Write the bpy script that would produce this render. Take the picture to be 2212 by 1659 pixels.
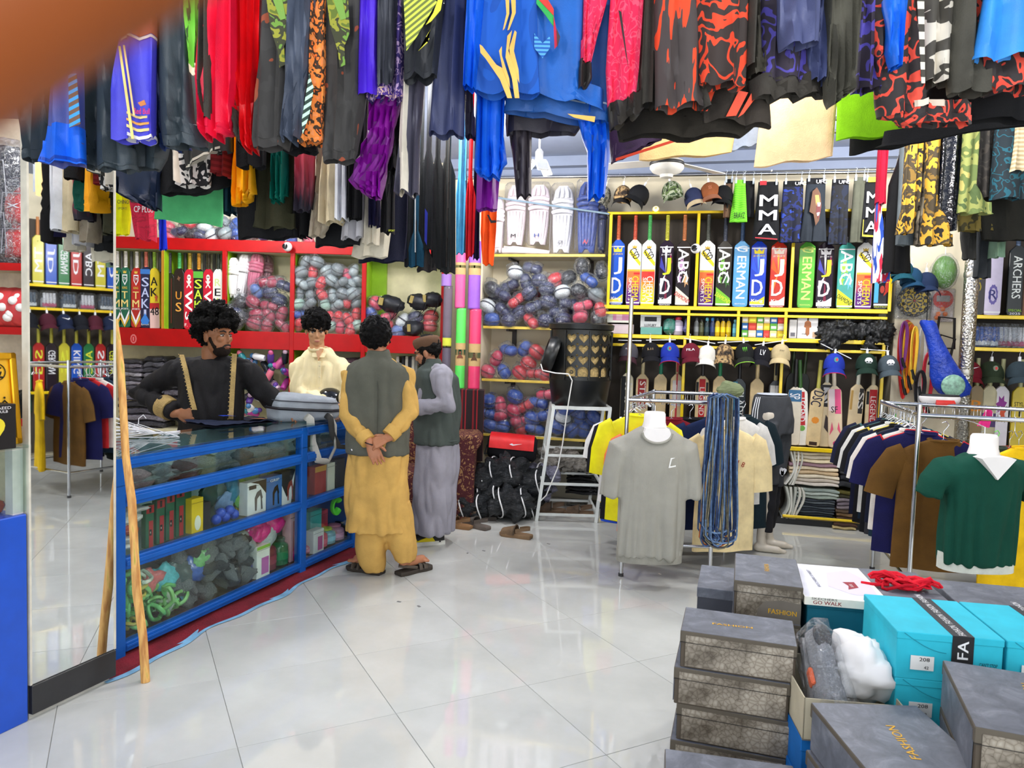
import bpy,bmesh,math,random
from mathutils import Vector,Matrix,noise,Euler
# ------------------------------------------------------------------ camera, world, light
for o in list(bpy.data.objects):bpy.data.objects.remove(o)
SC=bpy.context.scene
C=SC.collection
FPX,CX,CY,EYE=1600.0,1106.0,829.5,1.5
PITCH,ROLL=math.atan((829.5-738)/FPX),0.03
_f=Vector((0,math.cos(PITCH),-math.sin(PITCH))); _r0=Vector((1,0,0)); _u0=Vector((0,math.sin(PITCH),math.cos(PITCH)))
_R=math.cos(ROLL)*_r0+math.sin(ROLL)*_u0
_U=-math.sin(ROLL)*_r0+math.cos(ROLL)*_u0
cam=bpy.data.cameras.new('camera'); camob=bpy.data.objects.new('camera',cam); C.objects.link(camob)
cam.sensor_width=36; cam.lens=FPX/2212*36; cam.clip_start=0.005; cam.clip_end=60
cam.dof.use_dof=True; cam.dof.focus_distance=4.6; cam.dof.aperture_fstop=9.0
camob.matrix_world=Matrix(((_R.x,_U.x,-_f.x,0),(_R.y,_U.y,-_f.y,0),(_R.z,_U.z,-_f.z,EYE),(0,0,0,1)))
SC.camera=camob
CAMP=Vector((0,0,EYE))
def ray(px,py):return _R*((px-CX)/FPX)+_U*((CY-py)/FPX)+_f
world=bpy.data.worlds.new('daylight'); SC.world=world; world.use_nodes=True
bgn=world.node_tree.nodes['Background']; bgn.inputs[0].default_value=(0.90,0.95,1.0,1); bgn.inputs[1].default_value=1.5
LAMP_W=33.0
def bulb(name,loc,size,watt,col=(1,0.97,0.93),rot=(0,0,0)):
 l=bpy.data.lights.new(name,'POINT'); l.shadow_soft_size=size; l.energy=watt; l.color=col
 o=bpy.data.objects.new(name,l); C.objects.link(o); o.location=loc; o.rotation_euler=rot
 return o
LAMPS=[(-2.6,4.3),(-0.5,4.0),(1.9,3.9),(-2.3,6.0),(-0.1,5.75),(2.6,5.3),(-1.2,1.0),(1.2,1.0),(3.4,3.0),(0.9,2.95),(-1.3,2.95)]  # the bulb beside the fan is seen; the others are added for light
for i,(x,y)in enumerate(LAMPS):bulb('ceiling_lamp_light',(x,y,2.86 if i!=4 else 2.72),0.12,LAMP_W*(1.2 if y>3.5 else 0.6))
SC.view_settings.view_transform='Standard'; SC.view_settings.look='None'
SC.view_settings.exposure=0.85; SC.view_settings.gamma=1.0; SC.view_settings.use_curve_mapping=False
try:
 SC.cycles.transparent_max_bounces=24; SC.cycles.max_bounces=8; SC.cycles.glossy_bounces=4; SC.cycles.sample_clamp_indirect=6
except Exception:pass
RNG=random.Random(11)
def U(a,b):return RNG.uniform(a,b)
# ------------------------------------------------------------------ materials
def s2l(c):
 return tuple((v/255/12.92 if v/255<=0.04045 else((v/255+0.055)/1.055)**2.4)for v in c[:3])+(1.0,)
MATS={}
class NT:
 def __init__(s,name):
  s.m=bpy.data.materials.new(name); s.m.use_nodes=True; s.t=s.m.node_tree; s.b=s.t.nodes['Principled BSDF']
  s.out=s.t.nodes['Material Output']; s._tc=None
 def n(s,typ,**kw):
  x=s.t.nodes.new(typ)
  for k,v in kw.items():
   if k=='ins':
    for kk,vv in v.items():
     if hasattr(vv,'is_linked')or isinstance(vv,bpy.types.NodeSocket):s.t.links.new(vv,x.inputs[kk])
     else:x.inputs[kk].default_value=vv
   else:setattr(x,k,v)
  return x
 def l(s,a,b):s.t.links.new(a,b)
 def co(s,scale=(1,1,1),rot=(0,0,0),kind='Object'):
  tc=s.n('ShaderNodeTexCoord'); mp=s.n('ShaderNodeMapping'); mp.inputs['Scale'].default_value=scale; mp.inputs['Rotation'].default_value=rot
  s.l(tc.outputs[kind],mp.inputs['Vector']); return mp.outputs[0]
 def noise(s,scale,vec=None,detail=2,rough=0.5,dist=0):
  x=s.n('ShaderNodeTexNoise'); x.inputs['Scale'].default_value=scale; x.inputs['Detail'].default_value=detail
  x.inputs['Roughness'].default_value=rough; x.inputs['Distortion'].default_value=dist
  if vec is not None:s.l(vec,x.inputs['Vector'])
  return x.outputs['Fac']
 def math(s,op,a,b=0.0):
  x=s.n('ShaderNodeMath',operation=op)
  for i,v in enumerate((a,b)):
   if isinstance(v,(int,float)):x.inputs[i].default_value=v
   else:s.l(v,x.inputs[i])
  return x.outputs[0]
 def ramp(s,fac,stops,const=False):
  x=s.n('ShaderNodeValToRGB'); cr=x.color_ramp; cr.interpolation='CONSTANT' if const else 'LINEAR'
  while len(cr.elements)<len(stops):cr.elements.new(0.5)
  for e,(p,c)in zip(cr.elements,stops):e.position=p; e.color=s2l(c)
  s.l(fac,x.inputs[0]); return x.outputs[0]
 def bump(s,h,strength,dist=0.01):
  x=s.n('ShaderNodeBump'); x.inputs['Strength'].default_value=strength; x.inputs['Distance'].default_value=dist
  s.l(h,x.inputs['Height']); s.l(x.outputs[0],s.b.inputs['Normal'])
 def fres(s,base,top):
  lw=s.n('ShaderNodeLayerWeight'); lw.inputs[0].default_value=0.5
  return s.math('ADD',s.math('MULTIPLY',s.math('POWER',lw.outputs['Facing'],4.0),top),base)
 def setb(s,**kw):
  for k,v in kw.items():s.b.inputs[k.replace('_',' ')].default_value=v
def lum(c,f):return tuple(max(0,min(255,v*f))for v in c)
def M(col,rough=0.6,metal=0.0,var=0.10,bump=0.0,bscale=60,spec=0.5,coat=0.0,key='paint',vscale=9):
 k=(key,tuple(col),rough,metal,var,bump,bscale,coat)
 if k in MATS:return MATS[k]
 t=NT('%s_%d_%d_%d'%((key,)+tuple(int(v)for v in col[:3])))
 if var>0:
  f=t.noise(vscale,t.co(),3,0.6); t.l(t.ramp(f,[(0.25,lum(col,1-var)),(0.75,lum(col,1+var))]),t.b.inputs['Base Color'])
 else:t.setb(Base_Color=s2l(col))
 t.setb(Roughness=rough,Metallic=metal); t.b.inputs['Specular IOR Level'].default_value=spec
 if coat:t.b.inputs['Coat Weight'].default_value=coat; t.b.inputs['Coat Roughness'].default_value=0.08
 if bump:t.bump(t.noise(bscale,t.co(),4),bump)
 MATS[k]=t.m; return t.m
def cloth(col,var=0.10,rough=0.85):return M(col,rough,0,var,0.25,220,0.25,key='fabric')
def sporty(col):return M(col,0.5,0,0.08,0.12,260,0.4,key='sport_fabric')
def metal(col=(190,192,196),rough=0.22):return M(col,rough,1.0,0.04,key='metal')
def gloss(col,rough=0.25):return M(col,rough,0,0.05,key='gloss',coat=0.12,spec=0.4)
def card(col):return M(col,0.65,0,0.06,key='card',spec=0.3)
def flat(col):return M(col,0.5,0,0.0,key='ink',spec=0.3)
def skinm(col):return M(col,0.5,0,0.06,0.06,120,0.4,key='skin')
def camo(cols,scale=9,stretch=(1,1,1.0)):
 k=('camo',tuple(cols),scale)
 if k in MATS:return MATS[k]
 t=NT('camouflage_fabric'); f=t.noise(scale,t.co(stretch),2,0.45,0.4)
 n=len(cols); ps=[0.0]+[0.38+0.24*i/(n-2)if n>2 else 0.5 for i in range(n-1)]
 t.l(t.ramp(f,list(zip(ps,cols)),True),t.b.inputs['Base Color']); t.setb(Roughness=0.85); MATS[k]=t.m; return t.m
def maze(a,b,scale=5,freq=34,thr=0.25,stretch=(1,1,1)):
 k=('maze',a,b,scale,freq,thr)
 if k in MATS:return MATS[k]
 t=NT('printed_fabric'); f=t.noise(scale,t.co(stretch),1,0.4,0.8); w=t.math('SINE',t.math('MULTIPLY',f,freq))
 t.l(t.ramp(w,[(0.0,a),(max(0.01,thr),b)],True),t.b.inputs['Base Color']); t.setb(Roughness=0.8); MATS[k]=t.m; return t.m
def streak(a,b,scale=8,thr=0.58,rot=(0,0,0),stretch=(6,1,1)):
 k=('streak',a,b,scale,thr,rot,stretch)
 if k in MATS:return MATS[k]
 t=NT('streaked_fabric'); f=t.noise(scale,t.co(stretch,rot),2,0.5,0.2)
 t.l(t.ramp(f,[(0.0,a),(thr,b)],True),t.b.inputs['Base Color']); t.setb(Roughness=0.75); MATS[k]=t.m; return t.m
def hatch(a,b,freq=60,rot=(0,0,0),thr=0.5):
 k=('hatch',a,b,freq,rot,thr)
 if k in MATS:return MATS[k]
 t=NT('striped_fabric'); s=t.n('ShaderNodeSeparateXYZ'); t.l(t.co((1,1,1),rot),s.inputs[0])
 w=t.math('FRACT',t.math('MULTIPLY',s.outputs[2],freq))
 t.l(t.ramp(w,[(0.0,a),(thr,b)],True),t.b.inputs['Base Color']); t.setb(Roughness=0.8); MATS[k]=t.m; return t.m
def gradient(a,b,z0,z1):
 k=('grad',a,b,z0,z1)
 if k in MATS:return MATS[k]
 t=NT('dip_dyed_fabric'); s=t.n('ShaderNodeSeparateXYZ'); t.l(t.co(),s.inputs[0])
 mr=t.n('ShaderNodeMapRange'); mr.inputs[1].default_value=z0; mr.inputs[2].default_value=z1; t.l(s.outputs[2],mr.inputs[0])
 f=t.math('ADD',mr.outputs[0],t.math('MULTIPLY',t.math('SUBTRACT',t.noise(14,t.co((5,5,1))),0.5),0.5))
 t.l(t.ramp(f,[(0.1,b),(0.9,a)]),t.b.inputs['Base Color']); t.setb(Roughness=0.7); MATS[k]=t.m; return t.m
def film(tint=(246,249,252),op=0.06,rough=0.08):
 k=('film',tint,op)
 if k in MATS:return MATS[k]
 t=NT('clear_plastic_film'); tr=t.n('ShaderNodeBsdfTransparent'); tr.inputs[0].default_value=s2l(tint)
 mx=t.n('ShaderNodeMixShader'); fr=t.fres(0.08,0.7)
 nz=t.noise(24,t.co(),4,0.65,1.2)
 h=t.math('ADD',fr,t.math('MULTIPLY',t.math('GREATER_THAN',nz,0.56),op*1.6))
 t.l(t.math('ADD',h,op*0.3),mx.inputs[0]); t.setb(Base_Color=s2l((225,228,235)),Roughness=rough)
 t.bump(nz,1.0,0.03); gg=t.n('ShaderNodeBsdfGlossy'); gg.inputs['Roughness'].default_value=0.13; t.l(t.b.inputs['Normal'].links[0].from_socket,gg.inputs['Normal']); t.l(tr.outputs[0],mx.inputs[1]); t.l(gg.outputs[0],mx.inputs[2]); m2=t.n('ShaderNodeMixShader'); wr=t.noise(15,t.co((1,1,1)),3,0.6,2.5); ln=t.math('LESS_THAN',t.math('ABSOLUTE',t.math('SUBTRACT',wr,0.5)),0.014); t.l(t.math('MULTIPLY',ln,min(0.30,op*5)),m2.inputs[0]); t.l(mx.outputs[0],m2.inputs[1]); t.l(t.b.outputs[0],m2.inputs[2]); t.l(m2.outputs[0],t.out.inputs[0]); MATS[k]=t.m; return t.m  # white diffuse lines paint glints along the wrinkles of the film
def glassm(tint=(244,250,248),op=0.06):
 k=('glass',tint)
 if k in MATS:return MATS[k]
 t=NT('thin_glass'); tr=t.n('ShaderNodeBsdfTransparent'); tr.inputs[0].default_value=s2l(tint); gl=t.n('ShaderNodeBsdfGlossy'); gl.inputs['Roughness'].default_value=0.03
 mx=t.n('ShaderNodeMixShader'); fr=t.fres(0.03,0.8)
 t.l(t.math('ADD',fr,op*0.1),mx.inputs[0]); t.l(tr.outputs[0],mx.inputs[1]); t.l(gl.outputs[0],mx.inputs[2]); t.l(mx.outputs[0],t.out.inputs[0]); MATS[k]=t.m; return t.m
def emit(col,s):
 t=NT('lit_lamp'); e=t.n('ShaderNodeEmission'); e.inputs[0].default_value=s2l(col); e.inputs[1].default_value=s; t.l(e.outputs[0],t.out.inputs[0]); return t.m
def bagpoly(col,hi):
 k=('poly',col)
 if k in MATS:return MATS[k]
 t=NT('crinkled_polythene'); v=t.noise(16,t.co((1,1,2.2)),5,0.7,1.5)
 t.l(t.ramp(v,[(0.3,col),(0.62,lum(col,1.7)),(0.80,hi)]),t.b.inputs['Base Color']); t.setb(Roughness=0.16); t.bump(v,1.0,0.03); MATS[k]=t.m; return t.m  # paler crinkle crests put plastic glints into the base colour
# ------------------------------------------------------------------ mesh builder
def pp(seq):
 return[Vector(p)for p in seq]
class MB:
 def __init__(s):s.v=[]; s.f=[]
 def add(s,vs,fs,mat=None):
  b=len(s.v)
  s.v+=[tuple(mat@Vector(p))for p in vs]if mat is not None else[tuple(p)for p in vs]
  s.f+=[tuple(i+b for i in f)for f in fs]; return s
 def box(s,x0,x1,y0,y1,z0,z1,bev=0.0,mat=None):
  if bev<=0:
   vs=[(x,y,z)for z in(z0,z1)for y in(y0,y1)for x in(x0,x1)]
   return s.add(vs,[(0,2,3,1),(4,5,7,6),(0,1,5,4),(2,6,7,3),(0,4,6,2),(1,3,7,5)],mat)
  b=min(bev,(x1-x0)/2.01,(y1-y0)/2.01,(z1-z0)/2.01)
  def rr(i,z):return[(x0+i+b*0,y0+i,z)]
  def ring(ins,z):
   X0,X1,Y0,Y1=x0+ins,x1-ins,y0+ins,y1-ins; c=b
   return[(X0+c,Y0,z),(X1-c,Y0,z),(X1,Y0+c,z),(X1,Y1-c,z),(X1-c,Y1,z),(X0+c,Y1,z),(X0,Y1-c,z),(X0,Y0+c,z)]
  return s.loft([ring(b*0.98 if False else 0.6*b,z0),ring(0,z0+b),ring(0,z1-b),ring(0.6*b,z1)],mat=mat)
 def loft(s,rings,caps=True,closed=True,mat=None):
  n=len(rings[0]); vs=[p for r in rings for p in r]; fs=[]
  for i in range(len(rings)-1):
   for j in range(n if closed else n-1):
    a=i*n+j; b=i*n+(j+1)%n; fs.append((a,b,b+n,a+n))
  if caps and closed:
   fs.append(tuple(reversed(range(n)))); fs.append(tuple((len(rings)-1)*n+j for j in range(n)))
  return s.add(vs,fs,mat)
 def cyl(s,p0,p1,r0,r1=None,n=10,caps=True,mat=None):
  r1=r0 if r1 is None else r1; p0=Vector(p0); p1=Vector(p1); d=(p1-p0).normalized()
  a=d.orthogonal().normalized(); b=d.cross(a)
  return s.loft([[tuple(p+(a*math.cos(t)+b*math.sin(t))*r)for t in[2*math.pi*i/n for i in range(n)]]for p,r in((p0,r0),(p1,r1))],caps,mat=mat)
 def tube(s,pts,r,n=6,closed=False,mat=None,flat=None,caps=True):
  pts=pp(pts); m=len(pts); rings=[]; prev=None
  for i,p in enumerate(pts):
   if closed:d=pts[(i+1)%m]-pts[i-1]
   else:d=pts[min(i+1,m-1)]-pts[max(i-1,0)]
   d=d.normalized()if d.length>1e-9 else Vector((0,0,1))
   if prev is None:a=d.orthogonal().normalized()
   else:
    a=prev-d*prev.dot(d); a=a.normalized()if a.length>1e-6 else d.orthogonal().normalized()
   prev=a; b=d.cross(a); rr=r[i]if isinstance(r,(list,tuple))else r; fl=1.0 if flat is None else flat
   rings.append([tuple(p+a*math.cos(t)*rr+b*math.sin(t)*rr*fl)for t in[2*math.pi*k/n for k in range(n)]])
  if closed:rings.append(rings[0])
  return s.loft(rings,caps and not closed,mat=mat)
 def lathe(s,prof,n=16,c=(0,0,0),caps=True,mat=None,sx=1,sy=1):
  return s.loft([[(c[0]+r*sx*math.cos(t),c[1]+r*sy*math.sin(t),c[2]+z)for t in[2*math.pi*k/n for k in range(n)]]for r,z in prof],caps,mat=mat)
 def ball(s,c,r,n=12,m=8,mat=None):
  if not isinstance(r,(tuple,list)):r=(r,r,r)
  return s.loft([[(c[0]+r[0]*math.sin(a)*math.cos(t),c[1]+r[1]*math.sin(a)*math.sin(t),c[2]-r[2]*math.cos(a))for t in[2*math.pi*k/n for k in range(n)]]for a in[math.pi*(i+0.15)/(m+0.3)for i in range(m+1)]],mat=mat)
 def prism(s,poly,y0,y1,mat=None):
  n=len(poly); vs=[(x,y0,z)for x,z in poly]+[(x,y1,z)for x,z in poly]
  return s.add(vs,[tuple(range(n)),tuple(reversed(range(n,2*n)))]+[(i,i+n,(i+1)%n+n,(i+1)%n)for i in range(n)],mat)
 def grid(s,fn,nu,nv,mat=None):
  vs=[fn(i/nu,j/nv)for j in range(nv+1)for i in range(nu+1)]
  return s.add(vs,[(j*(nu+1)+i,j*(nu+1)+i+1,(j+1)*(nu+1)+i+1,(j+1)*(nu+1)+i)for j in range(nv)for i in range(nu)],mat)
 def capsule(s,p0,p1,r0,r1=None,n=12):
  r1=r0 if r1 is None else r1; p0=Vector(p0); p1=Vector(p1); d=p1-p0; L=d.length
  d=d.normalized()if L>1e-6 else Vector((0,0,1)); a=d.orthogonal().normalized(); b=d.cross(a); rings=[]
  for k in range(4):t=-math.pi/2+math.pi/2*(k+0.25)/4.25; rings.append((p0+d*math.sin(t)*r0,math.cos(t)*r0))
  rings.append((p0,r0)); rings.append((p1,r1))
  for k in range(1,5):t=math.pi/2*(k-0.0)/4.25; rings.append((p1+d*math.sin(t)*r1,math.cos(t)*r1))
  return s.loft([[tuple(p+(a*math.cos(t)+b*math.sin(t))*r)for t in[2*math.pi*i/n for i in range(n)]]for p,r in rings])
 def mesh(s,name,mat=None,smooth=None):
  me=bpy.data.meshes.new(name); me.from_pydata(s.v,[],s.f)
  if mat:me.materials.append(mat)
  if smooth is not None:
   me.polygons.foreach_set('use_smooth',[True]*len(me.polygons))
   if smooth<179:
    try:me.set_sharp_from_angle(angle=math.radians(smooth))
    except Exception:pass
  me.update(); return me
 def build(s,name,mat,parent=None,smooth=None,label=None):
  return ob(name,s.mesh(name,mat,smooth),parent,label=label)
def ob(name,me,parent=None,loc=None,rot=None,scale=None,mat=None,label=None):
 o=bpy.data.objects.new(name,me); C.objects.link(o)
 if parent:o.parent=parent
 if loc is not None:o.location=loc
 if rot is not None:o.rotation_euler=rot
 if scale is not None:o.scale=scale if isinstance(scale,(tuple,list))else(scale,)*3
 if mat is not None:o.material_slots[0].link='OBJECT'; o.material_slots[0].material=mat
 if label:o['label']=label
 return o
def tag(o,label,cat,group=None,kind=None):
 o['label']=label; o['category']=cat
 if group:o['group']=group
 if kind:o['kind']=kind
 return o
def thing(name,label,cat,loc=(0,0,0),rz=0,group=None,rot=None):
 o=bpy.data.objects.new(name,None); C.objects.link(o); o.empty_display_size=0.1
 o.location=loc; o.rotation_euler=rot if rot else(0,0,rz); return tag(o,label,cat,group)
def struct(o):o['kind']='structure'; return o
class Frame:
 def __init__(s,x,y,ang):s.o=Vector((x,y,0)); s.a=ang; s.ex=Vector((math.cos(ang),math.sin(ang),0)); s.ey=Vector((-math.sin(ang),math.cos(ang),0))
 def hit(s,px,py,d=0.0):
  q=s.o-s.ey*d; r=ray(px,py); t=(q-CAMP).dot(s.ey)/r.dot(s.ey); return CAMP+r*t
 def sz(s,px,py,d=0.0):p=s.hit(px,py,d); return(p-s.o).dot(s.ex),p.z
 def w(s,x,d,z):return s.o+s.ex*x-s.ey*d+Vector((0,0,z))
WF=Frame(0,6.9,-math.atan(0.25))
RF=Frame(0,7.0,0)
CF=Frame(-1.74,3.24,math.atan2(1.92,0.67))
# text as mesh
_TX={}
_tmp=bpy.data.scenes.new('scratch'); _vl=_tmp.view_layers[0]; _TC=_tmp.collection
def _eval(o):_TC.objects.link(o); _vl.update(); return bpy.data.meshes.new_from_object(o.evaluated_get(_vl.depsgraph))
def text_mesh(body,bold=True,depth=0.001):
 k=(body,)
 if k in _TX:return _TX[k]
 cu=bpy.data.curves.new('t','FONT'); cu.body=body; cu.size=1; cu.resolution_u=2; cu.align_x='CENTER'; cu.align_y='CENTER'
 o=bpy.data.objects.new('t',cu); me=_eval(o); bpy.data.objects.remove(o); bpy.data.curves.remove(cu)
 vs=[tuple(v.co)for v in me.vertices]; fs=[tuple(p.vertices)for p in me.polygons]; bpy.data.meshes.remove(me)
 if vs:
  x0=min(v[0]for v in vs); x1=max(v[0]for v in vs); y0=min(v[1]for v in vs); y1=max(v[1]for v in vs)
  vs=[((v[0]-(x0+x1)/2)/(x1-x0),(v[1]-(y0+y1)/2)/(y1-y0))for v in vs]
 _TX[k]=(vs,fs); return _TX[k]
def letter(mb,body,cx,cz,w,h,y=0.0,rot=0,shear=0.0,mat=None):
 vs,fs=text_mesh(body); a=-math.radians(rot)
 for k in(-1,1):
  out=[]; e=k*0.022*w/max(1,len(body))
  for x,z in vs:X=x*w*0.97+e+shear*z*h; Z=z*h; out.append((cx+X*math.cos(a)-Z*math.sin(a),y+0.00005*k,cz+X*math.sin(a)+Z*math.cos(a)))
  mb.add(out,fs,mat)
 return mb
def lettering(body,cx,cz,w,h,y,col,parent,rot=0,shear=0.0,mat=None):
 mb=MB(); letter(mb,body,cx,cz,w,h,y,rot,shear,mat); return mb.build('lettering',flat(col),parent)
def panel(poly,y,mat,parent,name='sticker',th=0.001):
 mb=MB(); mb.prism(poly,y-th,y+0.0005); return mb.build(name,mat,parent)
def rect(x0,x1,z0,z1):return[(x0,z0),(x1,z0),(x1,z1),(x0,z1)]
# smooth union of closed pieces through a voxel remesh
def remesh(mb,voxel,smooth=4,name='body'):
 me=mb.mesh('tmp'); o=bpy.data.objects.new('tmp',me)
 r=o.modifiers.new('r','REMESH'); r.mode='VOXEL'; r.voxel_size=voxel
 if smooth:q=o.modifiers.new('s','SMOOTH'); q.iterations=smooth; q.factor=0.5
 m2=_eval(o); m2.name=name
 bpy.data.objects.remove(o); bpy.data.meshes.remove(me)
 m2.polygons.foreach_set('use_smooth',[True]*len(m2.polygons)); return m2
def ripple(me,amp,fr=(9,9,2),seed=0.0,fn=None):
 me.update(); vs=me.vertices; nrm=[v.normal.copy()for v in vs]
 for v,nn in zip(vs,nrm):
  c=v.co; k=noise.noise(Vector((c.x*fr[0]+seed,c.y*fr[1]+seed*1.7,c.z*fr[2]-seed)))
  a=amp if fn is None else amp*fn(c); v.co=c+nn*(a*(abs(k)*2-0.5))
 me.update(); return me
def setmat(me,m):me.materials.clear(); me.materials.append(m); return me
# ------------------------------------------------------------------ the room
CEIL=3.24
def wallbox(name,x0,x1,y0,y1,z0,z1,m,ang=0,o=(0,0,0)):
 e=MB().box(x0,x1,y0,y1,z0,z1).build(name,m); e.location=o; e.rotation_euler=(0,0,ang); return struct(e)
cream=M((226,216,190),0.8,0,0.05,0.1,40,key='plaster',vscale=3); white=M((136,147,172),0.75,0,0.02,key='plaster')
grout=M((190,190,186),0.8,0,0.08,key='grout')
fl=MB().box(-6.0,5.0,-2.0,8.2,-0.10,-0.006).build('floor',grout); struct(fl)
tm=NT('glazed_floor_tile'); f1=tm.noise(2.2,tm.co(kind='Object'),5,0.6)
tm.l(tm.ramp(f1,[(0.3,(182,183,178)),(0.7,(198,199,194))]),tm.b.inputs['Base Color']); tm.setb(Roughness=0.16); tm.b.inputs['Specular IOR Level'].default_value=0.5
g2=tm.noise(7,tm.co(),4); tm.l(tm.ramp(g2,[(0.3,(28,28,28)),(0.7,(80,80,80))]),tm.b.inputs['Roughness'])
td=Vector((0.465,-0.885,0)).normalized(); tn=Vector((0.885,0.465,0)).normalized(); TS=0.6
tmesh=MB().box(-TS/2+0.001,TS/2-0.001,-TS/2+0.001,TS/2-0.001,-0.012,0.0,0.0015).mesh('tile',tm.m)
tang=math.atan2(tn.y,tn.x)
for i in range(-11,14):
 for j in range(-15,8):
  p=tn*(0.366+TS*(i+0.5))+td*(-1.55+TS*(j+0.5))
  if-5.6<p.x<4.9 and 0.9<p.y<7.5:ob('tile',tmesh,fl,p,(0,0,tang))
  elif False:pass
# plain floor beyond the tiles that can be told apart
MB().box(-6.0,5.0,-2.0,1.0,-0.006,-0.001).build('floor_screed',tm.m,fl)
wallbox('wall_back',-0.75,5.2,0.36,0.50,0,CEIL,cream,WF.a,WF.o)
wallbox('wall_left',-6.0,-0.25,7.42,7.55,0,CEIL,cream)
wallbox('wall_side',-6.0,-5.85,-2.0,7.5,0,CEIL,cream)
wallbox('wall_right',4.85,5.0,-2.0,7.0,0,CEIL,cream)
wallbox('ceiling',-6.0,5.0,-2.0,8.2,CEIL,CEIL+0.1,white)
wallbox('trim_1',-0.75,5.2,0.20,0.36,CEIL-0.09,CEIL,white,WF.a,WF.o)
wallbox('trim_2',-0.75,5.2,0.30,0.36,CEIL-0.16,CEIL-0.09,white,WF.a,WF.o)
steel=metal(); dark=M((22,22,24),0.5,0,0.05)
# folding three-leaf bulbs: seen beside the fan, the rest added out of view
glow=emit((236,242,255),14.0); wplast=gloss((235,236,238),0.35)
def leaf_lamp(x,y,z,label,grp=None):
 t=thing('ceiling_lamp',label,'lamp',(x,y,z),0.3,grp)
 MB().cyl((0,0,0.09),(0,0,CEIL-z),0.008).build('cord',wplast,t)
 MB().lathe([(0.02,0.0),(0.03,0.02),(0.03,0.07),(0.015,0.09)],14).build('socket',wplast,t,40)
 for k in range(3):
  a=k*2*math.pi/3+0.5; m=Matrix.Rotation(a,4,'Z')@Matrix.Translation((0.03,0,0))@Matrix.Rotation(math.radians(52),4,'Y')
  lf=MB().box(0,0.12,-0.045,0.045,0.0,0.016,0.004,m).build('leaf',wplast,t)
  MB().box(0.008,0.112,-0.038,0.038,-0.004,0.001,0,m).build('diffuser',glow,lf)
for i,(x,y)in enumerate(LAMPS):
 if i==4:
  p=Frame(0,5.75,0).hit(1165,342); leaf_lamp(p.x,p.y,p.z-0.02,'white folding three-leaf LED bulb glowing beside the ceiling fan')
 else:
  leaf_lamp(x,y,3.09,'white folding three-leaf LED bulb under the ceiling above hanging clothes','LED bulbs among the hanging clothes')
# ceiling fan
p=Frame(0,5.6,0).hit(1440,372); fz=p.z
t=thing('ceiling_fan','white ceiling fan hub with dark ring below the ceiling','fan',(p.x,p.y,fz))
MB().lathe([(0.02,-0.045),(0.045,-0.04),(0.05,-0.02),(0.105,0.0),(0.125,0.025),(0.125,0.045),(0.11,0.055),(0.11,0.07),(0.12,0.08),(0.08,0.10),(0.02,0.11)],28).build('motor_housing',M((225,222,214),0.4,0,0.04,key='enamel'),t,40)
MB().lathe([(0.1255,0.05),(0.128,0.056),(0.128,0.064),(0.1255,0.07)],28).build('ring',dark,t,40)
MB().cyl((0,0,0.1),(0,0,CEIL-fz),0.012).build('rod',wplast,t)
for k in range(3):
 m=Matrix.Rotation(math.radians(155+120*k),4,'Z')@Matrix.Rotation(math.radians(9),4,'X')
 MB().box(0.1,0.58,-0.06,0.06,0.075,0.081,0.002,m).build('blade',M((228,226,220),0.4,0,0.03,key='enamel'),t)
# clothes rail on the back wall
a=WF.sz(1040,384,-0.1); b=WF.sz(1935,371,-0.1)
t=thing('clothes_rail','long steel rail along the back wall carrying clipped caps and shorts','rail',WF.w(a[0],-0.1,a[1]),WF.a)
MB().cyl((-0.15,0,0),(b[0]-a[0]+0.05,0,b[1]-a[1]),0.014,n=12).build('tube',steel,t,60)
for x in(0.0,1.3,2.6,b[0]-a[0]):MB().cyl((x,0,0),(x,0.26,0.02),0.007).build('bracket',steel,t)
RAILZ=a[1]
# ------------------------------------------------------------------ shared makers
def drape(mb,rows,th=0.03,amp=0.4,nf=3.0,seed=0.0,n=28,sub=4,hem=True,y=0.0,wave=0.0,top=True,ref=None):
 R_=[]
 for a,b in zip(rows[:-1],rows[1:]):
  for k in range(sub):R_.append(tuple(a[i]+(b[i]-a[i])*k/sub for i in range(4)))
 R_.append(tuple(rows[-1])); rings=[]; w0=max(0.02,(rows[-1][2]-rows[-1][0])/2)
 z0,z1,K,wt,x0=ref or(rows[0][1],rows[-1][1],nf*math.pi/w0,th,(rows[-1][0]+rows[-1][2])/2)
 def ring(r,sh=1.0,dz=0.0):
  out=[]; ph=seed*2.3
  for k in range(n):
   ang=2*math.pi*k/n; u=-math.cos(ang); side=-math.sin(ang)
   s=(r[0]+r[2])/2+(r[2]-r[0])/2*u*sh; z=(r[1]+r[3])/2+(r[3]-r[1])/2*u+dz; t=max(0,min(1.1,(z0-z)/max(0.02,z0-z1)))
   prof=math.copysign(abs(side)**0.6,side)*th*sh; q=s-x0
   ww=amp*wt*(0.35+0.65*t)*(math.sin(K*q*0.8+ph+0.7*math.sin(2.1*t+seed))+0.5*math.sin(K*q*1.5+ph*1.7+t*1.5))
   out.append((s,y+prof+ww,z+wave*t*math.sin(K*q*0.7+seed*3)))
  return out
 for r in R_:rings.append(ring(r))
 mb.loft(rings,caps=False)
 if top:mb.add(rings[0],[tuple(range(n))])
 if hem:
  r=R_[-1]; mb.loft([ring(r),ring(r,0.93,0.004),ring(r,0.9,0.07)],caps=False); mb.add(ring(r,0.9,0.07),[tuple(range(n))])
 return mb
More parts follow.
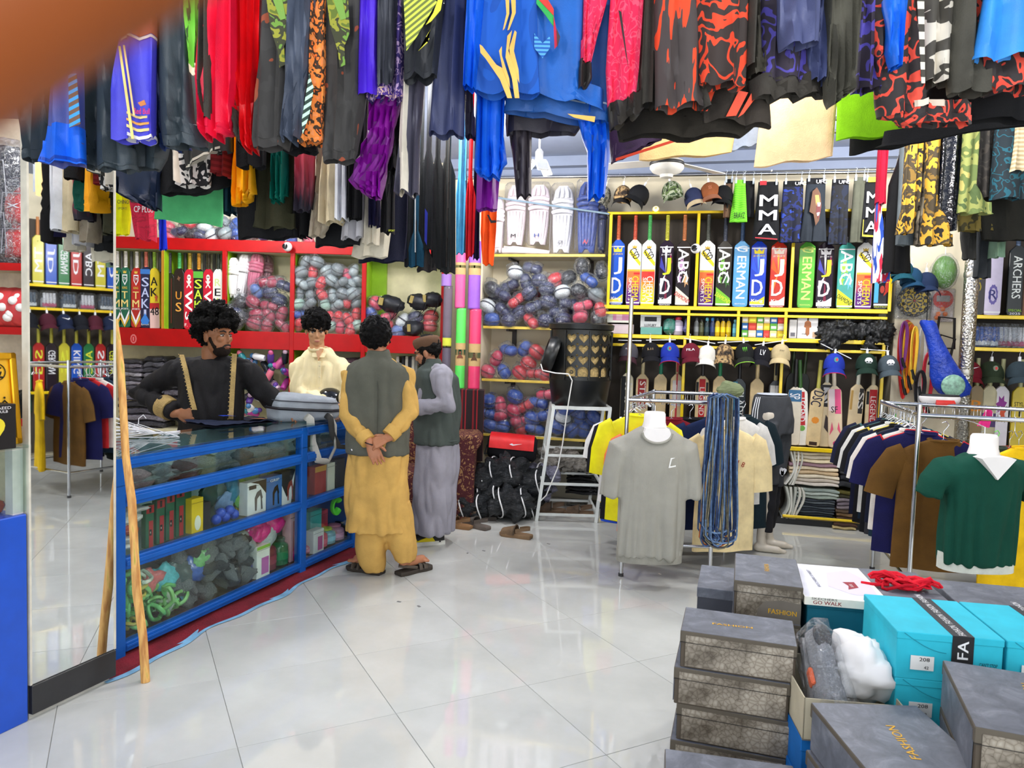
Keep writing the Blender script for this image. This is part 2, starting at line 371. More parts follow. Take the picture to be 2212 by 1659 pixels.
def clip(parent,x=0,y=0,z=0,col=(235,235,238),hook=0.0):
 m=MB().box(x-0.008,x+0.008,y-0.012,y+0.012,z-0.03,z+0.02,0.002)
 if hook:m.tube([(x,y,z+0.02),(x,y,z+0.02+hook*0.6),(x+0.008,y,z+0.02+hook),(x-0.004,y,z+hook+0.026)],0.0015,5)
 return m.build('clip',gloss(col),parent)
def bat_outline(bw,bl,ins=0.0,hw=0.017):
 w=bw/2-ins; sh=bl*0.93
 o=[(-w*0.55,0.0+ins),(w*0.55,0.0+ins),(w*0.9,0.008+ins),(w,0.03+ins),(w,sh-0.02),(w*0.93,sh-ins),(hw+0.012,bl-0.012-ins),(hw,bl-ins)]
 return o+[(-x,z)for x,z in reversed(o[2:])]
def make_bat(name,label,loc,rz,bw,bl,hl,base,design,hcol,group=None,lean=0.0,tilt=0.0,grip='rings',cat='cricket bat'):
 t=thing(name,label,cat,loc,rz,group,rot=(tilt,lean,rz)); y0=-0.020
 m=MB(); rings=[]
 for yy,ins in((y0,0.004),(y0+0.004,0.0),(0.006,0.0),(0.022,bw*0.32)):rings.append([(x,yy,z)for x,z in bat_outline(bw,bl,ins)])
 m.loft(rings); m.build('blade',base,t)
 h=MB().cyl((0,-0.004,bl-0.01),(0,-0.004,bl+hl),0.0165,0.0155,12).build('handle',gloss(hcol,0.5),t,50)
 if grip=='rings' and hl>0.05:
  g=MB(); k=int(hl/0.012)
  for i in range(k):g.lathe([(0.0165,0),(0.0185,0.003),(0.0165,0.006)],10,(0,-0.004,bl+0.012+i*(hl-0.02)/k),caps=False)
  g.build('grip',M(lum(hcol,0.62),0.7,0,0.05,key='rubber'),h,60)
 L=0
 for d in design:
  L+=1; y=y0-0.0004*L; X=lambda u:u*bw*0.47; Z=lambda v:v*bl
  if d[0]=='r':panel(rect(X(d[1]),X(d[2]),Z(d[3]),Z(d[4])),y,d[5]if isinstance(d[5],bpy.types.Material)else flat(d[5]),t,th=0.0003)
  elif d[0]=='p':panel([(X(u),Z(v))for u,v in d[1]],y,flat(d[2]),t,th=0.0003)
  elif d[0]=='t':
   _,s,u,v,w,h_,col=d[:7]; ro=d[7]if len(d)>7 else 0; she=d[8]if len(d)>8 else 0
   lettering(s,X(u),Z(v),w*bw*0.47*2 if ro%180==0 else w*bl,h_*bl if ro%180==0 else h_*bw*0.94,y-0.0008,col,t,ro,she)
 return t
CROWN=lambda v0,v1,w:[(-w,v0),(w,v0),(w*1.15,v1),(w*0.5,v0+(v1-v0)*0.45),(0,v1),(-w*0.5,v0+(v1-v0)*0.45),(-w*1.15,v1)]
def star(u,v,ru,rv,n,inner=0.45,ph=0.3):return[(u+ru*(1 if i%2==0 else inner)*math.cos(ph+math.pi*i/n),v+rv*(1 if i%2==0 else inner)*math.sin(ph+math.pi*i/n))for i in range(2*n)]
WH=(240,240,245); BK=(18,18,22); YE=(238,205,40)
def d_jd(jc,dc,band,rays=None,txt=WH):
 d=[]
 if rays:
  for i,c in enumerate(rays):
   a=0.4+i*1.05; d.append(('p',[(0,0.5),(1.0*math.cos(a)*0.98,0.5+0.42*math.sin(a)),(0.98*math.cos(a+0.42),0.5+0.42*math.sin(a+0.42))],c))
 d+=[('r',-1,1,0.885,0.9,WH),('p',CROWN(0.81,0.89,0.62),band),('t','JD SPORTS',0,0.775,0.8,0.03,band),('t','J',0.12,0.60,0.62,0.26,jc),('t','D',-0.06,0.30,0.75,0.24,dc),('p',[(-1,0.05),(1,0.05),(1,0.17),(0.2,0.11),(-1,0.09)],band),('t','King',0,0.095,0.8,0.06,txt),('r',-1,1,0.035,0.05,WH),('t','EDITION',0,0.018,0.8,0.018,txt)]
 return d
def d_csd(low,alt):
 return[('r',-1,1,0.55,0.93,(240,240,238)),('p',[(-0.6,0.86),(-0.9,0.80),(0.9,0.60),(0.98,0.62),(0.98,0.67)],(225,205,40)),('p',[(-0.8,0.9),(-0.35,0.9),(0.95,0.72),(0.95,0.66)],(245,245,245)),('t','CSD',0.05,0.79,0.17,0.55,BK,62),('p',CROWN(0.87,0.92,0.3),(200,165,50)),('r',-1,1,0.52,0.55,(205,175,60)),('r',-1,1,0.0,0.52,low),('r',0.0,0.95,0.47,0.5,(210,40,40)),('t','CHEEMA',0.3,0.25,0.40,0.5,alt,90),('t','SPORTS',-0.5,0.25,0.36,0.24,(240,235,220),90),('r',-1,1,0.03,0.05,WH)]
def d_abc(a,b,low,lowtxt,col=WH):
 return[('p',star(-0.2,0.62,0.6,0.16,7),a),('p',star(0.45,0.40,0.5,0.12,6),b),('p',star(-0.5,0.42,0.4,0.09,5),a),('p',[(-1,0.02),(1,0.02),(1,0.13),(-1,0.30)],low),('t','ABC',0.0,0.62,0.52,0.8,col,90),('p',[(-0.15,0.36),(0.0,0.36),(0.6,0.52),(0.5,0.54)],col),('t','DIAMOND',0.02,0.13,0.26,0.32,lowtxt,33),('r',-1,1,0.885,0.9,WH),('r',-1,1,0.03,0.05,WH)]
def d_german(col,hi):
 return[('r',-1,1,0.885,0.90,hi),('t','G',0,0.88,0.75,0.09,hi),('t','ERMAN',0.02,0.45,0.66,0.62,hi,90),('t','EDITION',0,0.05,0.7,0.02,hi)]
# ------------------------------------------------------------------ yellow shelving along the back wall
yel=M((240,205,20),0.28,0.15,0.06,key='gold_trim',coat=0.4); brownp=M((74,66,58),0.7,0,0.06,key='laminate'); shelfm=M((150,125,60),0.5,0,0.08,key='laminate')
def wf(px,py,d=0.0):return WF.sz(px,py,d)
a0=wf(1313,460); a1=wf(1930,458); sL,sR=a0[0],a1[0]
Z=dict(top=wf(1620,457)[1],s1=wf(1620,668)[1],s2=wf(1620,733)[1],s2b=wf(1620,748)[1],s3=wf(1800,974)[1])
t=thing('display_shelving','wall shelving of brown panels edged with shiny yellow strips behind cricket bats','shelving',WF.w(sL,0,0),WF.a); wd=sR-sL
MB().box(0,wd,0.31,0.33,0.06,Z['top']).build('back_panel',brownp,t)
def hstrip(x0,x1,z,h=0.03,name='shelf_edge'):MB().box(x0,x1,-0.012,0.004,z-h/2,z+h/2,0.003).build(name,yel,t)
for k,(z,dp)in enumerate(((Z['top'],0.31),(Z['s1'],0.31),(Z['s2'],0.31),(Z['s3'],0.31))):
 MB().box(0,wd,0.004,dp,z-0.009,z+0.009).build('shelf',shelfm,t); hstrip(0,wd,z,0.034 if k else 0.022)
hstrip(0,wd,Z['s1']-0.055,0.022); hstrip(0,wd,Z['s2b']-0.02,0.024)
hstrip(wf(1690,1120)[0]-sL,wd,wf(1800,1122)[1],0.02)
MB().box(wf(1690,1120)[0]-sL,wd,0.0,0.31,wf(1800,1122)[1]-0.02,wf(1800,1122)[1]-0.002).build('shelf',shelfm,t)
def vstrip(px,z0,z1,w=0.026):
 x=wf(px,560)[0]-sL; MB().box(x-w/2,x+w/2,-0.010,0.006,z0,z1,0.003).build('upright',yel,t); MB().box(x-0.008,x+0.008,0.006,0.31,z0,z1).build('divider',brownp,t)
for px in(1317,1506,1712,1927):vstrip(px,Z['s1'],Z['top'])
for px in(1493,1601,1704):vstrip(px,Z['s2'],Z['s1'])
for px in(1317,1487,1700,1920):vstrip(px,Z['s3'],Z['s2'])
for px in(1317,1690,1920):vstrip(px,0.06,Z['s3'],0.02)
MB().box(0,wd,0.02,0.31,0.0,0.06).build('plinth',dark,t)
# small warm spotlight on top of the shelving
p=WF.hit(1417,454,0.02); sp=thing('spotlight','tiny warm spotlight glowing on the yellow shelf top','lamp',(p.x,p.y,Z['top']+0.012),WF.a)
MB().lathe([(0.03,0.0),(0.034,0.012),(0.03,0.03),(0.012,0.04)],14).build('housing',gloss((240,225,150)),sp,50)
MB().lathe([(0.024,-0.002),(0.024,0.001)],14,mat=Matrix.Rotation(math.radians(75),4,'X')@Matrix.Translation((0,0.005,0.032))).build('lens',emit((255,225,120),6),sp)
# top row bats
purple=gradient((225,110,50),(90,25,120),0.10,0.24); redyel=gradient((215,55,40),(238,205,30),0.08,0.26)
TOPB=[(1333,461,'blue bat with white letters J and D and an orange grip',(28,84,190),d_jd(WH,WH,(230,205,60)),(214,96,48)),(1369,461,'white and purple bat reading CHEEMA with a red grip',(235,235,235),d_csd(purple,YE),(214,80,50)),(1400,461,'white and red to yellow bat reading CHEEMA with a green grip',(235,235,235),d_csd(redyel,(245,235,215)),(70,180,90)),(1438,461,'black comic-print bat with lime J and white D and a yellow grip',(38,28,44),d_jd((205,225,40),WH,(220,220,225),[(150,40,80),(235,235,240),(60,60,160),(235,235,240),(120,30,60)]),(205,200,50)),(1475,461,'black bat with pale ABC letters and a cream DIAMOND corner',(34,30,34),d_abc((190,150,190),(225,170,120),(235,225,205),(190,40,50)),(196,112,56)),(1526,461,'white and purple bat reading CHEEMA with a grey grip beside the yellow upright',(235,235,235),d_csd(purple,YE),(88,92,84)),(1563,468,'black bat with ABC letters and a green DIAMOND corner',(30,32,30),d_abc((110,170,60),(60,110,50),(120,190,50),(215,225,60)),(48,56,76)),(1600,478,'sky blue bat reading GERMAN',(86,160,214),d_german(WH,(235,240,245)),(40,72,112)),(1637,512,'blue bat with white letters J and D hanging under the fight shorts reading MMA',(26,62,186),d_jd(WH,WH,(225,205,40),[(60,110,225),(90,150,235),(40,80,210)]),(40,60,110)),(1680,512,'red and orange bat with white letters J and D',(190,44,26),d_jd(WH,WH,(240,225,210),[(235,120,40),(240,160,60),(225,90,30),(235,130,50)]),(40,40,50)),(1741,512,'bright green bat reading GERMAN',(92,178,62),d_german(WH,(225,240,130)),(40,40,50)),(1781,512,'black comic-print bat with lime J and white D hanging under the dark blue shorts',(38,28,44),d_jd((205,225,40),WH,(220,220,225),[(150,40,80),(235,235,240),(60,60,160),(235,235,240),(120,30,60)]),(40,40,50)),(1826,512,'turquoise and lime bat with white ABC letters',(70,160,150),d_abc((150,200,70),(110,180,220),(215,220,50),(50,60,40)),(40,40,50)),(1866,512,'white and purple bat reading CHEEMA beside the bat reading KISS',(235,235,235),d_csd(purple,YE),(40,40,50)),(1906,540,'black bat with yellow letters KISS and a blue edge',(22,24,34),[('r',-1,-0.45,0.1,0.95,(80,170,215)),('p',[(0.2,0.2),(1,0.3),(1,0.5),(0.4,0.4)],(180,50,40)),('t','KISS',0.15,0.60,0.42,0.62,(240,215,50),90),('p',star(0.0,0.3,0.4,0.08,9,0.9),(20,20,24)),('p',star(0.0,0.3,0.3,0.06,9,0.9),(170,60,50)),('r',-1,1,0.06,0.085,WH),('t','EDITION',0,0.04,0.9,0.025,(200,210,90))],(40,40,50)),]
for px,htop,lab,base,des,hc in TOPB:
 s,_=wf(px,600,-0.05); zb=Z['s1']+0.018; zt=wf(px,518+(px-1333)*0.012,-0.05)[1]; bl=zt-zb; zh=wf(px,max(htop,462),-0.05)[1]
 make_bat('cricket_bat',lab,WF.w(s,-0.05,zb),WF.a,0.128 if px>1500 else 0.122,bl,max(0.02,min(zh,Z['top']-0.015)-zt),gloss(base,0.2),des,hc,'cricket bats in the top row of the yellow shelving')
# lower row bats
wood=M((226,200,150),0.45,0,0.07,key='willow',vscale=14); LOWB=[(1353,806,(235,225,190),[('r',-1,-0.2,0,0.95,(24,26,28)),('t','IHAK',0.3,0.5,0.7,0.6,(235,230,215),90)],(140,190,50),'black and cream bat with a lime handle behind the cooler'),(1386,808,None,[('r',-0.7,0.7,0.45,0.92,(168,44,44)),('t','STAN',0.1,0.68,0.42,0.5,(240,235,225),90)],(214,196,150),'cream bat with red sticker reading STAN'),(1424,808,None,[],(24,128,96),'plain willow bat with teal handle beside the bat reading STAN'),(1461,808,None,[('r',-0.7,0.7,0.5,0.9,(222,214,210)),('t','M',0,0.75,0.9,0.16,(190,50,60),90),('t','M',0,0.55,0.9,0.12,(190,50,60),90)],(200,178,130),'willow bat with a pale sticker and red M'),(1516,812,None,[('r',-0.5,0.5,0.3,0.95,(196,40,44)),('r',-1,-0.6,0.7,0.9,(30,30,34)),('r',0.6,1,0.7,0.9,(30,30,34)),('t','LEGEND',0,0.6,0.45,0.4,(240,225,220),90)],(38,34,34),'willow bat with a red centre stripe and black checks'),(1553,812,None,[],(36,140,90),'plain willow bat with green handle under the camouflage cap'),(1597,818,(30,40,48),[('r',-1,-0.3,0.5,0.95,(60,150,190)),('t','GLADOR',0.25,0.55,0.6,0.5,(235,240,240),90),('r',-1,1,0.2,0.4,(190,200,190))],(24,24,28),'black and sky blue bat with white lettering'),(1634,818,None,[],(214,190,140),'plain willow bat with bare handle under the black cap'),(1674,822,(24,24,26),[('r',-0.8,0.8,0.55,0.92,(238,236,232)),('t','H',0,0.75,1.1,0.18,(24,24,26),90),('r',-1,1,0.0,0.4,(222,198,150))],(215,200,150),'black and white bat with a big H'),(1717,836,(220,210,190),[('r',-1,1,0.75,0.95,(60,110,150)),('t','SP',0,0.84,0.1,0.8,WH,90)],(30,30,30),'cream bat with blue top in a black cover'),(1737,838,(236,234,226),[('r',-0.4,0.6,0.35,0.93,(190,44,50)),('r',-1,-0.5,0.7,0.9,(30,30,34)),('t','LEGEND',0.1,0.62,0.42,0.5,WH,90),('p',star(0.1,0.3,0.5,0.05,10,0.9),(110,170,80))],(50,90,40),'white bat with red stripe leaning left of an orange lettered bat'),(1760,838,None,[('t','DSC',0.0,0.82,0.26,0.8,(30,30,60),100),('p',star(0,0.45,0.6,0.06,8,0.9),(238,150,50)),('r',-0.6,0.6,0.02,0.08,(60,40,30))],(196,190,90),'willow bat lettered DSC with an orange patch'),(1786,826,(214,196,160),[('r',-0.95,0.95,0.62,0.96,(40,38,40)),('r',-0.5,0.5,0.68,0.92,(200,200,204)),('t','SS',0,0.78,0.2,0.7,(40,38,40),90),('p',[(-0.2,0.3),(0.6,0.2),(0.7,0.4),(0,0.5)],(60,50,50))],(206,206,196),'willow bat with black and silver shield and a pale handle'),(1810,834,(228,206,176),[('r',0.0,0.9,0.55,0.95,(232,90,140)),('r',-0.9,0.0,0.6,0.95,(240,220,225)),('t','SF',-0.1,0.62,0.5,0.1,(60,40,50)),('p',[(-0.9,0.2),(-0.3,0.3),(-0.5,0.42)],(220,90,120)),('p',[(0.9,0.2),(0.3,0.3),(0.5,0.42)],(220,90,120)),('p',star(0,0.07,0.45,0.045,8,0.85),(200,60,110))],(214,200,180),'willow bat with bright pink stickers under the blue cap'),(1846,830,(222,200,160),[('r',0.3,0.95,0.55,0.94,(50,46,44)),('r',-0.95,-0.6,0.6,0.9,(190,150,80)),('t','SS',0.6,0.75,0.26,0.4,(220,215,210),90),('p',[(0.2,0.1),(0.9,0.2),(0.9,0.32),(0.2,0.24)],(190,60,50))],(206,206,190),'willow bat with black side sticker and a silver handle'),(1886,832,(226,206,164),[('r',-0.55,0.55,0.3,0.93,(192,38,44)),('r',-1,-0.6,0.7,0.9,(30,30,34)),('r',0.6,1,0.7,0.9,(30,30,34)),('t','LEGEND',0,0.62,0.42,0.4,(245,225,220),90),('p',star(0,0.28,0.5,0.06,9,0.85),(40,130,80))],(200,190,160),'willow bat with red centre stripe next to the skipping ropes'),]
for i,(px,yt,base,des,hc,lab)in enumerate(LOWB):
 s,_=wf(px,860,-0.08); zb=Z['s3']+0.02; zt=wf(px,yt,-0.08)[1]
 make_bat('cricket_bat',lab,WF.w(s,-0.08 if i%2 else-0.1,zb),WF.a,0.112,zt-zb,0.24,wood if base is None else gloss(base,0.3),des,hc,'cricket bats in the lower row of the yellow shelving',lean=(0.0,-0.06,0.05)[i%3]if px>1700 else U(-0.01,0.01),tilt=-0.03,grip='plain')
for px,lean in((1706,0.02),(1726,0.05)):
 s,_=wf(px,860,-0.2); make_bat('covered_bat','bat handle in a black cover standing behind the willow bats',WF.w(s,-0.2,Z['s3']+0.02),WF.a,0.10,0.62,0.22,M((26,30,26),0.6),[],(46,62,34),'covered bats behind',lean=lean,grip='plain')
# ------------------------------------------------------------------ caps
def make_cap(label,loc,rz,crown,brim,logo=None,w=0.17,pitch=0.0,roll=0.0,edge=None,group=None,grid=None):
 t=thing('baseball_cap',label,'cap',loc,rz,group,rot=(pitch,roll,rz)); r=w/2
 m=MB(); rings=[]
 for a in(0.06,0.25,0.5,0.8,1.1,1.35,1.57):
  rings.append([(r*math.sin(a)**0.85*math.cos(q)*(1+0.012*math.cos(6*q)),r*1.1*math.sin(a)**0.85*math.sin(q)*(1+0.012*math.cos(6*q)),-0.02-0.115*(1-math.cos(a)))for q in[2*math.pi*k/24 for k in range(24)]])
 rings.append([(x*0.97,y*0.97,z-0.02)for x,y,z in rings[-1]]); rings.append([(x*0.9,y*0.9,z+0.03)for x,y,z in rings[-1]])
 m.loft(rings,caps=True); cw_=m.build('crown',crown,t,60)
 b=MB()
 def brimf(u,v,off=0.0):
  q=-math.pi/2+(u-0.5)*2.2; rr=1.0+v*0.62*math.cos((u-0.5)*2.2)**0.8
  return(r*rr*math.cos(q)*(1-0.10*v),r*1.05*rr*math.sin(q)*0.92,-0.142-v*0.055-0.03*(abs(u-0.5)*2)**2+off)
 b.grid(lambda u,v:brimf(u,v),14,4); b.grid(lambda u,v:brimf(1-u,v,-0.004),14,4)
 bb_=b.build('brim',brim,t,80)
 if edge:MB().tube([brimf(i/16,1.0,-0.002)for i in range(17)],0.0035,5).build('brim_edge',edge,bb_)
 MB().ball((0,0,-0.018),(0.008,0.008,0.005),8,4).build('button',crown,cw_)
 clip(t,0,-0.005,-0.005,hook=0.04)
 if logo:
  s,col,lw,lh=(tuple(logo)+(0,0))[:4]; y=-r*1.12
  if s=='trefoil':
   g=MB()
   for dx,ro in((-0.016,0.5),(0,0),(0.016,-0.5)):
    g.prism([(dx+0.010*math.cos(q)*math.cos(ro)-0.020*math.sin(q)*math.sin(-ro)*1,-0.085+0.020*math.sin(q)*math.cos(ro)+0.010*math.cos(q)*math.sin(-ro))for q in[2*math.pi*k/10 for k in range(10)]],y+0.004,y+0.03)
   g.box(-0.02,0.02,y+0.004,y+0.03,-0.112,-0.108); g.build('logo',flat(col),cw_)
  elif s=='badge':
   MB().prism([(0.018*math.cos(q),-0.085+0.022*math.sin(q))for q in[2*math.pi*k/12 for k in range(12)]],y+0.004,y+0.03).build('logo',flat(col),cw_)
   MB().prism([(0.009*math.cos(q)+0.004,-0.085+0.012*math.sin(q))for q in[2*math.pi*k/8 for k in range(8)]],y+0.003,y+0.03).build('logo',flat((200,60,60)),cw_)
  elif s=='swoosh':
   MB().prism([(-0.035,-0.085),(-0.02,-0.098),(0.04,-0.07),(-0.018,-0.086),(-0.03,-0.075)],y+0.004,y+0.03).build('logo',flat(col),cw_)
  elif s=='claw':
   g=MB()
   for dx in(-0.014,0,0.014):g.prism([(dx-0.004,-0.07),(dx+0.005,-0.068),(dx+0.003,-0.105-0.006*(dx==0)),(dx,-0.09)],y+0.004,y+0.03)
   g.build('logo',flat(col),cw_)
  else:
   g=MB(); letter(g,s,0,-0.09,lw,lh,y+0.001); g.build('logo',flat(col),cw_)
 return t
CAMO_G=camo([(38,44,32),(92,112,64),(170,176,150),(60,84,48)],22); CAMO_B=camo([(40,32,26),(96,74,50),(176,146,100),(58,48,36)],22); CAMO_Y=camo([(26,22,18),(196,148,44),(60,50,32),(120,92,36)],15); CAMO_D=camo([(20,22,24),(48,50,48),(92,92,86),(34,36,36)],14)
CAMO_GR=camo([(110,110,100),(160,156,140),(70,72,66),(190,186,170)],24)
LC=[(1362,735,cloth((84,82,90)),cloth((70,40,50)),('PUMA',(225,220,225),0.05,0.014),'grey cap with a dark maroon brim above the lime handled bat'),(1405,735,cloth((22,22,26)),cloth((22,22,26)),('5.11',(200,170,120),0.05,0.018),'black cap reading 5.11'),(1447,735,cloth((34,56,170)),cloth((30,50,150)),('badge',(70,140,150)),'royal blue cap with red brim edge beside the maroon cap'),(1491,736,cloth((108,26,44)),cloth((100,24,40)),('FILA',WH,0.07,0.02),'maroon cap reading FILA'),(1530,741,cloth((236,232,222)),cloth((238,234,224)),None,'plain white cap clipped beside the maroon cap'),(1567,738,CAMO_B,CAMO_B,None,'brown camouflage cap in the lower row between white and black caps'),(1606,736,cloth((26,28,28)),cloth((34,38,34)),('claw',(110,200,60)),'black cap with green claw mark and lime brim edge'),(1649,742,cloth((22,22,30)),cloth((22,22,30)),('LV',WH,0.042,0.045),'black cap with white interlocked letters'),(1690,738,cloth((196,178,136)),cloth((196,178,136)),('SPORT',(70,60,50),0.04,0.012),'khaki cap at the end of the lower row'),(1804,758,cloth((34,56,170)),cloth((30,50,150)),('badge',(70,140,150)),'royal blue cap with red brim edge hung over pink bat'),(1873,758,cloth((28,52,42)),cloth((28,52,42)),('trefoil',WH),'dark green cap with white leaf emblem'),(1917,762,cloth((74,86,94)),cloth((74,86,94)),('trefoil',WH),'grey cap with white leaf emblem'),]
for px,py,cr,br,lg,lab in LC:
 s,z=wf(px,py,0.08); tilt=U(-0.12,0.12)
 make_cap(lab,WF.w(s,0.08,z),WF.a,cr,br,lg,0.165,-0.15,tilt,cloth((190,40,80))if 'red brim' in lab else(gloss((150,220,60))if 'lime' in lab and 'claw' in lab else None),'caps clipped below the shelf of bottles')
for pts in([(1336,735),(1386,736)],[(1396,735),(1460,734)],[(1478,731),(1545,742)],[(1550,740),(1617,737)],[(1630,745),(1700,735)],[(1772,742),(1838,775)],[(1858,754),(1920,758)]):
 q=[wf(x,y,0.07)for x,y in pts]; e=MB().cyl((0,0,0),(q[1][0]-q[0][0],0,q[1][1]-q[0][1]),0.004,n=6).build('hanger_bar',wplast)
 e.location=WF.w(q[0][0],0.085,q[0][1]); e.rotation_euler=(0,0,WF.a); tag(e,'thin white plastic hanger bar holding clipped caps','hanger','hanger bars of the lower caps')
UC=[(1310,398,CAMO_GR,CAMO_GR,'pale grey camouflage cap half hidden by the blue sleeve',0.16,0.3),(1348,396,CAMO_B,cloth((30,28,28)),'brown camouflage cap with black brim clipped to the rail',0.16,0.05),(1394,398,cloth((24,25,28)),cloth((24,25,28)),'black cap turned to show its camouflage lining',0.19,0.5),(1446,388,CAMO_G,CAMO_G,'green camouflage cap clipped to the rail',0.18,-0.25),(1492,402,cloth((44,52,84)),cloth((206,186,150)),'navy and beige cap',0.17,-0.3),(1530,390,cloth((146,84,48)),cloth((160,104,76)),'brown suede cap with crossed stitching',0.18,-0.2),(1566,396,cloth((20,20,22)),cloth((20,20,22)),'black cap beside the lime fight shorts',0.17,0.1)]
for px,py,cr,br,lab,w,ro in UC:
 s,z=wf(px,py,0.1); make_cap(lab,WF.w(s,0.1,z),WF.a,cr,br,('XX',(190,120,90),0.03,0.03)if 'suede' in lab else None,w,-0.1,ro,None,'caps clipped to the back rail')
# ------------------------------------------------------------------ fight shorts on the rail
def shorts(label,px0,px1,py0,py1,m,band,d=0.12,prints=None,split=True,flare=1.06):
 l,zt=wf(px0,py0,d); r,_=wf(px1,py0,d); zb=wf((px0+px1)/2,py1,d)[1]; w=(r-l)/2; cx=(l+r)/2; h=zt-zb
 t=thing('shorts',label,'shorts',WF.w(cx,d,zb),WF.a,'shorts clipped to the back rail')
 bh=min(0.05,h*0.12)
 mb=MB(); drape(mb,[(-w*0.9,h,w*0.9,h),(-w*0.92,h-bh,w*0.92,h-bh)],0.02,0.1,2,U(0,9),sub=1,hem=False); mb.build('waistband',band,t,60)
 if split:
  mb=MB(); drape(mb,[(-w*0.92,h-bh,w*0.92,h-bh),(-w*0.97,h*0.55,w*0.97,h*0.55)],0.022,0.2,2,U(0,9),hem=False); mb.build('seat',m,t,60)
  for s in(-1,1):
   mb=MB(); e=[(min(s*0.0,s*w*0.97),h*0.56,max(0,s*w*0.97),h*0.56),(min(-s*0.01,s*w*flare),0,max(-s*0.01,s*w*flare),0)]; drape(mb,e,0.024,0.4,1.5,U(0,9)); mb.build('leg',m,t,60)
 else:
  mb=MB(); drape(mb,[(-w*0.92,h-bh,w*0.92,h-bh),(-w*flare,0,w*flare,0)],0.024,0.4,2,U(0,9)); mb.build('leg',m,t,60)
 for x in(-w*0.7,w*0.7):clip(t,x,-0.02,h+0.0,(190,200,210),0.05)
 for k,(typ,a)in enumerate(prints or[]):
  y=-0.05-0.001*k
  if typ=='t':s,x,z,ww,hh,col,ro=a; lettering(s,x*w,z*h,ww*2*w if ro%180==0 else ww*h,hh*h if ro%180==0 else hh*2*w,y,col,t,ro)
  elif typ=='p':pts,col=a; panel([(x*w,z*h)for x,z in pts],y+0.004,flat(col),t,'print',0.002)
 return t
blk=cloth((24,25,28)); bluec=camo([(14,16,24),(22,36,96),(16,20,40),(34,60,150)],14)
shorts('narrow black shorts with a faded beast print next to the lime shorts',1566,1584,388,470,camo([(30,30,32),(120,90,70),(24,24,26)],10),blk,0.10,split=False)
shorts('black shorts hanging behind the lime shorts',1600,1632,392,470,blk,blk,0.09,split=False)
shorts('lime green striped fight shorts',1586,1612,390,480,hatch((120,215,40),(96,190,36),60,(0.5,0,0)),sporty((120,215,40)),0.14,[('t',('BRAVZ',0.1,0.14,0.9,0.14,BK,0))],split=False,flare=1.5)
MMA=lambda c:[('t',('M',0.05,0.67,0.8,0.19,c,0)),('t',('M',0.05,0.42,0.8,0.17,c,0)),('t',('A',0.05,0.18,0.8,0.18,c,0))]
shorts('black fight shorts reading MMA with red hem piping',1636,1684,394,520,blk,blk,0.13,MMA(WH)+[('p',([(-1.0,0.03),(1.0,0.0),(1.0,0.02),(-1.0,0.05)],(170,40,50))),('p',([(-0.8,0.93),(-0.2,0.93),(-0.2,1.0),(-0.8,1.0)],(180,40,50)))],split=False,flare=1.25)
shorts('blue camouflage fight shorts beside the lion shorts',1690,1738,392,524,bluec,blk,0.11,[('t',('UFC',0.6,0.94,0.5,0.05,WH,0))])
shorts('charcoal fight shorts with a roaring lion print',1740,1786,386,522,cloth((40,46,54)),blk,0.14,[('t',('UFC',0.45,0.93,0.5,0.06,WH,0)),('p',([(-0.35,0.78),(0.05,0.84),(0.4,0.74),(0.55,0.55),(0.4,0.32),(0.1,0.24),(-0.15,0.42),(-0.55,0.46),(-0.45,0.6)],(92,56,30))),('p',([(-0.1,0.72),(0.25,0.72),(0.42,0.58),(0.2,0.48),(0.0,0.6)],(206,140,70))),('p',([(0.1,0.6),(0.5,0.6),(0.5,0.44),(0.3,0.34),(0.08,0.44)],(96,24,30))),('p',([(0.14,0.6),(0.46,0.6),(0.42,0.54),(0.2,0.54)],(236,228,215))),('p',([(0.14,0.44),(0.42,0.45),(0.36,0.40),(0.2,0.39)],(236,228,215)))],flare=1.25)
shorts('dark blue mottled fight shorts with a black waistband',1796,1836,388,528,camo([(14,16,20),(22,30,50),(18,20,26),(30,44,84)],12),blk,0.12,[('t',('UFC',0.3,0.94,0.6,0.05,WH,0))])
shorts('olive grey shorts between dark blue and black shorts',1844,1870,384,524,cloth((84,86,74)),cloth((84,86,74)),0.12,split=False,flare=1.1)
shorts('black fight shorts with yellow hem piping and a yellow waist patch',1868,1900,386,515,blk,blk,0.14,MMA((225,225,230))+[('p',([(-1.1,0.02),(1.0,0.0),(1.0,0.03),(-1.0,0.05),(-0.98,0.3),(-1.06,0.3)],(220,205,50))),('p',([(-0.7,0.92),(0.7,0.92),(0.7,1.0),(-0.7,1.0)],(225,205,40)))],split=False,flare=1.2)
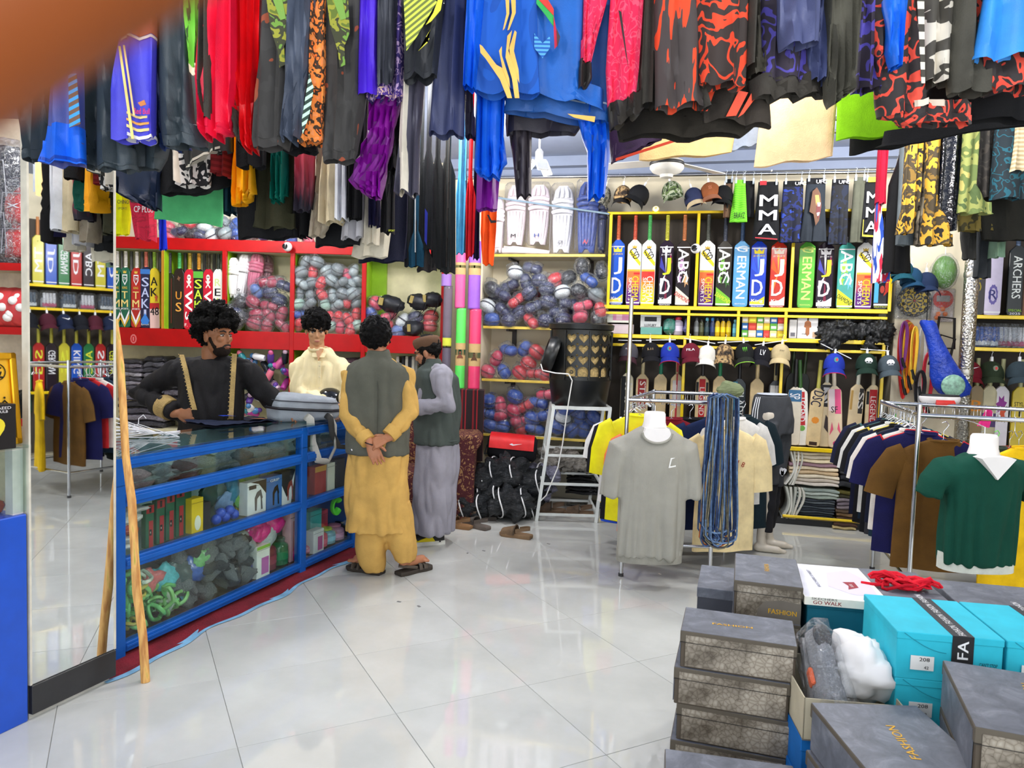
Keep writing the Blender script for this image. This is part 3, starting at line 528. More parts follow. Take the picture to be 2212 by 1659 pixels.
# ------------------------------------------------------------------ bottles, boxes on the middle shelf
zS=Z['s2']+0.02
def onshelf(px0,px1,py,d=-0.06):a=wf(px0,py,d); b=wf(px1,py,d); return a[0],b[0],a[1]
def carton(label,px0,px1,pyt,col,d=-0.05,dep=0.07,z0=None,prints=None,cat='box',group=None,name='carton',F=WF):
 a=F.sz(px0,pyt,d); b=F.sz(px1,pyt,d); zb=zS if z0 is None else z0; w=b[0]-a[0]; h=max(0.02,a[1]-zb)
 t=thing(name,label,cat,F.w((a[0]+b[0])/2,d,zb),F.a,group)
 MB().box(-w/2,w/2,0,dep,0,h,0.002).build('box_body',card(col),t); MB().box(-w/2,w/2,-0.0006,0,h*0.86,h*0.875).build('flap_seam',card(lum(col,0.6)),t)
 for k,(typ,aa)in enumerate(prints or[]):
  y=-0.0012-0.0004*k
  if typ=='r':panel(rect(aa[0]*w/2,aa[1]*w/2,aa[2]*h,aa[3]*h),y,flat(aa[4]),t,'print',0.0003)
  elif typ=='p':panel([(x*w/2,z*h)for x,z in aa[0]],y,flat(aa[1]),t,'print',0.0003)
  elif typ=='t':lettering(aa[0],aa[1]*w/2,aa[2]*h,aa[3]*w,aa[4]*h,y-0.0006,aa[5],t,aa[6]if len(aa)>6 else 0)
 return t
def bottle(label,px,pyt,wpx,col,capc,d=-0.06,z0=None,group='bottles on the yellow shelf',prints=None,clear=False,F=WF,name='drink_bottle'):
 s,zt=F.sz(px,pyt,d); s2,_=F.sz(px+wpx/2,pyt,d); r=s2-s; zb=zS if z0 is None else z0; h=max(0.05,zt-zb)
 t=thing(name,label,'bottle',F.w(s,d-r,zb),F.a,group)
 bm=M(col,0.15,0,0.05,key='tinted_plastic',coat=0.4)
 MB().lathe([(r*0.85,0),(r,0.006),(r,h*0.62),(r*0.93,h*0.72),(r*0.62,h*0.80),(r*0.55,h*0.84)],14).build('bottle_body',bm,t,50)
 MB().lathe([(r*0.62,h*0.83),(r*0.66,h*0.85),(r*0.66,h*0.95),(r*0.4,h)],14).build('bottle_cap',gloss(capc),t,50)
 MB().lathe([(r*1.01,h*0.22),(r*1.01,h*0.5)],14,caps=False).build('bottle_label',gloss(lum(col,1.25)),t,50)
 return t
carton('white box with a pink window on the yellow shelf end',1312,1362,672,(232,236,225),z0=zS+0.10,prints=[('r',(-0.5,0.9,0.2,0.8,(222,150,190))),('r',(-0.2,0.3,0.25,0.75,(240,200,220)))])
carton('flat pink box under the white box with a pink window',1320,1368,700,(206,190,196),dep=0.1)
carton('silver and black box picturing a shaver',1384,1428,680,(200,204,206),z0=zS+0.06,prints=[('r',(-0.6,0.6,0.5,0.85,(40,42,46))),('t',('LUXURY',0,0.2,0.6,0.2,(60,60,66)))])
carton('pale green box under the silver shaver box',1384,1430,704,(110,170,160))
for px0,px1,col,lab in((1432,1462,(40,140,120),'teal plastic wrapped bundle beside the red capped jar'),(1478,1492,(90,90,150),'violet plastic wrapped bundle by the yellow upright')):
 a,b,zt=onshelf(px0,px1,686); r=(b-a)/2; t=thing('wrapped_bundle',lab,'bundle',WF.w((a+b)/2,-0.1,zS),WF.a)
 m=MB().ball((0,0,(zt-zS)/2),(r,0.06,(zt-zS)/2),14,10).mesh('bundle',M(col,0.4)); ripple(m,0.012,(20,20,20),U(0,9)); ob('bundle',m,t)
 m=MB().ball((0,0,(zt-zS)/2),(r*1.06,0.066,(zt-zS)/2*1.06),14,10).mesh('wrapper',film()); ripple(m,0.012,(16,16,16),U(0,9)); ob('wrapper',m,t)
bottle('clear jar with a bright red lid',1466,684,22,(190,180,200),(206,50,70));
for px,c,k,lab,yt in((1505,(120,124,126),(90,92,94),'grey steel bottle',686),(1516,(70,74,50),(40,40,36),'olive bottle with dark cap',688),(1528,(40,60,66),(110,190,214),'dark bottle with light blue cap',686),(1540,(36,52,96),(60,130,200),'navy bottle with blue cap',686),(1551,(214,176,30),(30,30,32),'yellow bottle with black cap',686),(1563,(214,176,30),(30,30,32),'yellow bottle with black cap',686),(1575,(214,176,30),(30,30,32),'yellow bottle with black cap',686),(1589,(96,170,196),(120,190,210),'pale blue bottle',690)):
 bottle(lab+' on the yellow shelf',px,yt,11,c,k)
grp='small cartons stacked on the yellow shelf'; rowsb=[(0,13,(110,190,80),'green'),(14,31,(230,215,190),'cream'),(32,46,(60,120,190),'blue'),(47,60,(214,70,60),'red'),(61,76,(240,225,150),'pale yellow'),(77,98,(232,200,60),'yellow')]
hs=wf(1650,683,-0.05)[1]-zS
for r_,(zo,off)in enumerate(((0,0),(hs*0.34,2),(hs*0.67,4))):
 for i,(x0,x1,col,nm)in enumerate(rowsb):
  c=rowsb[(i+off)%len(rowsb)]; zt=zS+zo+hs*0.31
  a=wf(1603+x0,700,-0.05)[0]; b=wf(1603+x1,700,-0.05)[0]; t=thing('carton','%s shop carton in the small stack between yellow uprights, %s layer'%(c[3],('bottom','middle','top')[r_]),'box',WF.w((a+b)/2,-0.05,zS+zo),WF.a,grp)
  MB().box(-(b-a)/2,(b-a)/2,0,0.09,0,hs*0.325,0.002).build('box_body',card(c[2]),t); panel(rect(-(b-a)*0.36,(b-a)*0.36,hs*0.08,hs*0.2),-0.0006,flat(lum(c[2],1.35)if i%2 else WH),t,'print',0.0003)
carton('narrow white carton beside the box picturing a muscular torso',1706,1722,690,(225,225,225),prints=[('r',(-0.6,0.6,0.1,0.3,(120,120,130)))])
carton('white box picturing a muscular torso',1724,1768,682,(236,236,240),prints=[('p',([(-0.35,0.5),(-0.3,0.72),(0,0.82),(0.3,0.72),(0.35,0.5),(0.18,0.48),(0.2,0.2),(0,0.1),(-0.2,0.2),(-0.18,0.48)],(176,112,72))),('p',([(-0.08,0.8),(0.08,0.8),(0.08,0.93),(-0.08,0.93)],(60,40,30))),('r',(0.5,0.95,0.05,0.3,(200,170,140))),('t',('FITNESS',-0.3,0.2,0.25,0.05,(90,90,90)))])
# heap of black cloth on the shelf end
a,b,zt=onshelf(1772,1922,684,0.0); t=thing('cloth_heap','crumpled heap of black nylon bags on the yellow shelf end','cloth',WF.w((a+b)/2,-0.12,zS-0.01),WF.a)
m=MB()
for k in range(16):x=a+(b-a)*(k+0.5)/16-(a+b)/2; m.ball((x,U(-0.1,0.02),0.075+U(-0.02,0.03)),(U(0.05,0.09),U(0.07,0.11),U(0.07,0.11)),10,8)
for k in range(10):x=a+(b-a)*U(0.02,0.98)-(a+b)/2; m.ball((x,-0.18,U(-0.04,0.12)),(0.05,0.04,0.06),8,6)
mm=remesh(m,0.014,1,'heap'); ripple(mm,0.03,(30,30,30),3); ripple(mm,0.016,(70,70,70),5); ob('heap',setmat(mm,M((24,26,28),0.5,0,0.1,key='nylon')),t)
# folded clothes below
def folded_stack(label,px0,px1,py0,py1,cols,F=WF,d=-0.02,dep=0.26,group=None,zbase=None,lean=0.0,plastic=False):
 a=F.sz(px0,py1,d); b=F.sz(px1,py1,d); zt=F.sz((px0+px1)/2,py0,d)[1]; zb=a[1]if zbase is None else zbase; w=b[0]-a[0]; n=len(cols); h=(zt-zb)/n; cx=(a[0]+b[0])/2
 for i,c in enumerate(cols):
  m=MB(); e=U(-0.01,0.01)
  def prof(y0,hh):return[(y0-hh*0.0,0.0),(y0-hh*0.45,hh*0.25),(y0-hh*0.45,hh*0.75),(y0,hh),(dep,hh),(dep,0)]
  rings=[]
  for k in range(9):
   u=k/8; x=-w/2+w*u; hh=h*(0.96 if 0<k<8 else 0.7); sag=0.10*h*math.sin(3*u*3.1+i)
   rings.append([(x+e,yy,zz+sag)for yy,zz in prof(0.012+0.006*math.sin(9*u+i),hh)])
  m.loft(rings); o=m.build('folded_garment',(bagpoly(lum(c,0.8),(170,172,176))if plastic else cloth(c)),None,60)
  o.location=F.w(cx+lean*i,d,zb+i*h); o.rotation_euler=(0,0,F.a); tag(o,label,'clothing',group or label)
zlow=wf(1800,1122)[1]
g3=[(214,206,196),(196,186,172),(225,214,190),(200,176,140),(216,200,170),(150,120,130),(228,214,180),(206,196,176),(222,208,180)]
folded_stack('folded cream garment in the pale pile under the willow bats',1706,1812,976,1046,g3,group='folded cream garments')
folded_stack('folded charcoal garment beside the pale pile',1814,1872,985,1052,[(52,54,58),(40,42,48),(80,82,86),(36,38,42),(70,72,76)],group='folded charcoal garments')
zmid=wf(1800,1050,-0.02)[1]
folded_stack('folded slate grey garment in the low pile by the floor',1712,1800,1078,1132,[(50,58,66),(38,44,52),(64,72,80),(46,52,60),(72,80,88),(40,46,54),(88,96,102),(58,64,72)],group='folded slate garments',zbase=0.07)
folded_stack('folded pale green garment lying above the slate pile',1720,1812,1056,1078,[(150,162,152),(176,186,178),(140,152,146)],group='folded pale green garments',zbase=wf(1750,1077,-0.02)[1])
folded_stack('folded brown and lilac garment in the low pile near the right rack',1804,1874,1062,1140,[(80,60,50),(120,96,70),(90,74,60),(130,120,126),(110,100,108),(140,130,138),(60,58,40),(90,84,40)],group='folded brown garments',zbase=0.07)
# clothes stood on edge, spines to the front
def upright_row(label,px0,px1,py0,py1,cols,group,F=WF,d=-0.02,lean=0.06):
 a=F.sz(px0,py1,d); b=F.sz(px1,py1,d); zt=F.sz((px0+px1)/2,py0,d)[1]; n=len(cols); w=(b[0]-a[0])/n; h=zt-a[1]
 for i,c in enumerate(cols):
  m=MB(); rings=[]
  for k in range(9):
   v=k/8; z=h*v; bow=lean*math.sin(v*2.4)+0.012*math.sin(5*v+i)
   rings.append([(bow-w*0.48,0.008,z),(bow-w*0.25,-0.01,z),(bow+w*0.25,-0.01,z),(bow+w*0.48,0.008,z),(bow+w*0.48,0.22,z),(bow-w*0.48,0.22,z)])
  m.loft(rings); o=m.build('folded_garment',cloth(c),None,60); o.location=F.w(a[0]+w*(i+0.5),d,a[1]); o.rotation_euler=(0,0,F.a); tag(o,label,'clothing',group)
upright_row('folded ivory garment standing on edge in the upper pale pile',1694,1716,974,1046,[(214,214,206),(200,200,190),(220,218,208),(190,190,180)],'ivory garments on edge, upper shelf')
upright_row('folded ivory garment standing on edge beside the slate pile',1686,1722,1052,1118,[(190,194,186),(206,206,196),(180,184,176),(210,208,198),(196,196,186)],'ivory garments on edge, lower shelf',lean=0.05)
# ------------------------------------------------------------------ bagged guards: shared shapes
def guard_mesh(kind):
 m=MB()
 if kind==0:
  m.loft([[(0.085*a*math.cos(q),0.07*a*math.sin(q),z)for q in[2*math.pi*k/14 for k in range(14)]]for a,z in((0.3,-0.062),(0.75,-0.055),(0.98,-0.03),(1.0,0.0),(0.95,0.03),(0.8,0.05),(0.5,0.064),(0.15,0.07))])
 elif kind==1:
  m.loft([[(0.06*a*math.cos(q),0.06*a*math.sin(q),z)for q in[2*math.pi*k/14 for k in range(14)]]for a,z in((0.35,-0.08),(0.8,-0.068),(1.0,-0.035),(1.0,0.0),(0.9,0.04),(0.68,0.068),(0.3,0.084))])
 else:
  m.loft([[(x,0.062*a*math.cos(q)*(0.9 if abs(x)<0.01 else 1),0.052*a*math.sin(q)*(0.85 if abs(x)<0.01 else 1))for q in[2*math.pi*k/14 for k in range(14)]]for a,x in((0.3,-0.098),(0.75,-0.088),(1.0,-0.055),(0.97,0.0),(1.0,0.055),(0.75,0.088),(0.3,0.098))])
 return m.mesh('guard',flat((200,200,200)),179)
def strap_mesh(kind):
 r=(0.087,0.063,0.1)[kind]; m=MB(); s=(0.0,0.01,0.0)[kind]
 if kind<2:m.loft([[(r*f*math.cos(q),(0.072,0.063)[kind]*f*math.sin(q),s+z)for q in[2*math.pi*k/14 for k in range(14)]]for f,z in((1.0,-0.008),(1.03,-0.004),(1.03,0.004),(1.0,0.008))],caps=False)
 else:m.loft([[(x,0.064*f*math.cos(q),0.054*f*math.sin(q))for q in[2*math.pi*k/14 for k in range(14)]]for f,x in((0.92,-0.008),(0.97,-0.004),(0.97,0.004),(0.92,0.008))],caps=False)
 return m.mesh('strap',flat((30,30,34)),60)
def bag_mesh(seed,kind=0):
 m=MB(); rr=(0.105,0.085,0.115)[kind]; rz=(0.082,0.10,0.068)[kind]
 m.ball((0,0,0),(rr,0.085,rz),20,14); me=m.mesh('plastic_bag',film(),40)
 for v in me.vertices:
  c=v.co; k=noise.noise(Vector((c.x*26+seed,c.y*26,c.z*26-seed))); e=noise.noise(Vector((c.x*9-seed,c.y*9,c.z*9+seed*2)))
  q=1+0.14*k+0.16*e
  if c.z>rz*0.55 and c.x*math.cos(seed)>0.02:q*=1.28
  v.co=c*q
 return me
GM=[guard_mesh(k)for k in range(3)]; SM=[strap_mesh(k)for k in range(3)]; BM=[[bag_mesh(3.1*i+1.7*k,k)for i in range(4)]for k in range(3)]
GC=dict(n=(38,44,84),k=(30,32,40),r=(206,44,52),p=(214,64,92),m=(160,44,70),b=(30,78,164),w=(226,228,226),g=(120,128,130),c=(150,160,160),e=(150,178,160),l=(80,110,170))
GN=dict(n='navy',k='black',r='red',p='pink',m='maroon',b='blue',w='white',g='grey',c='pale grey',e='pale green',l='light blue')
def bagged(F,px,py,c,where,d=-0.1,sc=1.0,kind=None):
 p=F.hit(px,py,d); k=RNG.choice((0,0,1,2))if kind is None else kind
 t=thing('padded_guard','%s padded guard in a clear bag %s'%(GN[c],where),'guard',p,group='%s guards %s'%(GN[c],where),rot=(U(-0.5,0.5),U(-0.7,0.7),F.a+U(-0.7,0.7))); t.scale=(sc,)*3
 gd=ob('guard',GM[k],t,mat=M(GC[c],0.35,0,0.08,key='vinyl',coat=0.2)); ob('strap',SM[k],gd,mat=M(lum(GC[c],0.6)if c!='w' else(60,60,70),0.6,key='strap')); ob('plastic_bag',BM[k][RNG.randrange(4)],t)
 return t
# ------------------------------------------------------------------ cream shelves by the corner
sA=wf(1044,700)[0]; sB=sL-0.01; shelfpx=[(549,1180),(707,1180),(823,1180),(944,1180)]
where4=['under the leg pads','on the shelf above the cooler','on the shelf beside the cooler','on the bottom shelf behind the white stand']
SHZ=[]
for i,(py,px)in enumerate(shelfpx):
 z=wf(px,py)[1]; SHZ.append(z)
 t=thing('wall_shelf','cream wall shelf with yellow edge carrying %s'%('cricket leg pads','the large heap of bagged guards','a few red and blue bagged guards','stacked red and blue bagged guards')[i],'shelf',WF.w(sA,0,z),WF.a)
 MB().box(0,sB-sA,0.0,0.36,-0.022,-0.002).build('board',cream,t); MB().box(0,sB-sA,-0.006,0.0,-0.024,0.0,0.002).build('edge_strip',M((220,190,80),0.35,0.1),t)
 for x in(0.22,(sB-sA)*0.85):MB().box(x-0.02,x+0.02,0.33,0.355,-0.22,-0.024).box(x-0.012,x+0.012,0.06,0.34,-0.045,-0.024).build('bracket',M((50,44,40),0.5),t)
wallbox('trim_3',sA-0.06,sA-0.02,0.0,0.36,0,wf(1044,395)[1],cream,WF.a,WF.o)
G7=[(465,790,'w'),(590,760,'n'),(640,850,'n'),(760,845,'r'),(855,830,'k'),(960,750,'k'),(1105,780,'k'),(1010,845,'b'),(285,910,'k'),(420,890,'n'),(360,950,'n'),(540,860,'n'),(470,1000,'r'),(565,945,'n'),(695,910,'n'),(810,935,'w'),(935,930,'k'),(1065,955,'g'),(255,1040,'w'),(375,1070,'n'),(490,1090,'n'),(600,1045,'n'),(710,1010,'n'),(860,1020,'n'),(965,1040,'p'),(1095,1070,'r'),(285,1140,'b'),(410,1150,'n'),(580,1150,'r'),(690,1150,'n'),(780,1080,'n'),(820,1140,'n'),(945,1120,'p'),(1080,1130,'k')]
for x,y,c in G7:bagged(WF,980+x/3.457,360+y/3.457,c,where4[1],0.0+U(-0.05,0.02),0.9)
for k in range(10):bagged(WF,1070+k*23+U(-6,6),685-U(0,60),RNG.choice('nnkrb'),where4[1],-0.2,0.95)
for x,y,c in[(410,1370,'b'),(530,1360,'b'),(620,1385,'r'),(320,1430,'p'),(560,1470,'r'),(255,1530,'p'),(375,1530,'b'),(495,1540,'r'),(615,1545,'r'),(690,1560,'r')]:bagged(WF,980+x/3.457,360+y/3.457,c,where4[2],-0.06,0.92)
for x,y,c in[(500,365,'b'),(290,400,'b'),(380,430,'p'),(490,480,'p'),(590,440,'r'),(690,415,'b'),(755,350,'p'),(280,500,'b'),(380,515,'p'),(540,560,'p'),(640,540,'b'),(760,510,'b'),(300,600,'b'),(400,610,'b'),(540,620,'r'),(660,625,'b'),(890,545,'w'),(1030,535,'b'),(840,610,'b'),(970,640,'b'),(1060,630,'b'),(1140,540,'b'),(900,470,'b'),(1000,470,'b')]:bagged(WF,980+x/3.77,760+y/3.77,c,where4[3],-0.06,0.95)
# leg pads
def leg_pad(label,px0,px1,py0,py1,col,F=WF,d=-0.08,logo=None,lcol=BK,bag=True,group='cricket leg pads on the top shelf',rx=-0.06,ry=0.0):
 a=F.sz(px0,py1,d); b=F.sz(px1,py0,d); w=(b[0]-a[0])/2; h=b[1]-a[1]
 t=thing('leg_pad',label,'leg pad',F.w((a[0]+b[0])/2,d,a[1]),F.a,group,rot=(rx,ry,F.a)); pm=M(col,0.45,0,0.03,0.1,80,key='padded_vinyl')
 ol=[(-w*0.72,0),(-w*0.35,0.0),(-w*0.15,h*0.05),(w*0.15,h*0.05),(w*0.35,0),(w*0.72,0),(w*0.9,h*0.3),(w,h*0.62),(w*0.98,h*0.8),(w*0.8,h*0.93),(w*0.4,h*0.995),(-w*0.4,h*0.995),(-w*0.8,h*0.93),(-w*0.98,h*0.8),(-w,h*0.62),(-w*0.9,h*0.3)]
 m=MB(); m.loft([[(x*f,y+0.10*(x/w)**2*(-0.35 if False else 0.35),h/2+(z-h/2)*f)for x,z in ol]for y,f in((-0.03,0.9),(-0.018,1.0),(0.02,1.0),(0.035,0.88))]); m.build('pad_body',pm,t,50)
 for k in range(5):
  x=(k-2)*w*0.34; r=MB(); r.tube([(x*0.72,-0.028+0.035*(x/w)**2,h*0.09),(x*0.85,-0.036+0.035*(x/w)**2,h*0.3),(x,-0.036+0.035*(x/w)**2,h*0.55)],[0.012,0.017,0.015],8); r.build('rib',pm,t,60)
 for k in range(3):
  z=h*(0.60+0.075*k); MB().tube([(-w*0.93,-0.004,z),(-w*0.5,-0.032,z+0.008),(0,-0.042,z+0.01),(w*0.5,-0.032,z+0.008),(w*0.93,-0.004,z)],0.02,8).build('knee_roll',pm,t,60)
 for k in range(3):
  x=(k-1)*w*0.5; MB().tube([(x,-0.03,h*0.81),(x*0.95,-0.034,h*0.88),(x*0.7,-0.02,h*0.965)],[0.014,0.018,0.012],8).build('top_roll',pm,t,60)
 if logo:lettering(logo,0,h*0.14,w*0.5,h*0.06,-0.058,lcol,t)
 if bag:
  mb=MB(); mb.box(-w*1.08,w*1.08,-0.075,0.06,-0.005,h*1.03,0.03); me=mb.mesh('plastic_bag',film((250,250,252),0.03),40); ob('plastic_bag',me,t)
 return t
leg_pad('white leg pad standing edge-on in the corner by orange tee',1066,1088,428,546,(232,222,222),logo=None,d=-0.04)
leg_pad('white leg pad marked with a black M',1090,1136,398,530,(234,220,222),logo='M',d=-0.08)
leg_pad('white leg pad marked with a blue H',1139,1187,397,529,(234,220,224),logo='H',lcol=(50,80,150),d=-0.08)
leg_pad('white leg pad with green side dots',1189,1239,399,546,(226,226,230),logo='ADM',lcol=(90,90,96),d=-0.04)
leg_pad('blue leg pad in a wrinkled clear bag',1243,1294,390,546,(38,70,150),logo='A/',lcol=(220,70,70),d=-0.04)
leg_pad('dark blue leg pad at the end beside the blue bat',1290,1311,420,546,(40,52,96),d=-0.10)
a=wf(1084,546,0.0); b=wf(1186,546,0.0); t=thing('leg_pad','white leg pad lying flat in front of the standing pads','leg pad',WF.w(a[0],-0.02,SHZ[0]),WF.a,'cricket leg pads on the top shelf')
MB().tube([(0,0,0.035),(0.1,0,0.045),(0.3,-0.005,0.03),(b[0]-a[0],0,0.02)],[0.03,0.042,0.03,0.018],10,flat=0.7).build('pad_body',M((236,222,222),0.5,0,0.03,key='padded_vinyl'),t,60)
for k in range(3):MB().tube([(0.02,-0.02,0.03+0.018*k),(0.2,-0.03,0.03+0.012*k),(b[0]-a[0],-0.012,0.018)],0.008,6).build('rib',M((228,214,216),0.5,0,0.03,key='padded_vinyl'),t,60)
e=wf(1074,427,0.03); f=wf(1316,462,0.03)
o=MB().box(0,math.hypot(f[0]-e[0],f[1]-e[1]),-0.001,0.001,-0.008,0.008).build('webbing_strap',cloth((120,140,156))); o.location=WF.w(e[0],0.03,e[1]); o.rotation_euler=(0,-math.atan2(f[1]-e[1],f[0]-e[0]),WF.a); tag(o,'grey webbing strap stretched across the leg pads','strap')
# ------------------------------------------------------------------ red shelving
redp=M((168,4,8),0.4,0,0.06,key='red_paint',coat=0.05,spec=0.25); lime=M((142,186,26),0.5,0,0.06,key='lime_paint'); creamp=M((214,206,170),0.6,0,0.05,key='laminate')
def rf(px,py,d=0.0):return RF.sz(px,py,d)
xl=-4.4; xr=rf(962,640)[0]; zT0=rf(560,545)[1]; zT1=rf(560,520)[1]; zM0=rf(560,754)[1]; zM1=rf(560,716)[1]
t=thing('red_shelving','red painted shelving with lime dividers along the wall behind counter','shelving',(xl,7.0,0)); W_=xr-xl
MB().box(0,W_,0.36,0.38,0.02,zT1).build('back_panel',creamp,t)
MB().box(0,W_,0.0,0.36,zT0,zT0+0.02).build('shelf',creamp,t); MB().box(0,W_,-0.02,0.0,zT0,zT1,0.003).build('fascia',redp,t); MB().box(0,W_,0,0.36,zT1-0.02,zT1).build('top_board',redp,t)
MB().box(0,W_,0.0,0.36,zM1-0.02,zM1).build('shelf',creamp,t); MB().box(0,W_,-0.03,0.0,zM0,zM1,0.003).build('fascia',redp,t)
MB().box(0,W_,0.0,0.36,0.55,0.57).build('shelf',creamp,t)
for px in(205,353,487,633,787,958):
 x=rf(px,640)[0]-xl
 if px in(353,205):MB().box(x-0.012,x+0.012,0.0,0.36,zM1,zT0).build('divider',lime,t); MB().box(x-0.006,x+0.006,-0.03,0.0,zM1,zT0).build('edge_strip',M((190,130,40),0.4),t)
 else:
  MB().box(x-0.02,x+0.02,-0.035,0.0,0.02,zT0,0.003).build('upright',redp,t); MB().box(x-0.012,x+0.012,0.0,0.36,0.02,zT0).build('divider',lime,t)
for px0,px1 in((318,350),(355,378),(488,500)):
 a,b=rf(px0,640)[0]-xl,rf(px1,640)[0]-xl; MB().box(a,b,0.33,0.355,zM1,zT0-0.01).build('lime_panel',lime,t)
x=rf(786,640)[0]-xl; x2=rf(822,640)[0]-xl; MB().box(x,x2,0.3,0.355,zM1,zT0-0.01).build('lime_panel',lime,t)
# emblem on the red fascia
x,z=rf(292,732);
MB().prism([(x-xl+0.03*math.cos(q),z+0.045*math.sin(q))for q in[2*math.pi*k/10 for k in range(10)]],-0.032,-0.030).build('emblem',flat((214,120,120)),t)
MB().prism([(x-xl+0.02*math.cos(q),z+0.032*math.sin(q))for q in[2*math.pi*k/10 for k in range(10)]],-0.033,-0.030).build('emblem',flat((190,40,44)),t)
lettering('I',x-xl,z,0.008,0.035,-0.0338,(225,150,150),t)
TM=lambda c,c2:[('p',[(-0.5,0.88),(0.5,0.88),(0.5,0.78),(0,0.70),(-0.5,0.78)],WH),('p',[(-0.38,0.86),(0.38,0.86),(0.38,0.79),(0,0.73),(-0.38,0.79)],c),('t','TM',0,0.81,0.3,0.05,WH),('p',CROWN(0.90,0.95,0.3),(220,190,80)),('t','KING',0,0.66,0.5,0.04,(220,190,80)),('t','T',0,0.54,0.6,0.12,(232,210,130)),('t','M',0,0.40,0.7,0.12,(232,210,130)),('t','SPORTS',0,0.31,0.8,0.03,WH),('p',[(-0.95,0.30),(0,0.12),(0.95,0.30),(0.95,0.24),(0,0.04),(-0.95,0.24)],WH),('p',[(-0.95,0.22),(0,0.03),(0.95,0.22),(0.95,0.15),(0,0.0),(-0.95,0.15)],(214,170,50))]
SAKI=lambda c:[('t','S',0,0.75,0.75,0.15,c),('t','A',0,0.58,0.8,0.15,c),('t','K',0,0.40,0.75,0.15,c),('t','I',0,0.23,0.25,0.14,c),('t','POWER',0,0.11,0.8,0.035,WH),('t','EDITION',0,0.06,0.8,0.035,WH)]
WSd=[('p',star(0,0.86,0.4,0.05,10,0.95),(235,225,220)),('r',-0.2,0.2,0.77,0.82,(235,225,220)),('p',[(-0.5,0.79),(-0.4,0.81),(0.5,0.70),(0.4,0.68)],(235,225,220)),('p',[(0.5,0.79),(0.4,0.81),(-0.5,0.70),(-0.4,0.68)],(235,225,220)),('p',star(-0.14,0.865,0.09,0.013,6,0.95),BK),('p',star(0.14,0.865,0.09,0.013,6,0.95),BK),('t','WS',0,0.40,0.5,0.75,WH,90)]
LB=[(254,578,(20,96,72),TM((20,96,72),0),(225,220,214),'green bat lettered TM behind the leaning wooden stick'),(272,578,(20,96,72),TM((20,96,72),0),(226,222,216),'green bat lettered TM beside the red TM bat'),(296,579,(176,34,30),TM((150,30,30),0),(226,222,216),'red bat lettered TM beside the green TM bat'),(316,577,(26,30,70),SAKI((190,200,240))+[('r',-1,1,0.88,0.96,(60,120,200)),('p',[(-0.9,0.12),(0,0.24),(0.9,0.12),(0.6,0.06),(-0.6,0.06)],(60,130,220))],(214,110,90),'dark blue bat lettered SAKI'),(337,580,(225,200,40),[('r',-1,1,0.0,0.32,(236,200,196)),('r',-1,1,0.32,0.42,(190,44,44)),('t','A',0,0.78,0.7,0.14,BK),('t','K',0,0.60,0.7,0.14,BK),('t','48',0,0.28,0.9,0.13,BK),('p',star(0.4,0.5,0.4,0.08,5),(210,90,60))],(150,190,60),'yellow and pink bat lettered AK 48'),(367,590,(30,28,28),[('r',-1,-0.7,0.1,0.9,(190,190,190)),('r',0.4,0.6,0.1,0.9,(90,30,30))],(60,60,64),'black bat with thin silver edge leaning on divider'),(388,580,(34,24,20),[('p',star(0,0.83,0.4,0.05,4,0.5),(120,80,60)),('t','U',0,0.55,0.6,0.13,(214,140,50)),('t','S',0,0.36,0.6,0.15,(226,160,70))],(80,190,110),'dark brown bat with golden letters U and S'),(410,582,(196,28,52),WSd+[('t','F.',-0.5,0.07,0.3,0.05,WH)],(190,160,40),'crimson skull bat lettered WS beside the brown US bat'),(430,582,(26,30,26),SAKI((200,225,60))+[('r',-1,1,0.85,0.96,(90,170,60))],(222,150,30),'black bat with lime letters SAKI'),(451,582,(196,28,52),WSd,(60,50,30),'crimson skull bat lettered WS beside the white bat'),(472,582,(232,232,226),[('t','R',0,0.78,0.6,0.12,(200,220,150)),('t','E',0,0.62,0.6,0.12,BK),('t','A',0,0.46,0.7,0.13,(190,215,90)),('t','R',0,0.30,0.7,0.12,WH),('r',-1,1,0.15,0.42,(120,160,70)),('t','R',0,0.28,0.7,0.14,WH)],(50,60,50),'white and green bat behind the curly hair')]
for i,(px,yt,base,des,hc,lab)in enumerate(LB):
 s,_=rf(px,640,-0.1); zt=rf(px,yt,-0.1)[1]; zb=zM1
 make_bat('cricket_bat',lab,(s,7.1,zb+0.002),0,0.098,zt-zb,min(0.2,zT0-0.02-zt),gloss(base,0.25),des,hc,'cricket bats on the red shelving',lean=0.0 if i!=4 else-0.02)
for k,px in enumerate((262,283,306,325,345,372,399,420,441,462,481)):
 s,_=rf(px,640,-0.25); make_bat('cricket_bat','grey handled bat standing behind the lettered bats on red shelving',(s,7.26,zM1+0.002),0,0.09,0.55,0.24,gloss((60,56,56),0.4),[],(110,108,110),'bats in the back row of the red shelving',grip='plain')
w_red='in the red shelving behind the sellers'
for x,y,c in[(270,790,'m'),(160,940,'m'),(285,970,'m'),(190,1040,'m'),(280,1040,'m'),(380,1030,'m'),(170,1100,'m'),(265,1120,'m'),(390,1120,'m'),(400,820,'n'),(190,860,'l'),(290,870,'n'),(360,930,'n'),(60,950,'k'),(70,1050,'k'),(30,1100,'k'),(-20,1010,'k'),(-30,1080,'n'),(330,800,'m'),(20,1000,'n')]:bagged(RF,500+x/3.457,380+y/3.457,c,w_red,-0.06,0.88)
w_b='in the lime-sided cubby above the cream shirt'
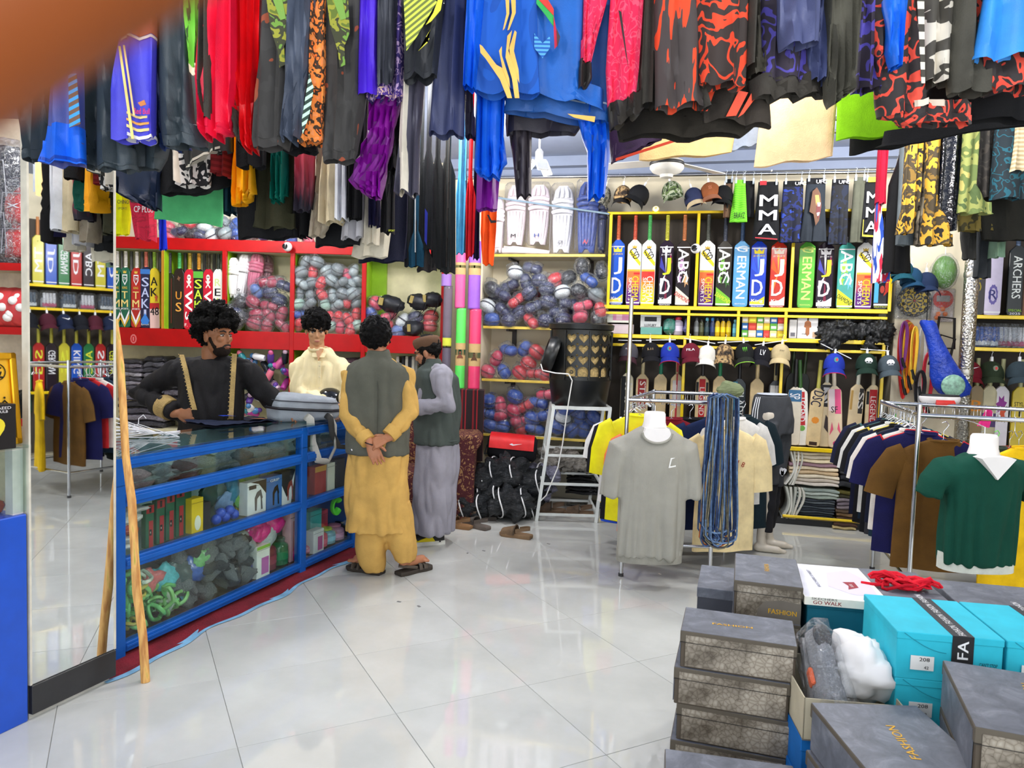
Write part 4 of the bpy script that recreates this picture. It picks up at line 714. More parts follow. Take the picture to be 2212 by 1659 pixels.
for x,y,c in[(560,640,'g'),(640,645,'g'),(520,720,'g'),(610,720,'r'),(715,710,'c'),(790,700,'g'),(865,740,'p'),(920,710,'c'),(525,800,'c'),(600,800,'g'),(670,800,'r'),(750,780,'c'),(820,800,'g'),(890,800,'c'),(950,780,'c'),(510,880,'g'),(590,880,'g'),(675,885,'r'),(760,890,'c'),(830,880,'g'),(900,880,'c'),(950,880,'g'),(500,960,'e'),(580,960,'g'),(700,960,'e'),(790,970,'c'),(870,940,'r'),(940,950,'g'),(500,1110,'r'),(740,1060,'r'),(800,1060,'r'),(870,1070,'r'),(935,1030,'r'),(740,1120,'e'),(810,1130,'p'),(890,1150,'r'),(940,1120,'e'),(510,1030,'b'),(600,1130,'r'),(660,1140,'g')]:bagged(RF,500+x/3.457,380+y/3.457,c,w_b,-0.04+U(-0.03,0.02),0.78,1 if c=='r' else None)
w_c='in the cubby beside the yoga mats'
for x,y,c in[(1080,950,'p'),(1030,1030,'b'),(1170,1050,'p'),(1280,1080,'w'),(1490,1050,'r'),(1370,1060,'n'),(1250,1160,'l'),(1480,1120,'r'),(1080,1110,'k'),(1160,1130,'r')]:bagged(RF,500+x/3.457,380+y/3.457,c,w_c,-0.06,0.9)
for x,y,w in((1190,955,0.30),(1395,940,0.22),(1505,925,0.22),(1360,1140,0.2)):
 p=RF.hit(500+x/3.457,380+y/3.457,-0.02); t=thing('drawstring_bag','black nylon kit bag with a khaki patch lying on bagged guards','bag',p,0,'black kit bags',rot=(0,U(-0.2,0.3),U(-0.4,0.4)))
 m=MB().ball((0,0,0),(w/2,0.09,0.075),18,12).mesh('bag_body',M((26,28,34),0.5,0,0.1,key='nylon'),60); ripple(m,0.02,(18,18,18),U(0,9)); ob('bag_body',m,t)
 MB().box(-w*0.28,-w*0.12,-0.095,-0.086,-0.03,0.04,0.003).build('patch',M((150,132,70),0.6),t); MB().tube([(w*0.4,-0.05,0.03),(w*0.45,-0.09,-0.06),(w*0.3,-0.1,-0.14),(w*0.35,-0.08,-0.05)],0.004,5).build('cord',blk,t)
w_t='on top of the red shelving'
for x,y,c in[(1400,700,'r'),(1530,720,'w'),(1590,790,'w'),(1700,700,'g'),(1780,710,'b'),(1780,790,'b'),(1440,780,'k'),(1270,800,'p'),(1890,770,'c'),(1340,760,'n'),(1660,780,'k'),(1500,790,'n'),(1250,730,'p')]:bagged(RF,x/3.457,280+y/3.457,c,w_t,-0.08,0.85)
for x,y,c in[(55,365,'b'),(50,440,'b'),(160,420,'c'),(250,435,'b'),(350,450,'b'),(450,465,'b'),(570,470,'p'),(-40,430,'c')]:bagged(RF,500+x/3.457,380+y/3.457,c,w_t,-0.05,0.85)
leg_pad('white quilted leg pad standing in the red shelving',494,514,556,643,(236,236,232),RF,-0.06,bag=False,group='pads in the red shelving')
leg_pad('white quilted leg pad with small black emblem',504,532,548,640,(238,238,236),RF,-0.1,logo='o',bag=True,group='pads in the red shelving',ry=0.12)
leg_pad('pink leg pad wrapped in cloudy plastic',530,560,547,640,(190,90,120),RF,-0.1,bag=True,group='pads in the red shelving',ry=0.1)
leg_pad('dull maroon leg pad wrapped in plastic behind the pink pad',558,588,550,640,(120,70,80),RF,-0.22,bag=True,group='pads in the red shelving')
# security bulbs with a round lens
for F,px,py,d,lab in((RF,621,533,0.09,'white ball security camera with black lens on the red fascia'),(WF,1503,537,0.07,'white ball security camera with black lens on the yellow upright')):
 p=F.hit(px,py,d); t=thing('security_camera',lab,'camera',p,F.a)
 MB().ball((0,0,0),0.043,18,12).build('housing',gloss((238,238,240),0.2),t,179); MB().cyl((0,0,0),(0.01,0.12,0.0),0.014,n=10).build('mount',wplast,t)
 MB().lathe([(0.026,0),(0.024,0.006),(0.012,0.009)],16,mat=Matrix.Translation((-0.012,-0.038,0.0))@Matrix.Rotation(math.pi/2,4,'X')).build('lens',gloss((14,14,18),0.1),t,50)
# packs, bundles and bottles under the red fascia
folded_stack('flat grey clothing pack in cloudy plastic stacked under the red fascia',256,306,776,850,[(120,116,126),(90,88,98),(140,136,146),(70,70,78),(150,148,156),(84,82,92),(110,106,116),(60,60,66)],RF,-0.05,0.26,'clothing packs under the red fascia',plastic=True)
folded_stack('flat charcoal clothing pack in plastic beside the grey packs',310,352,770,850,[(70,70,80),(96,92,104),(50,50,58),(110,108,118),(64,64,72),(84,84,92),(46,46,52)],RF,-0.05,0.26,'charcoal clothing packs',plastic=True)
folded_stack('flat dark clothing pack in plastic behind the seller in black',356,500,780,900,[(60,58,66),(80,76,84),(44,44,50),(90,86,96),(56,56,62),(70,66,76),(40,40,46),(62,62,70)],RF,-0.05,0.26,'dark clothing packs',plastic=True)
folded_stack('flat slate clothing pack in plastic low under the red fascia',256,352,853,935,[(96,94,104),(62,62,70),(120,116,126),(74,72,82),(50,50,56),(104,100,112)],RF,-0.05,0.26,'slate clothing packs',plastic=True)
folded_stack('flat plum clothing pack in plastic beside the bottle heap',640,785,772,900,[(90,60,70),(60,58,66),(130,120,126),(80,40,50),(54,54,60),(110,100,110),(70,50,60)],RF,-0.05,0.26,'plum clothing packs',plastic=True)
PC=[(96,60,150),(200,90,140),(30,34,44),(70,120,170),(225,225,228),(180,60,150),(40,120,130),(190,160,180),(60,60,70),(214,110,130)]
for k in range(46):
 px=U(518,628); py=775+125*((k%12)/12)+U(-6,6); p=RF.hit(px,py,-0.03-0.03*(k%3)); col=PC[k%len(PC)]
 t=thing('shaker_bottle','small %s sports bottle heaped under the red shelf beside seller'%('violet','rose','black','steel blue','white','magenta','teal','lilac','charcoal','coral')[k%10],'bottle',p,0,'bottles heaped under the red shelf',rot=(U(-1.6,1.6),U(-1.2,1.2),U(0,6)))
 MB().lathe([(0.025,-0.07),(0.03,-0.06),(0.033,0.03),(0.022,0.05)],10).build('bottle_body',gloss(col),t,50); MB().lathe([(0.024,0.05),(0.024,0.07),(0.01,0.085)],10).build('bottle_cap',gloss(PC[(k*3+1)%len(PC)]),t,50)
for px,c in((868,(36,38,44)),(876,(200,196,186)),(884,(40,42,50)),(890,(190,186,176)),(897,(120,120,116)),(856,(206,200,190))):
 a=rf(px,770); o=MB().box(-0.014,0.014,0,0.2,0,a[1]-0.58,0.004).build('boxed_stump',card(c)); o.location=(a[0],7.08,0.58); tag(o,'narrow upright carton standing under the red shelf near grey vest','box','upright cartons under the red shelf')
# ------------------------------------------------------------------ yoga mats in the corner
YF=Frame(0,6.72,0)
def mat_roll(label,px0,px1,py0,py1,col,band=None,extra=None):
 a=YF.sz(px0,py1); b=YF.sz(px1,py0); r=(b[0]-a[0])/2; z0=a[1]; h=b[1]-a[1]
 t=thing('yoga_mat',label,'yoga mat',((a[0]+b[0])/2,6.72+r,z0),0,'rolled yoga mats')
 n=26; m=MB(); m.loft([[(r*(1+0.006*(i%2))*math.cos(q),r*(1+0.006*(i%2))*math.sin(q),h*i/40)for q in[2*math.pi*k/n for k in range(n)]]for i in range(41)]); m.build('roll',M(col,0.4,0,0.04,key='foam',coat=0.2),t,179)
 MB().tube([(r*(1-k/34)*0.97*math.cos(k*0.7),r*(1-k/34)*0.97*math.sin(k*0.7),h+0.001)for k in range(30)],0.002,4).build('rolled_edge',M(lum(col,0.6),0.6),t)
 for z_0,z_1,c in band or[]:MB().lathe([(r*1.012,h*z_0),(r*1.012,h*z_1)],n,caps=False).build('paper_band',card(c),t,179)
 for z,c in extra or[]:
  g=MB();
  for pt in([(0,0.03),(0.018,0.012),(0.03,-0.012),(-0.03,-0.012),(-0.018,0.012)],[(-0.01,0.03),(0.01,0.03),(0.008,0.05),(-0.008,0.05)]):g.prism([(x,h*z+zz)for x,zz in pt],-r*1.03,-r*0.9)
  g.build('print',flat(c),t)
 return t
kraft=(196,164,112); kb=[(0.40,0.66,kraft),(0.50,0.55,(60,110,84))]
mat_roll('bright green yoga mat roll with kraft paper band, below a pink roll',981,1007,666,840,(92,226,96),[(0.29,0.57,kraft),(0.42,0.49,(50,110,84))],[(0.40,(120,70,50))])
mat_roll('pink yoga mat roll standing on the green roll',981,1007,520,665,(226,92,150),[(0.5,0.68,kraft),(0.60,0.64,(90,110,60))])
mat_roll('hot pink yoga mat roll with kraft paper band, below a purple roll',1009,1040,668,841,(232,60,110),[(0.29,0.57,kraft),(0.39,0.46,(50,110,84))],[(0.38,(90,60,40))])
mat_roll('purple yoga mat roll standing on the hot pink roll',1009,1040,520,667,(150,92,200),[(0.5,0.68,kraft),(0.60,0.64,(90,110,60))])
mat_roll('narrow dark mottled mat roll with a yellow band beside the green roll',952,977,618,860,(92,84,100),[(0.46,0.54,(206,212,70)),(0.45,0.47,(30,30,30)),(0.56,0.98,(110,98,112))])
mat_roll('violet mat roll top standing above the dark mottled roll',952,975,592,617,(150,110,190))
for px in(994,1024,964):
 x,z=YF.sz(px,842); o=MB().box(-0.075,0.075,0,0.15,0,(z if px>970 else YF.sz(px,860)[1]),0.004).build('wooden_crate',M((110,80,54),0.7)); o.location=(x,6.715,0); tag(o,'tall wooden crate under the rolled yoga mats behind the sofa','crate','crates under the yoga mats')
# ------------------------------------------------------------------ mirror and left cabinet
MF=Frame(-1.802,2.755,math.atan2(0.345,0.134)); ML=0.372
mt=NT('mirror_silvering'); mt.setb(Base_Color=(0.86,0.88,0.88,1),Metallic=1.0,Roughness=0.015)
t=thing('wall_mirror','tall narrow mirror reflecting the clothes racks beside the blue counter','mirror',MF.w(0,0,0),MF.a)
MB().box(0,ML,0.0,0.012,0.135,2.75).build('mirror_glass',mt.m,t); MB().box(0,ML,0.012,0.03,0,2.75).build('backing_board',M((200,198,190),0.7),t)
for x in(0,ML):MB().box(x-0.004,x+0.004,-0.003,0.03,0.135,2.75).build('edge_trim',M((206,200,184),0.4),t)
o=MB().box(0,ML,-0.008,0.03,0.02,0.133,0.002).build('kick_board',M((38,38,40),0.35,0,0.15,key='black_tile'),t)
# wooden pole leaning against the mirror edge
b=Vector((-1.53,3.09,0.0)); p=Frame(0,3.16,0).hit(250,690)
o=MB(); d=p-b; o.tube([Vector((0,0,0))]+[d*k/8+Vector((0.006*math.sin(2.1*k),0.0,0))for k in range(1,9)],[0.019,0.018,0.019,0.017,0.018,0.016,0.016,0.015,0.014],10)
wm=NT('peeled_wood'); f=wm.noise(9,wm.co((6,6,0.8)),4); wm.l(wm.ramp(f,[(0.35,(180,120,60)),(0.6,(226,176,100)),(0.72,(170,160,60))]),wm.b.inputs['Base Color']); wm.setb(Roughness=0.6)
o=o.build('wooden_pole',wm.m,None,60); o.location=b; tag(o,'long peeled wooden pole leaning beside the mirror and counter','pole')
bluep=M((4,84,170),0.4,0,0.06,key='blue_paint',coat=0.05,spec=0.3)
# near cabinet at the left edge
t=thing('glass_cabinet','blue based glass cabinet at the mirror edge with boxed bulbs on top','cabinet',MF.w(-1.2,0.0,0),MF.a)
MB().box(0,1.19,0.0,0.4,0.0,0.80,0.004).build('base',M((10,76,190),0.35,0,0.05,key='blue_paint',coat=0.2),t); gl=glassm()
MB().box(0.0,1.185,0.002,0.008,0.81,1.045).build('glass_pane',gl,t); MB().box(1.18,1.188,0.0,0.4,0.81,1.045).build('glass_pane',gl,t)
MB().box(1.15,1.19,0.02,0.06,0.80,1.05).build('post',M((214,206,200),0.5),t); MB().box(-0.0,1.195,-0.01,0.4,1.05,1.062,0.003).build('glass_top',gl,t); MB().box(0,1.19,0.36,0.38,0.8,1.05).build('back_panel',M((170,196,176),0.5),t)
for k in range(9):
 p=MF.w(-0.06-0.05*k,-0.12-0.04*(k%2),0.83+0.05*(k%3)); c=((150,70,60),(190,60,40),(40,150,90))[k%3]
 o=MB().box(-0.04,0.04,-0.03,0.03,-0.025,0.025,0.012).build('toy_pack',gloss(c)); o.location=p; o.rotation_euler=(U(-0.5,0.5),U(-0.5,0.5),U(0,3)); tag(o,'%s plastic pack inside the glass cabinet beside mirror'%('brown','red','green')[k%3],'pack','packs in the near cabinet')
# yellow framed calligraphy board
t=thing('calligraphy_board','yellow gold-framed board with black calligraphy standing on the cabinet','board',MF.w(-0.27,-0.03,1.064),MF.a,rot=(-0.10,0,MF.a)); gold=metal((212,160,40),0.3)
MB().box(-0.26,0.26,0.0,0.012,0,0.34).build('panel',M((236,178,24),0.4,0,0.05),t)
for x0,x1,z0,z1 in((-0.26,-0.235,0,0.34),(0.235,0.26,0,0.34),(-0.26,0.26,0,0.025),(-0.26,0.26,0.315,0.34)):MB().box(x0,x1,-0.014,0.012,z0,z1,0.004).build('frame',gold,t)
g=MB(); g.tube([(0.19+0.03*math.cos(q),-0.003,0.27+0.03*math.sin(q))for q in[2*math.pi*k/20 for k in range(20)]],0.002,5,True)
for pts in([(0.205,0.285),(0.19,0.28),(0.18,0.265),(0.2,0.258),(0.205,0.27),(0.18,0.25)],[(0.17,0.255),(0.21,0.25)]):g.tube([(x,-0.003,z)for x,z in pts],0.003,5)
for x in(0.0,0.08,0.15,0.21):
 g.tube([(x-0.03,-0.003,0.12),(x-0.01,-0.003,0.108),(x+0.015,-0.003,0.115),(x+0.02,-0.003,0.15)],0.004,5); g.tube([(x-0.02,-0.003,0.145),(x,-0.003,0.165),(x+0.012,-0.003,0.15)],0.003,5); g.ball((x,-0.003,0.175),0.004,6,4)
g.build('calligraphy',flat((30,24,10)),t); panel(star(0.07,0.215,0.09,0.03,11,0.6),-0.002,flat((24,20,12)),t,'print')
t=thing('bulb_carton','black carton picturing a yellow LED bulb in front of the yellow board','box',MF.w(-0.165,0.06,1.064),MF.a)
MB().box(-0.075,0.075,0,0.1,0,0.16,0.002).build('box_body',card((26,22,22)),t); panel([(0.0+0.034*math.cos(q),0.085+0.03*math.sin(q))for q in[math.pi*k/10 for k in range(11)]]+[(-0.03,0.07),(-0.012,0.045),(-0.012,0.03),(0.012,0.03),(0.012,0.045),(0.03,0.07)],-0.001,flat((226,206,50)),t,'print')
lettering('AL-SAEED',0.012,0.148,0.09,0.010,-0.0024,(225,220,220),t); lettering('LED BULB',0.01,0.135,0.07,0.009,-0.0024,(225,220,220),t); lettering('5 2',-0.02,0.018,0.03,0.012,-0.0024,(225,220,220),t)
# ------------------------------------------------------------------ blue glass counter
CLN=2.06; CD=0.42
t=ctr=thing('glass_counter','blue framed glass display counter full of sports goods','counter',CF.w(0,0,0),CF.a)
sD=CF.sz(657,1100)[0]
for x in(0.03,sD,CLN-0.03):MB().box(x-0.03,x+0.03,0.0,0.05,0.0,0.93,0.004).build('post',bluep,t); MB().box(x-0.03,x+0.03,CD-0.05,CD,0.0,0.93,0.004).build('post',bluep,t)
RZ=[(0.875,0.93),(0.705,0.765),(0.415,0.468),(0.035,0.08)]
for z0,z1 in RZ:
 for x0,x1 in((0.06,sD-0.03),(sD+0.03,CLN-0.06)):
  MB().box(x0,x1,0.0,0.045,z0,z1,0.004).build('rail',bluep,t); MB().box(x0,x1,-0.006,0.0,z0+0.018,z1-0.014,0.002).build('rail_bead',bluep,t)
for x0,x1 in((0.06,sD-0.03),(sD+0.03,CLN-0.06)):
 for k in range(3):MB().box(x0,x1,0.015,0.019,RZ[k+1][1],RZ[k][0]).build('glass_pane',gl,t)
 for k in(1,2,3):MB().box(x0,x1,0.045,CD-0.02,RZ[k][1]-0.02,RZ[k][1]-0.008).build('inner_shelf',glassm(),t)
MB().box(0,CLN,CD-0.02,CD,0.03,0.93).build('back_panel',M((214,218,214),0.6,0,0.1),t); MB().box(0,0.012,0.05,CD-0.05,0.03,0.93).build('end_panel',bluep,t); MB().box(CLN-0.012,CLN,0.05,CD-0.05,0.03,0.93).build('end_panel',bluep,t)
MB().box(-0.01,CLN+0.01,-0.015,CD+0.01,0.931,0.943,0.003).build('glass_top',glassm((214,232,234),0.1),t)
MB().box(0,CLN,0.0,CD,0.80,0.806).build('inner_shelf',glassm(),t)
CFS=[RZ[1][1]-0.006,RZ[2][1]-0.006,RZ[3][1]-0.006]
# packets
def packet_mesh(seed):
 me=MB().ball((0,0,0),(0.5,0.5,0.5),18,12).mesh('packet',flat((200,200,200)),50)
 for v in me.vertices:c=v.co.copy(); v.co=c*(1+0.5*noise.noise(c*2.6+Vector((seed,0,0)))+0.22*noise.noise(c*7+Vector((0,seed,0))))
 return me
PKM=[packet_mesh(k*2.7)for k in range(4)]
def packet(p,size,rot,m,label,group,cat='pack',name='goods_packet'):
 o=ob(name,PKM[RNG.randrange(4)],None,p,rot,size,m); return tag(o,label,cat,group)
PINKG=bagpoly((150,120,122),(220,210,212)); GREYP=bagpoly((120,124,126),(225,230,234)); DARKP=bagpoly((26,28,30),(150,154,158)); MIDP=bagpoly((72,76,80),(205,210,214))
def cpos(px,py,d=-0.08):return CF.hit(px,py,d)
for k in range(26):
 x=0.09+1.9*k/26; lay=k%2; m=PINKG if x<0.25 else(GREYP if k%3 else MIDP)
 if abs(x-sD)<0.07:continue
 for z in(0.0,):packet(CF.w(x,-0.13-0.05*lay,CFS[0]+0.028+z),(0.17,0.13,0.085),(U(-0.2,0.2),U(-0.2,0.2),CF.a+U(-0.5,0.5)),m,'crumpled %s clothing pack on the top inner shelf of the counter'%('pink' if m is PINKG else 'pale grey' if m is GREYP else 'grey'),'packs on the top shelf of the counter')
# second shelf, by picture position
def cbox(label,px0,px1,pyt,col,prints=None,dep=0.06,d=-0.06,sh=1,name='carton',grp=None):return carton(label,px0,px1,pyt,col,d,dep,CFS[sh],prints,group=grp,name=name,F=CF)
C4=lambda x,y:(220+x/2.591,840+y/2.591)
for k in range(5):packet(CF.w(0.10+0.02*k,-0.12,CFS[1]+0.03+0.04*k),(0.16,0.14,0.05),(U(-0.2,0.2),U(-0.2,0.2),CF.a+U(-0.4,0.4)),M(((226,222,216),(196,190,186),(170,60,50))[k%3],0.3,0,0.1,key='vinyl'),'white and red pack at the near end of the second inner shelf','packs at the near end of the counter')
for k,X in enumerate((270,330,385,440,480)):
 px,py=C4(X,690-32*k); cbox('green and red carded strap packet with badge on the second shelf',px-9,px+9,py-14,(34,92,66),[('r',(-0.3,0.7,0.0,0.62,(170,44,48))),('r',(-0.9,0.9,0.80,0.98,(160,40,44))),('r',(-0.25,0.25,0.82,0.96,(24,24,26))),('r',(-0.2,0.3,0.28,0.42,(24,24,26))),('p',([(0.0,0.32),(0.1,0.35),(0.0,0.38),(-0.1,0.35)],(225,200,190)))],0.03,-0.06-0.01*k,grp='green and red carded packets')
px,py=C4(535,620); cbox('tall yellow carton with a white oval',px-12,px+13,py,(232,196,24),[('p',([(0.6*math.cos(q)*0.9,0.28+0.22*math.sin(q))for q in[2*math.pi*k/14 for k in range(14)]],(240,236,214)))])
px,py=C4(590,640); cbox('slim black carton beside the yellow carton',px-8,px+8,py,(34,36,40))
for k,(X,Y_)in enumerate(((640,745),(690,735),(740,715),(665,715),(715,700))):
 p=cpos(*C4(X,Y_)); o=MB().ball((0,0,0),0.028,12,8).build('plastic_ball',gloss((40,80,190)),None,179); o.location=(p.x,p.y,CFS[1]+0.03+0.03*(k>2)); tag(o,'glossy blue ball on the second inner shelf','ball','blue balls in the counter')
for k,(X,Y_,c)in enumerate(((690,640,(120,150,190)),(770,580,(120,180,90)),(790,600,(220,190,60)),(740,560,(40,120,150)),(600,590,(30,70,60)))):
 p=cpos(*C4(X,Y_),-0.14); packet((p.x,p.y,max(p.z,CFS[1]+0.04)),(0.14,0.05,0.14),(U(-0.3,0.3),U(-0.3,0.3),CF.a),M(c,0.3,0,0.1,key='vinyl'),'%s blister pack behind the blue balls'%('pale blue','green','yellow','teal','dark green')[k],'blister packs')
GRIP=lambda c:[('p',([(-0.2,0.1),(-0.05,0.1),(0.0,0.45),(0.3,0.55),(0.45,0.4),(0.6,0.45),(0.4,0.72),(0.0,0.66),(-0.25,0.5)],c)),('p',([(0.45,0.1),(0.6,0.1),(0.5,0.5),(0.38,0.5)],c))]
px,py=C4(868,530); cbox('white and black carton picturing a hand gripper',px-20,px+20,py,(236,236,236),[('p',([(-0.7,1.0),(1,1.0),(1,0.55),(0.2,0.9)],(40,40,44))),('r',(-0.85,-0.1,0.78,0.9,(60,60,64)))]+GRIP((90,90,96)))
px,py=C4(965,500); cbox('blue carton picturing a hand gripper',px-16,px+17,py,(62,116,184),[('t',('GRIP',0,0.88,0.6,0.08,WH))]+GRIP((24,26,30)))
px,py=C4(1047,470); cbox('black and white carton picturing a red hand gripper',px-15,px+15,py,(40,42,46),[('p',([(-1,0),(0.3,0),(0.9,1),(-0.3,0.2),(-1,0.6)],(230,230,230)))]+GRIP((150,60,50)))
px,py=C4(1105,480); cbox('teal plastic gripper standing by the counter post',px-8,px+8,py,(110,200,180))
for X0,X1,yt,c,lab in((840,880,490,(130,200,150),'mint'),(890,925,470,(170,190,180),'pale grey'),(935,1005,450,(140,200,150),'light green'),(1015,1085,435,(150,196,186),'aqua')):
 px,py=C4(X0,yt); px1,_=C4(X1,yt); cbox('%s carton standing behind the hand gripper cartons'%lab,px,px1,py,c,dep=0.05,d=-0.16)
# lower shelf
ROPE=MB().tube([(0.05*math.cos(q)*(1+0.2*math.sin(3*q)),0.03*math.sin(q),0.02*math.cos(2*q))for q in[2*math.pi*k/16 for k in range(16)]],0.011,6,True).mesh('skipping_rope',flat((200,200,200)),60)
rc=[((110,190,110),'green'),((140,200,120),'pale green'),((206,190,90),'yellow'),((90,160,180),'blue'),((200,210,190),'white')]
for k in range(70):
 x=U(0.08,0.50); h=0.30*(1-max(0,(x-0.12))/0.5); z=CFS[2]+0.03+U(0,1)*max(0.04,h); c,nm=rc[RNG.choice((0,0,1,1,2,3,4))]
 o=ob('skipping_rope',ROPE,None,CF.w(x,-0.06-U(0,0.16),z),(U(0,6),U(0,6),U(0,6)),U(0.7,1.1),M(c,0.3,0,0.06,key='vinyl',coat=0.3)); tag(o,'%s coiled plastic skipping rope heaped at the counter bottom'%nm,'rope','skipping ropes heaped in the counter')
for k in range(70):
 x=U(0.42,1.0); h=0.33*(0.55+0.45*min(1,(x-0.4)/0.3))if x<0.85 else 0.22; z=CFS[2]+0.03+U(0,1)*h
 packet(CF.w(x,-0.09-U(0,0.16),z),(0.14,0.10,0.07),(U(-1.2,1.2),U(-1.2,1.2),U(0,6)),GREYP if k%3 else MIDP,'%s plastic wrapped glove pack heaped at the counter bottom'%('pale grey' if k%3 else 'grey'),'glove packs heaped in the counter')
for k,(X,Y_,c)in enumerate(((240,1085,(214,110,110)),(345,1050,(90,190,200)),(430,1020,(70,90,90)),(490,1010,(40,90,170)),(550,930,(110,180,110)),(880,790,(225,40,140)),(860,810,(225,40,140)),(900,840,(180,190,190)),(800,860,(150,154,156)),(940,760,(225,40,140)))):
 p=cpos(*C4(X,Y_),-0.12); packet(p,(0.17,0.1,0.12),(U(-0.4,0.4),U(-0.6,0.6),CF.a+U(-0.4,0.4)),M(c,0.3,0,0.12,key='vinyl',coat=0.3),'%s bagged sports item on top of the heap in the counter'%('pink','aqua','dark grey','blue','green','magenta','magenta','silver','grey','magenta')[k],'bagged items on the counter heap')
def cbot(lab,X,Yt,wpx,col,capc):px,py=C4(X,Yt); return bottle(lab,px,py,wpx,col,capc,-0.07,CFS[2],'drink bottles at the counter bottom',F=CF)
cbot('large dark grey drink bottle in the counter',770,960,32,(50,50,52),(40,40,42)); cbot('indigo drink bottle with pale cap in the counter',835,945,26,(64,66,140),(180,180,190)); cbot('tall wine red drink bottle in the counter',965,850,36,(130,60,70),(90,50,56)); cbot('dark green faceted drink bottle in the counter',1035,830,26,(40,110,70),(60,90,70)); cbot('magenta drink bottle with white cap by the post',1095,840,22,(190,40,120),(226,226,226))
px,py=C4(905,890); cbox('white and green carton with a pink bottle window',px-14,px+14,py,(238,238,230),[('r',(-0.3,0.8,0.1,0.62,(200,110,180))),('r',(-1,1,0.9,1.0,(140,190,80)))],0.06,-0.05,2)
px,py=C4(1085,690); cbox('pink topped carton above the magenta bottle',px-11,px+11,py,(230,170,180),[('r',(-0.5,0.5,0.2,0.8,(200,70,90)))],0.06,-0.08,2)
# second section
cbot('pink drink bottle beyond the counter post',1185,860,20,(220,130,150),(220,200,205)); cbot('pink and orange drink bottle in the far section',1255,790,26,(226,90,110),(220,70,80)); cbot('blue to yellow drink bottle in the far section',1300,780,26,(120,170,190),(170,200,80)); cbot('lilac drink bottle in the far section',1350,760,24,(180,130,160),(190,120,150)); cbot('dark drink bottle at the counter end',1395,740,24,(60,50,60),(40,40,44))
px,py=C4(1215,800); cbox('white carton with pink bottle window in the far section',px-11,px+11,py,(238,236,236),[('r',(-0.2,0.7,0.1,0.7,(200,80,150)))],0.06,-0.05,2)
px,py=C4(1200,690); cbox('teal carton on the far section top of bottles',px-12,px+12,py,(40,160,160),dep=0.07,d=-0.14,sh=2); px,py=C4(1240,690); cbox('crimson carton beside the teal carton',px-10,px+10,py,(190,50,80),dep=0.07,d=-0.16,sh=2)
p=cpos(*C4(1310,655)); o=MB().tube([(0.045*math.cos(q),0.0,0.045*math.sin(q))for q in[0.6+5.0*k/16 for k in range(17)]],0.015,8,flat=1.6).build('massage_ring',gloss((90,220,50)),None,60); o.location=p; o.rotation_euler=(0,0,CF.a); tag(o,'bright green plastic ring in the far counter section','ring')
px,py=C4(1225,440); cbox('red carton with yellow edge on the far second shelf',px-12,px+12,py,(180,60,50),[('r',(-1,1,0.8,1.0,(220,160,60)))]); px,py=C4(1290,420); cbox('ivory carton on the far second shelf',px-10,px+10,py,(220,216,200)); px,py=C4(1330,400); cbox('dark carton on the far second shelf',px-10,px+12,py,(50,50,54))
# carpet edge under the counter
t=thing('carpet','maroon carpet with pale blue edge under the counter','carpet',CF.w(0,0,0.001),CF.a)
def wob(x):return 0.02*math.sin(7*x)+0.012*math.sin(17*x)
m=MB(); m.grid(lambda u,v:(-0.15+u*2.5,-0.095-wob(u*2.5)*0.8+v*(0.7),0.012+0.008*math.sin(u*23)*(1-v)),60,6); m.grid(lambda u,v:(-0.15+u*2.5,-0.095-wob(u*2.5)*0.8,0.012*v+0.008*math.sin(u*23)*v),60,1); m.build('pile',M((120,18,34),0.95,0,0.15,0.5,120,key='carpet'),t,60)
m=MB(); m.grid(lambda u,v:(-0.15+u*2.5,-0.118-wob(u*2.5)+v*0.04,0.003+0.004*v),60,1); m.build('underlay_edge',M((120,170,205),0.9,0,0.15,key='carpet'),t,60)
# ------------------------------------------------------------------ things on the counter
def onctr(px,py,z=0.945):
 r=ray(px,py); return CAMP+r*((z-EYE)/r.z)
t=thing('wire_hanger_bunch','bunch of thin white wire hangers lying on counter glass','hangers',onctr(300,945),0.3)
for k in range(7):
 a=k*0.5; m=Matrix.Rotation(a*0.25,4,'Z')@Matrix.Rotation(0.10*k-0.2,4,'Y')if k else Matrix.Rotation(1.2,4,'X')
 pts=[(-0.2,0,0.0),(0,0.07,0.0),(0.2,0,0),(-0.2,0,0.0)]; q=[(m@Vector(x))+Vector((0.0,0.012*k-0.04,0.006+0.008*k))for x in pts]
 hk=[(m@Vector(x))+Vector((0.0,0.012*k-0.04,0.006+0.008*k))for x in((0,0.07,0),(0,0.10,0),(0.02,0.12,0),(0.035,0.10,0))]
 MB().tube(q,0.0022,5).tube(hk,0.0022,5).build('wire_hanger',gloss((236,236,240)),t)
t=thing('folded_jersey','dark navy jersey with blue and orange print lying folded on counter','jersey',onctr(500,912),CF.a-0.3)
m=MB(); m.grid(lambda u,v:((u-0.5)*0.46,(v-0.5)*0.34,0.012+0.018*math.sin(5*u+3*v)*math.sin(3.14*u)*math.sin(3.14*v)+0.012*noise.noise(Vector((u*7,v*7,1)))+(0.05*math.exp(-((u-0.55)**2+(v-0.8)**2)/0.01))),36,26); m.grid(lambda u,v:((0.5-u)*0.46,(v-0.5)*0.34,0.001),4,4); m.build('cloth',cloth((26,34,58)),t,179)
for x0,c in((-0.10,(30,60,170)),(0.05,(190,120,70)),(0.12,(190,110,60))):MB().grid(lambda u,v:(x0+u*0.09,(-0.07+v*0.06),0.026+0.018*math.sin(5*(x0+u*0.09+0.23)/0.46)+0.006),4,4).build('print',flat(c),t)
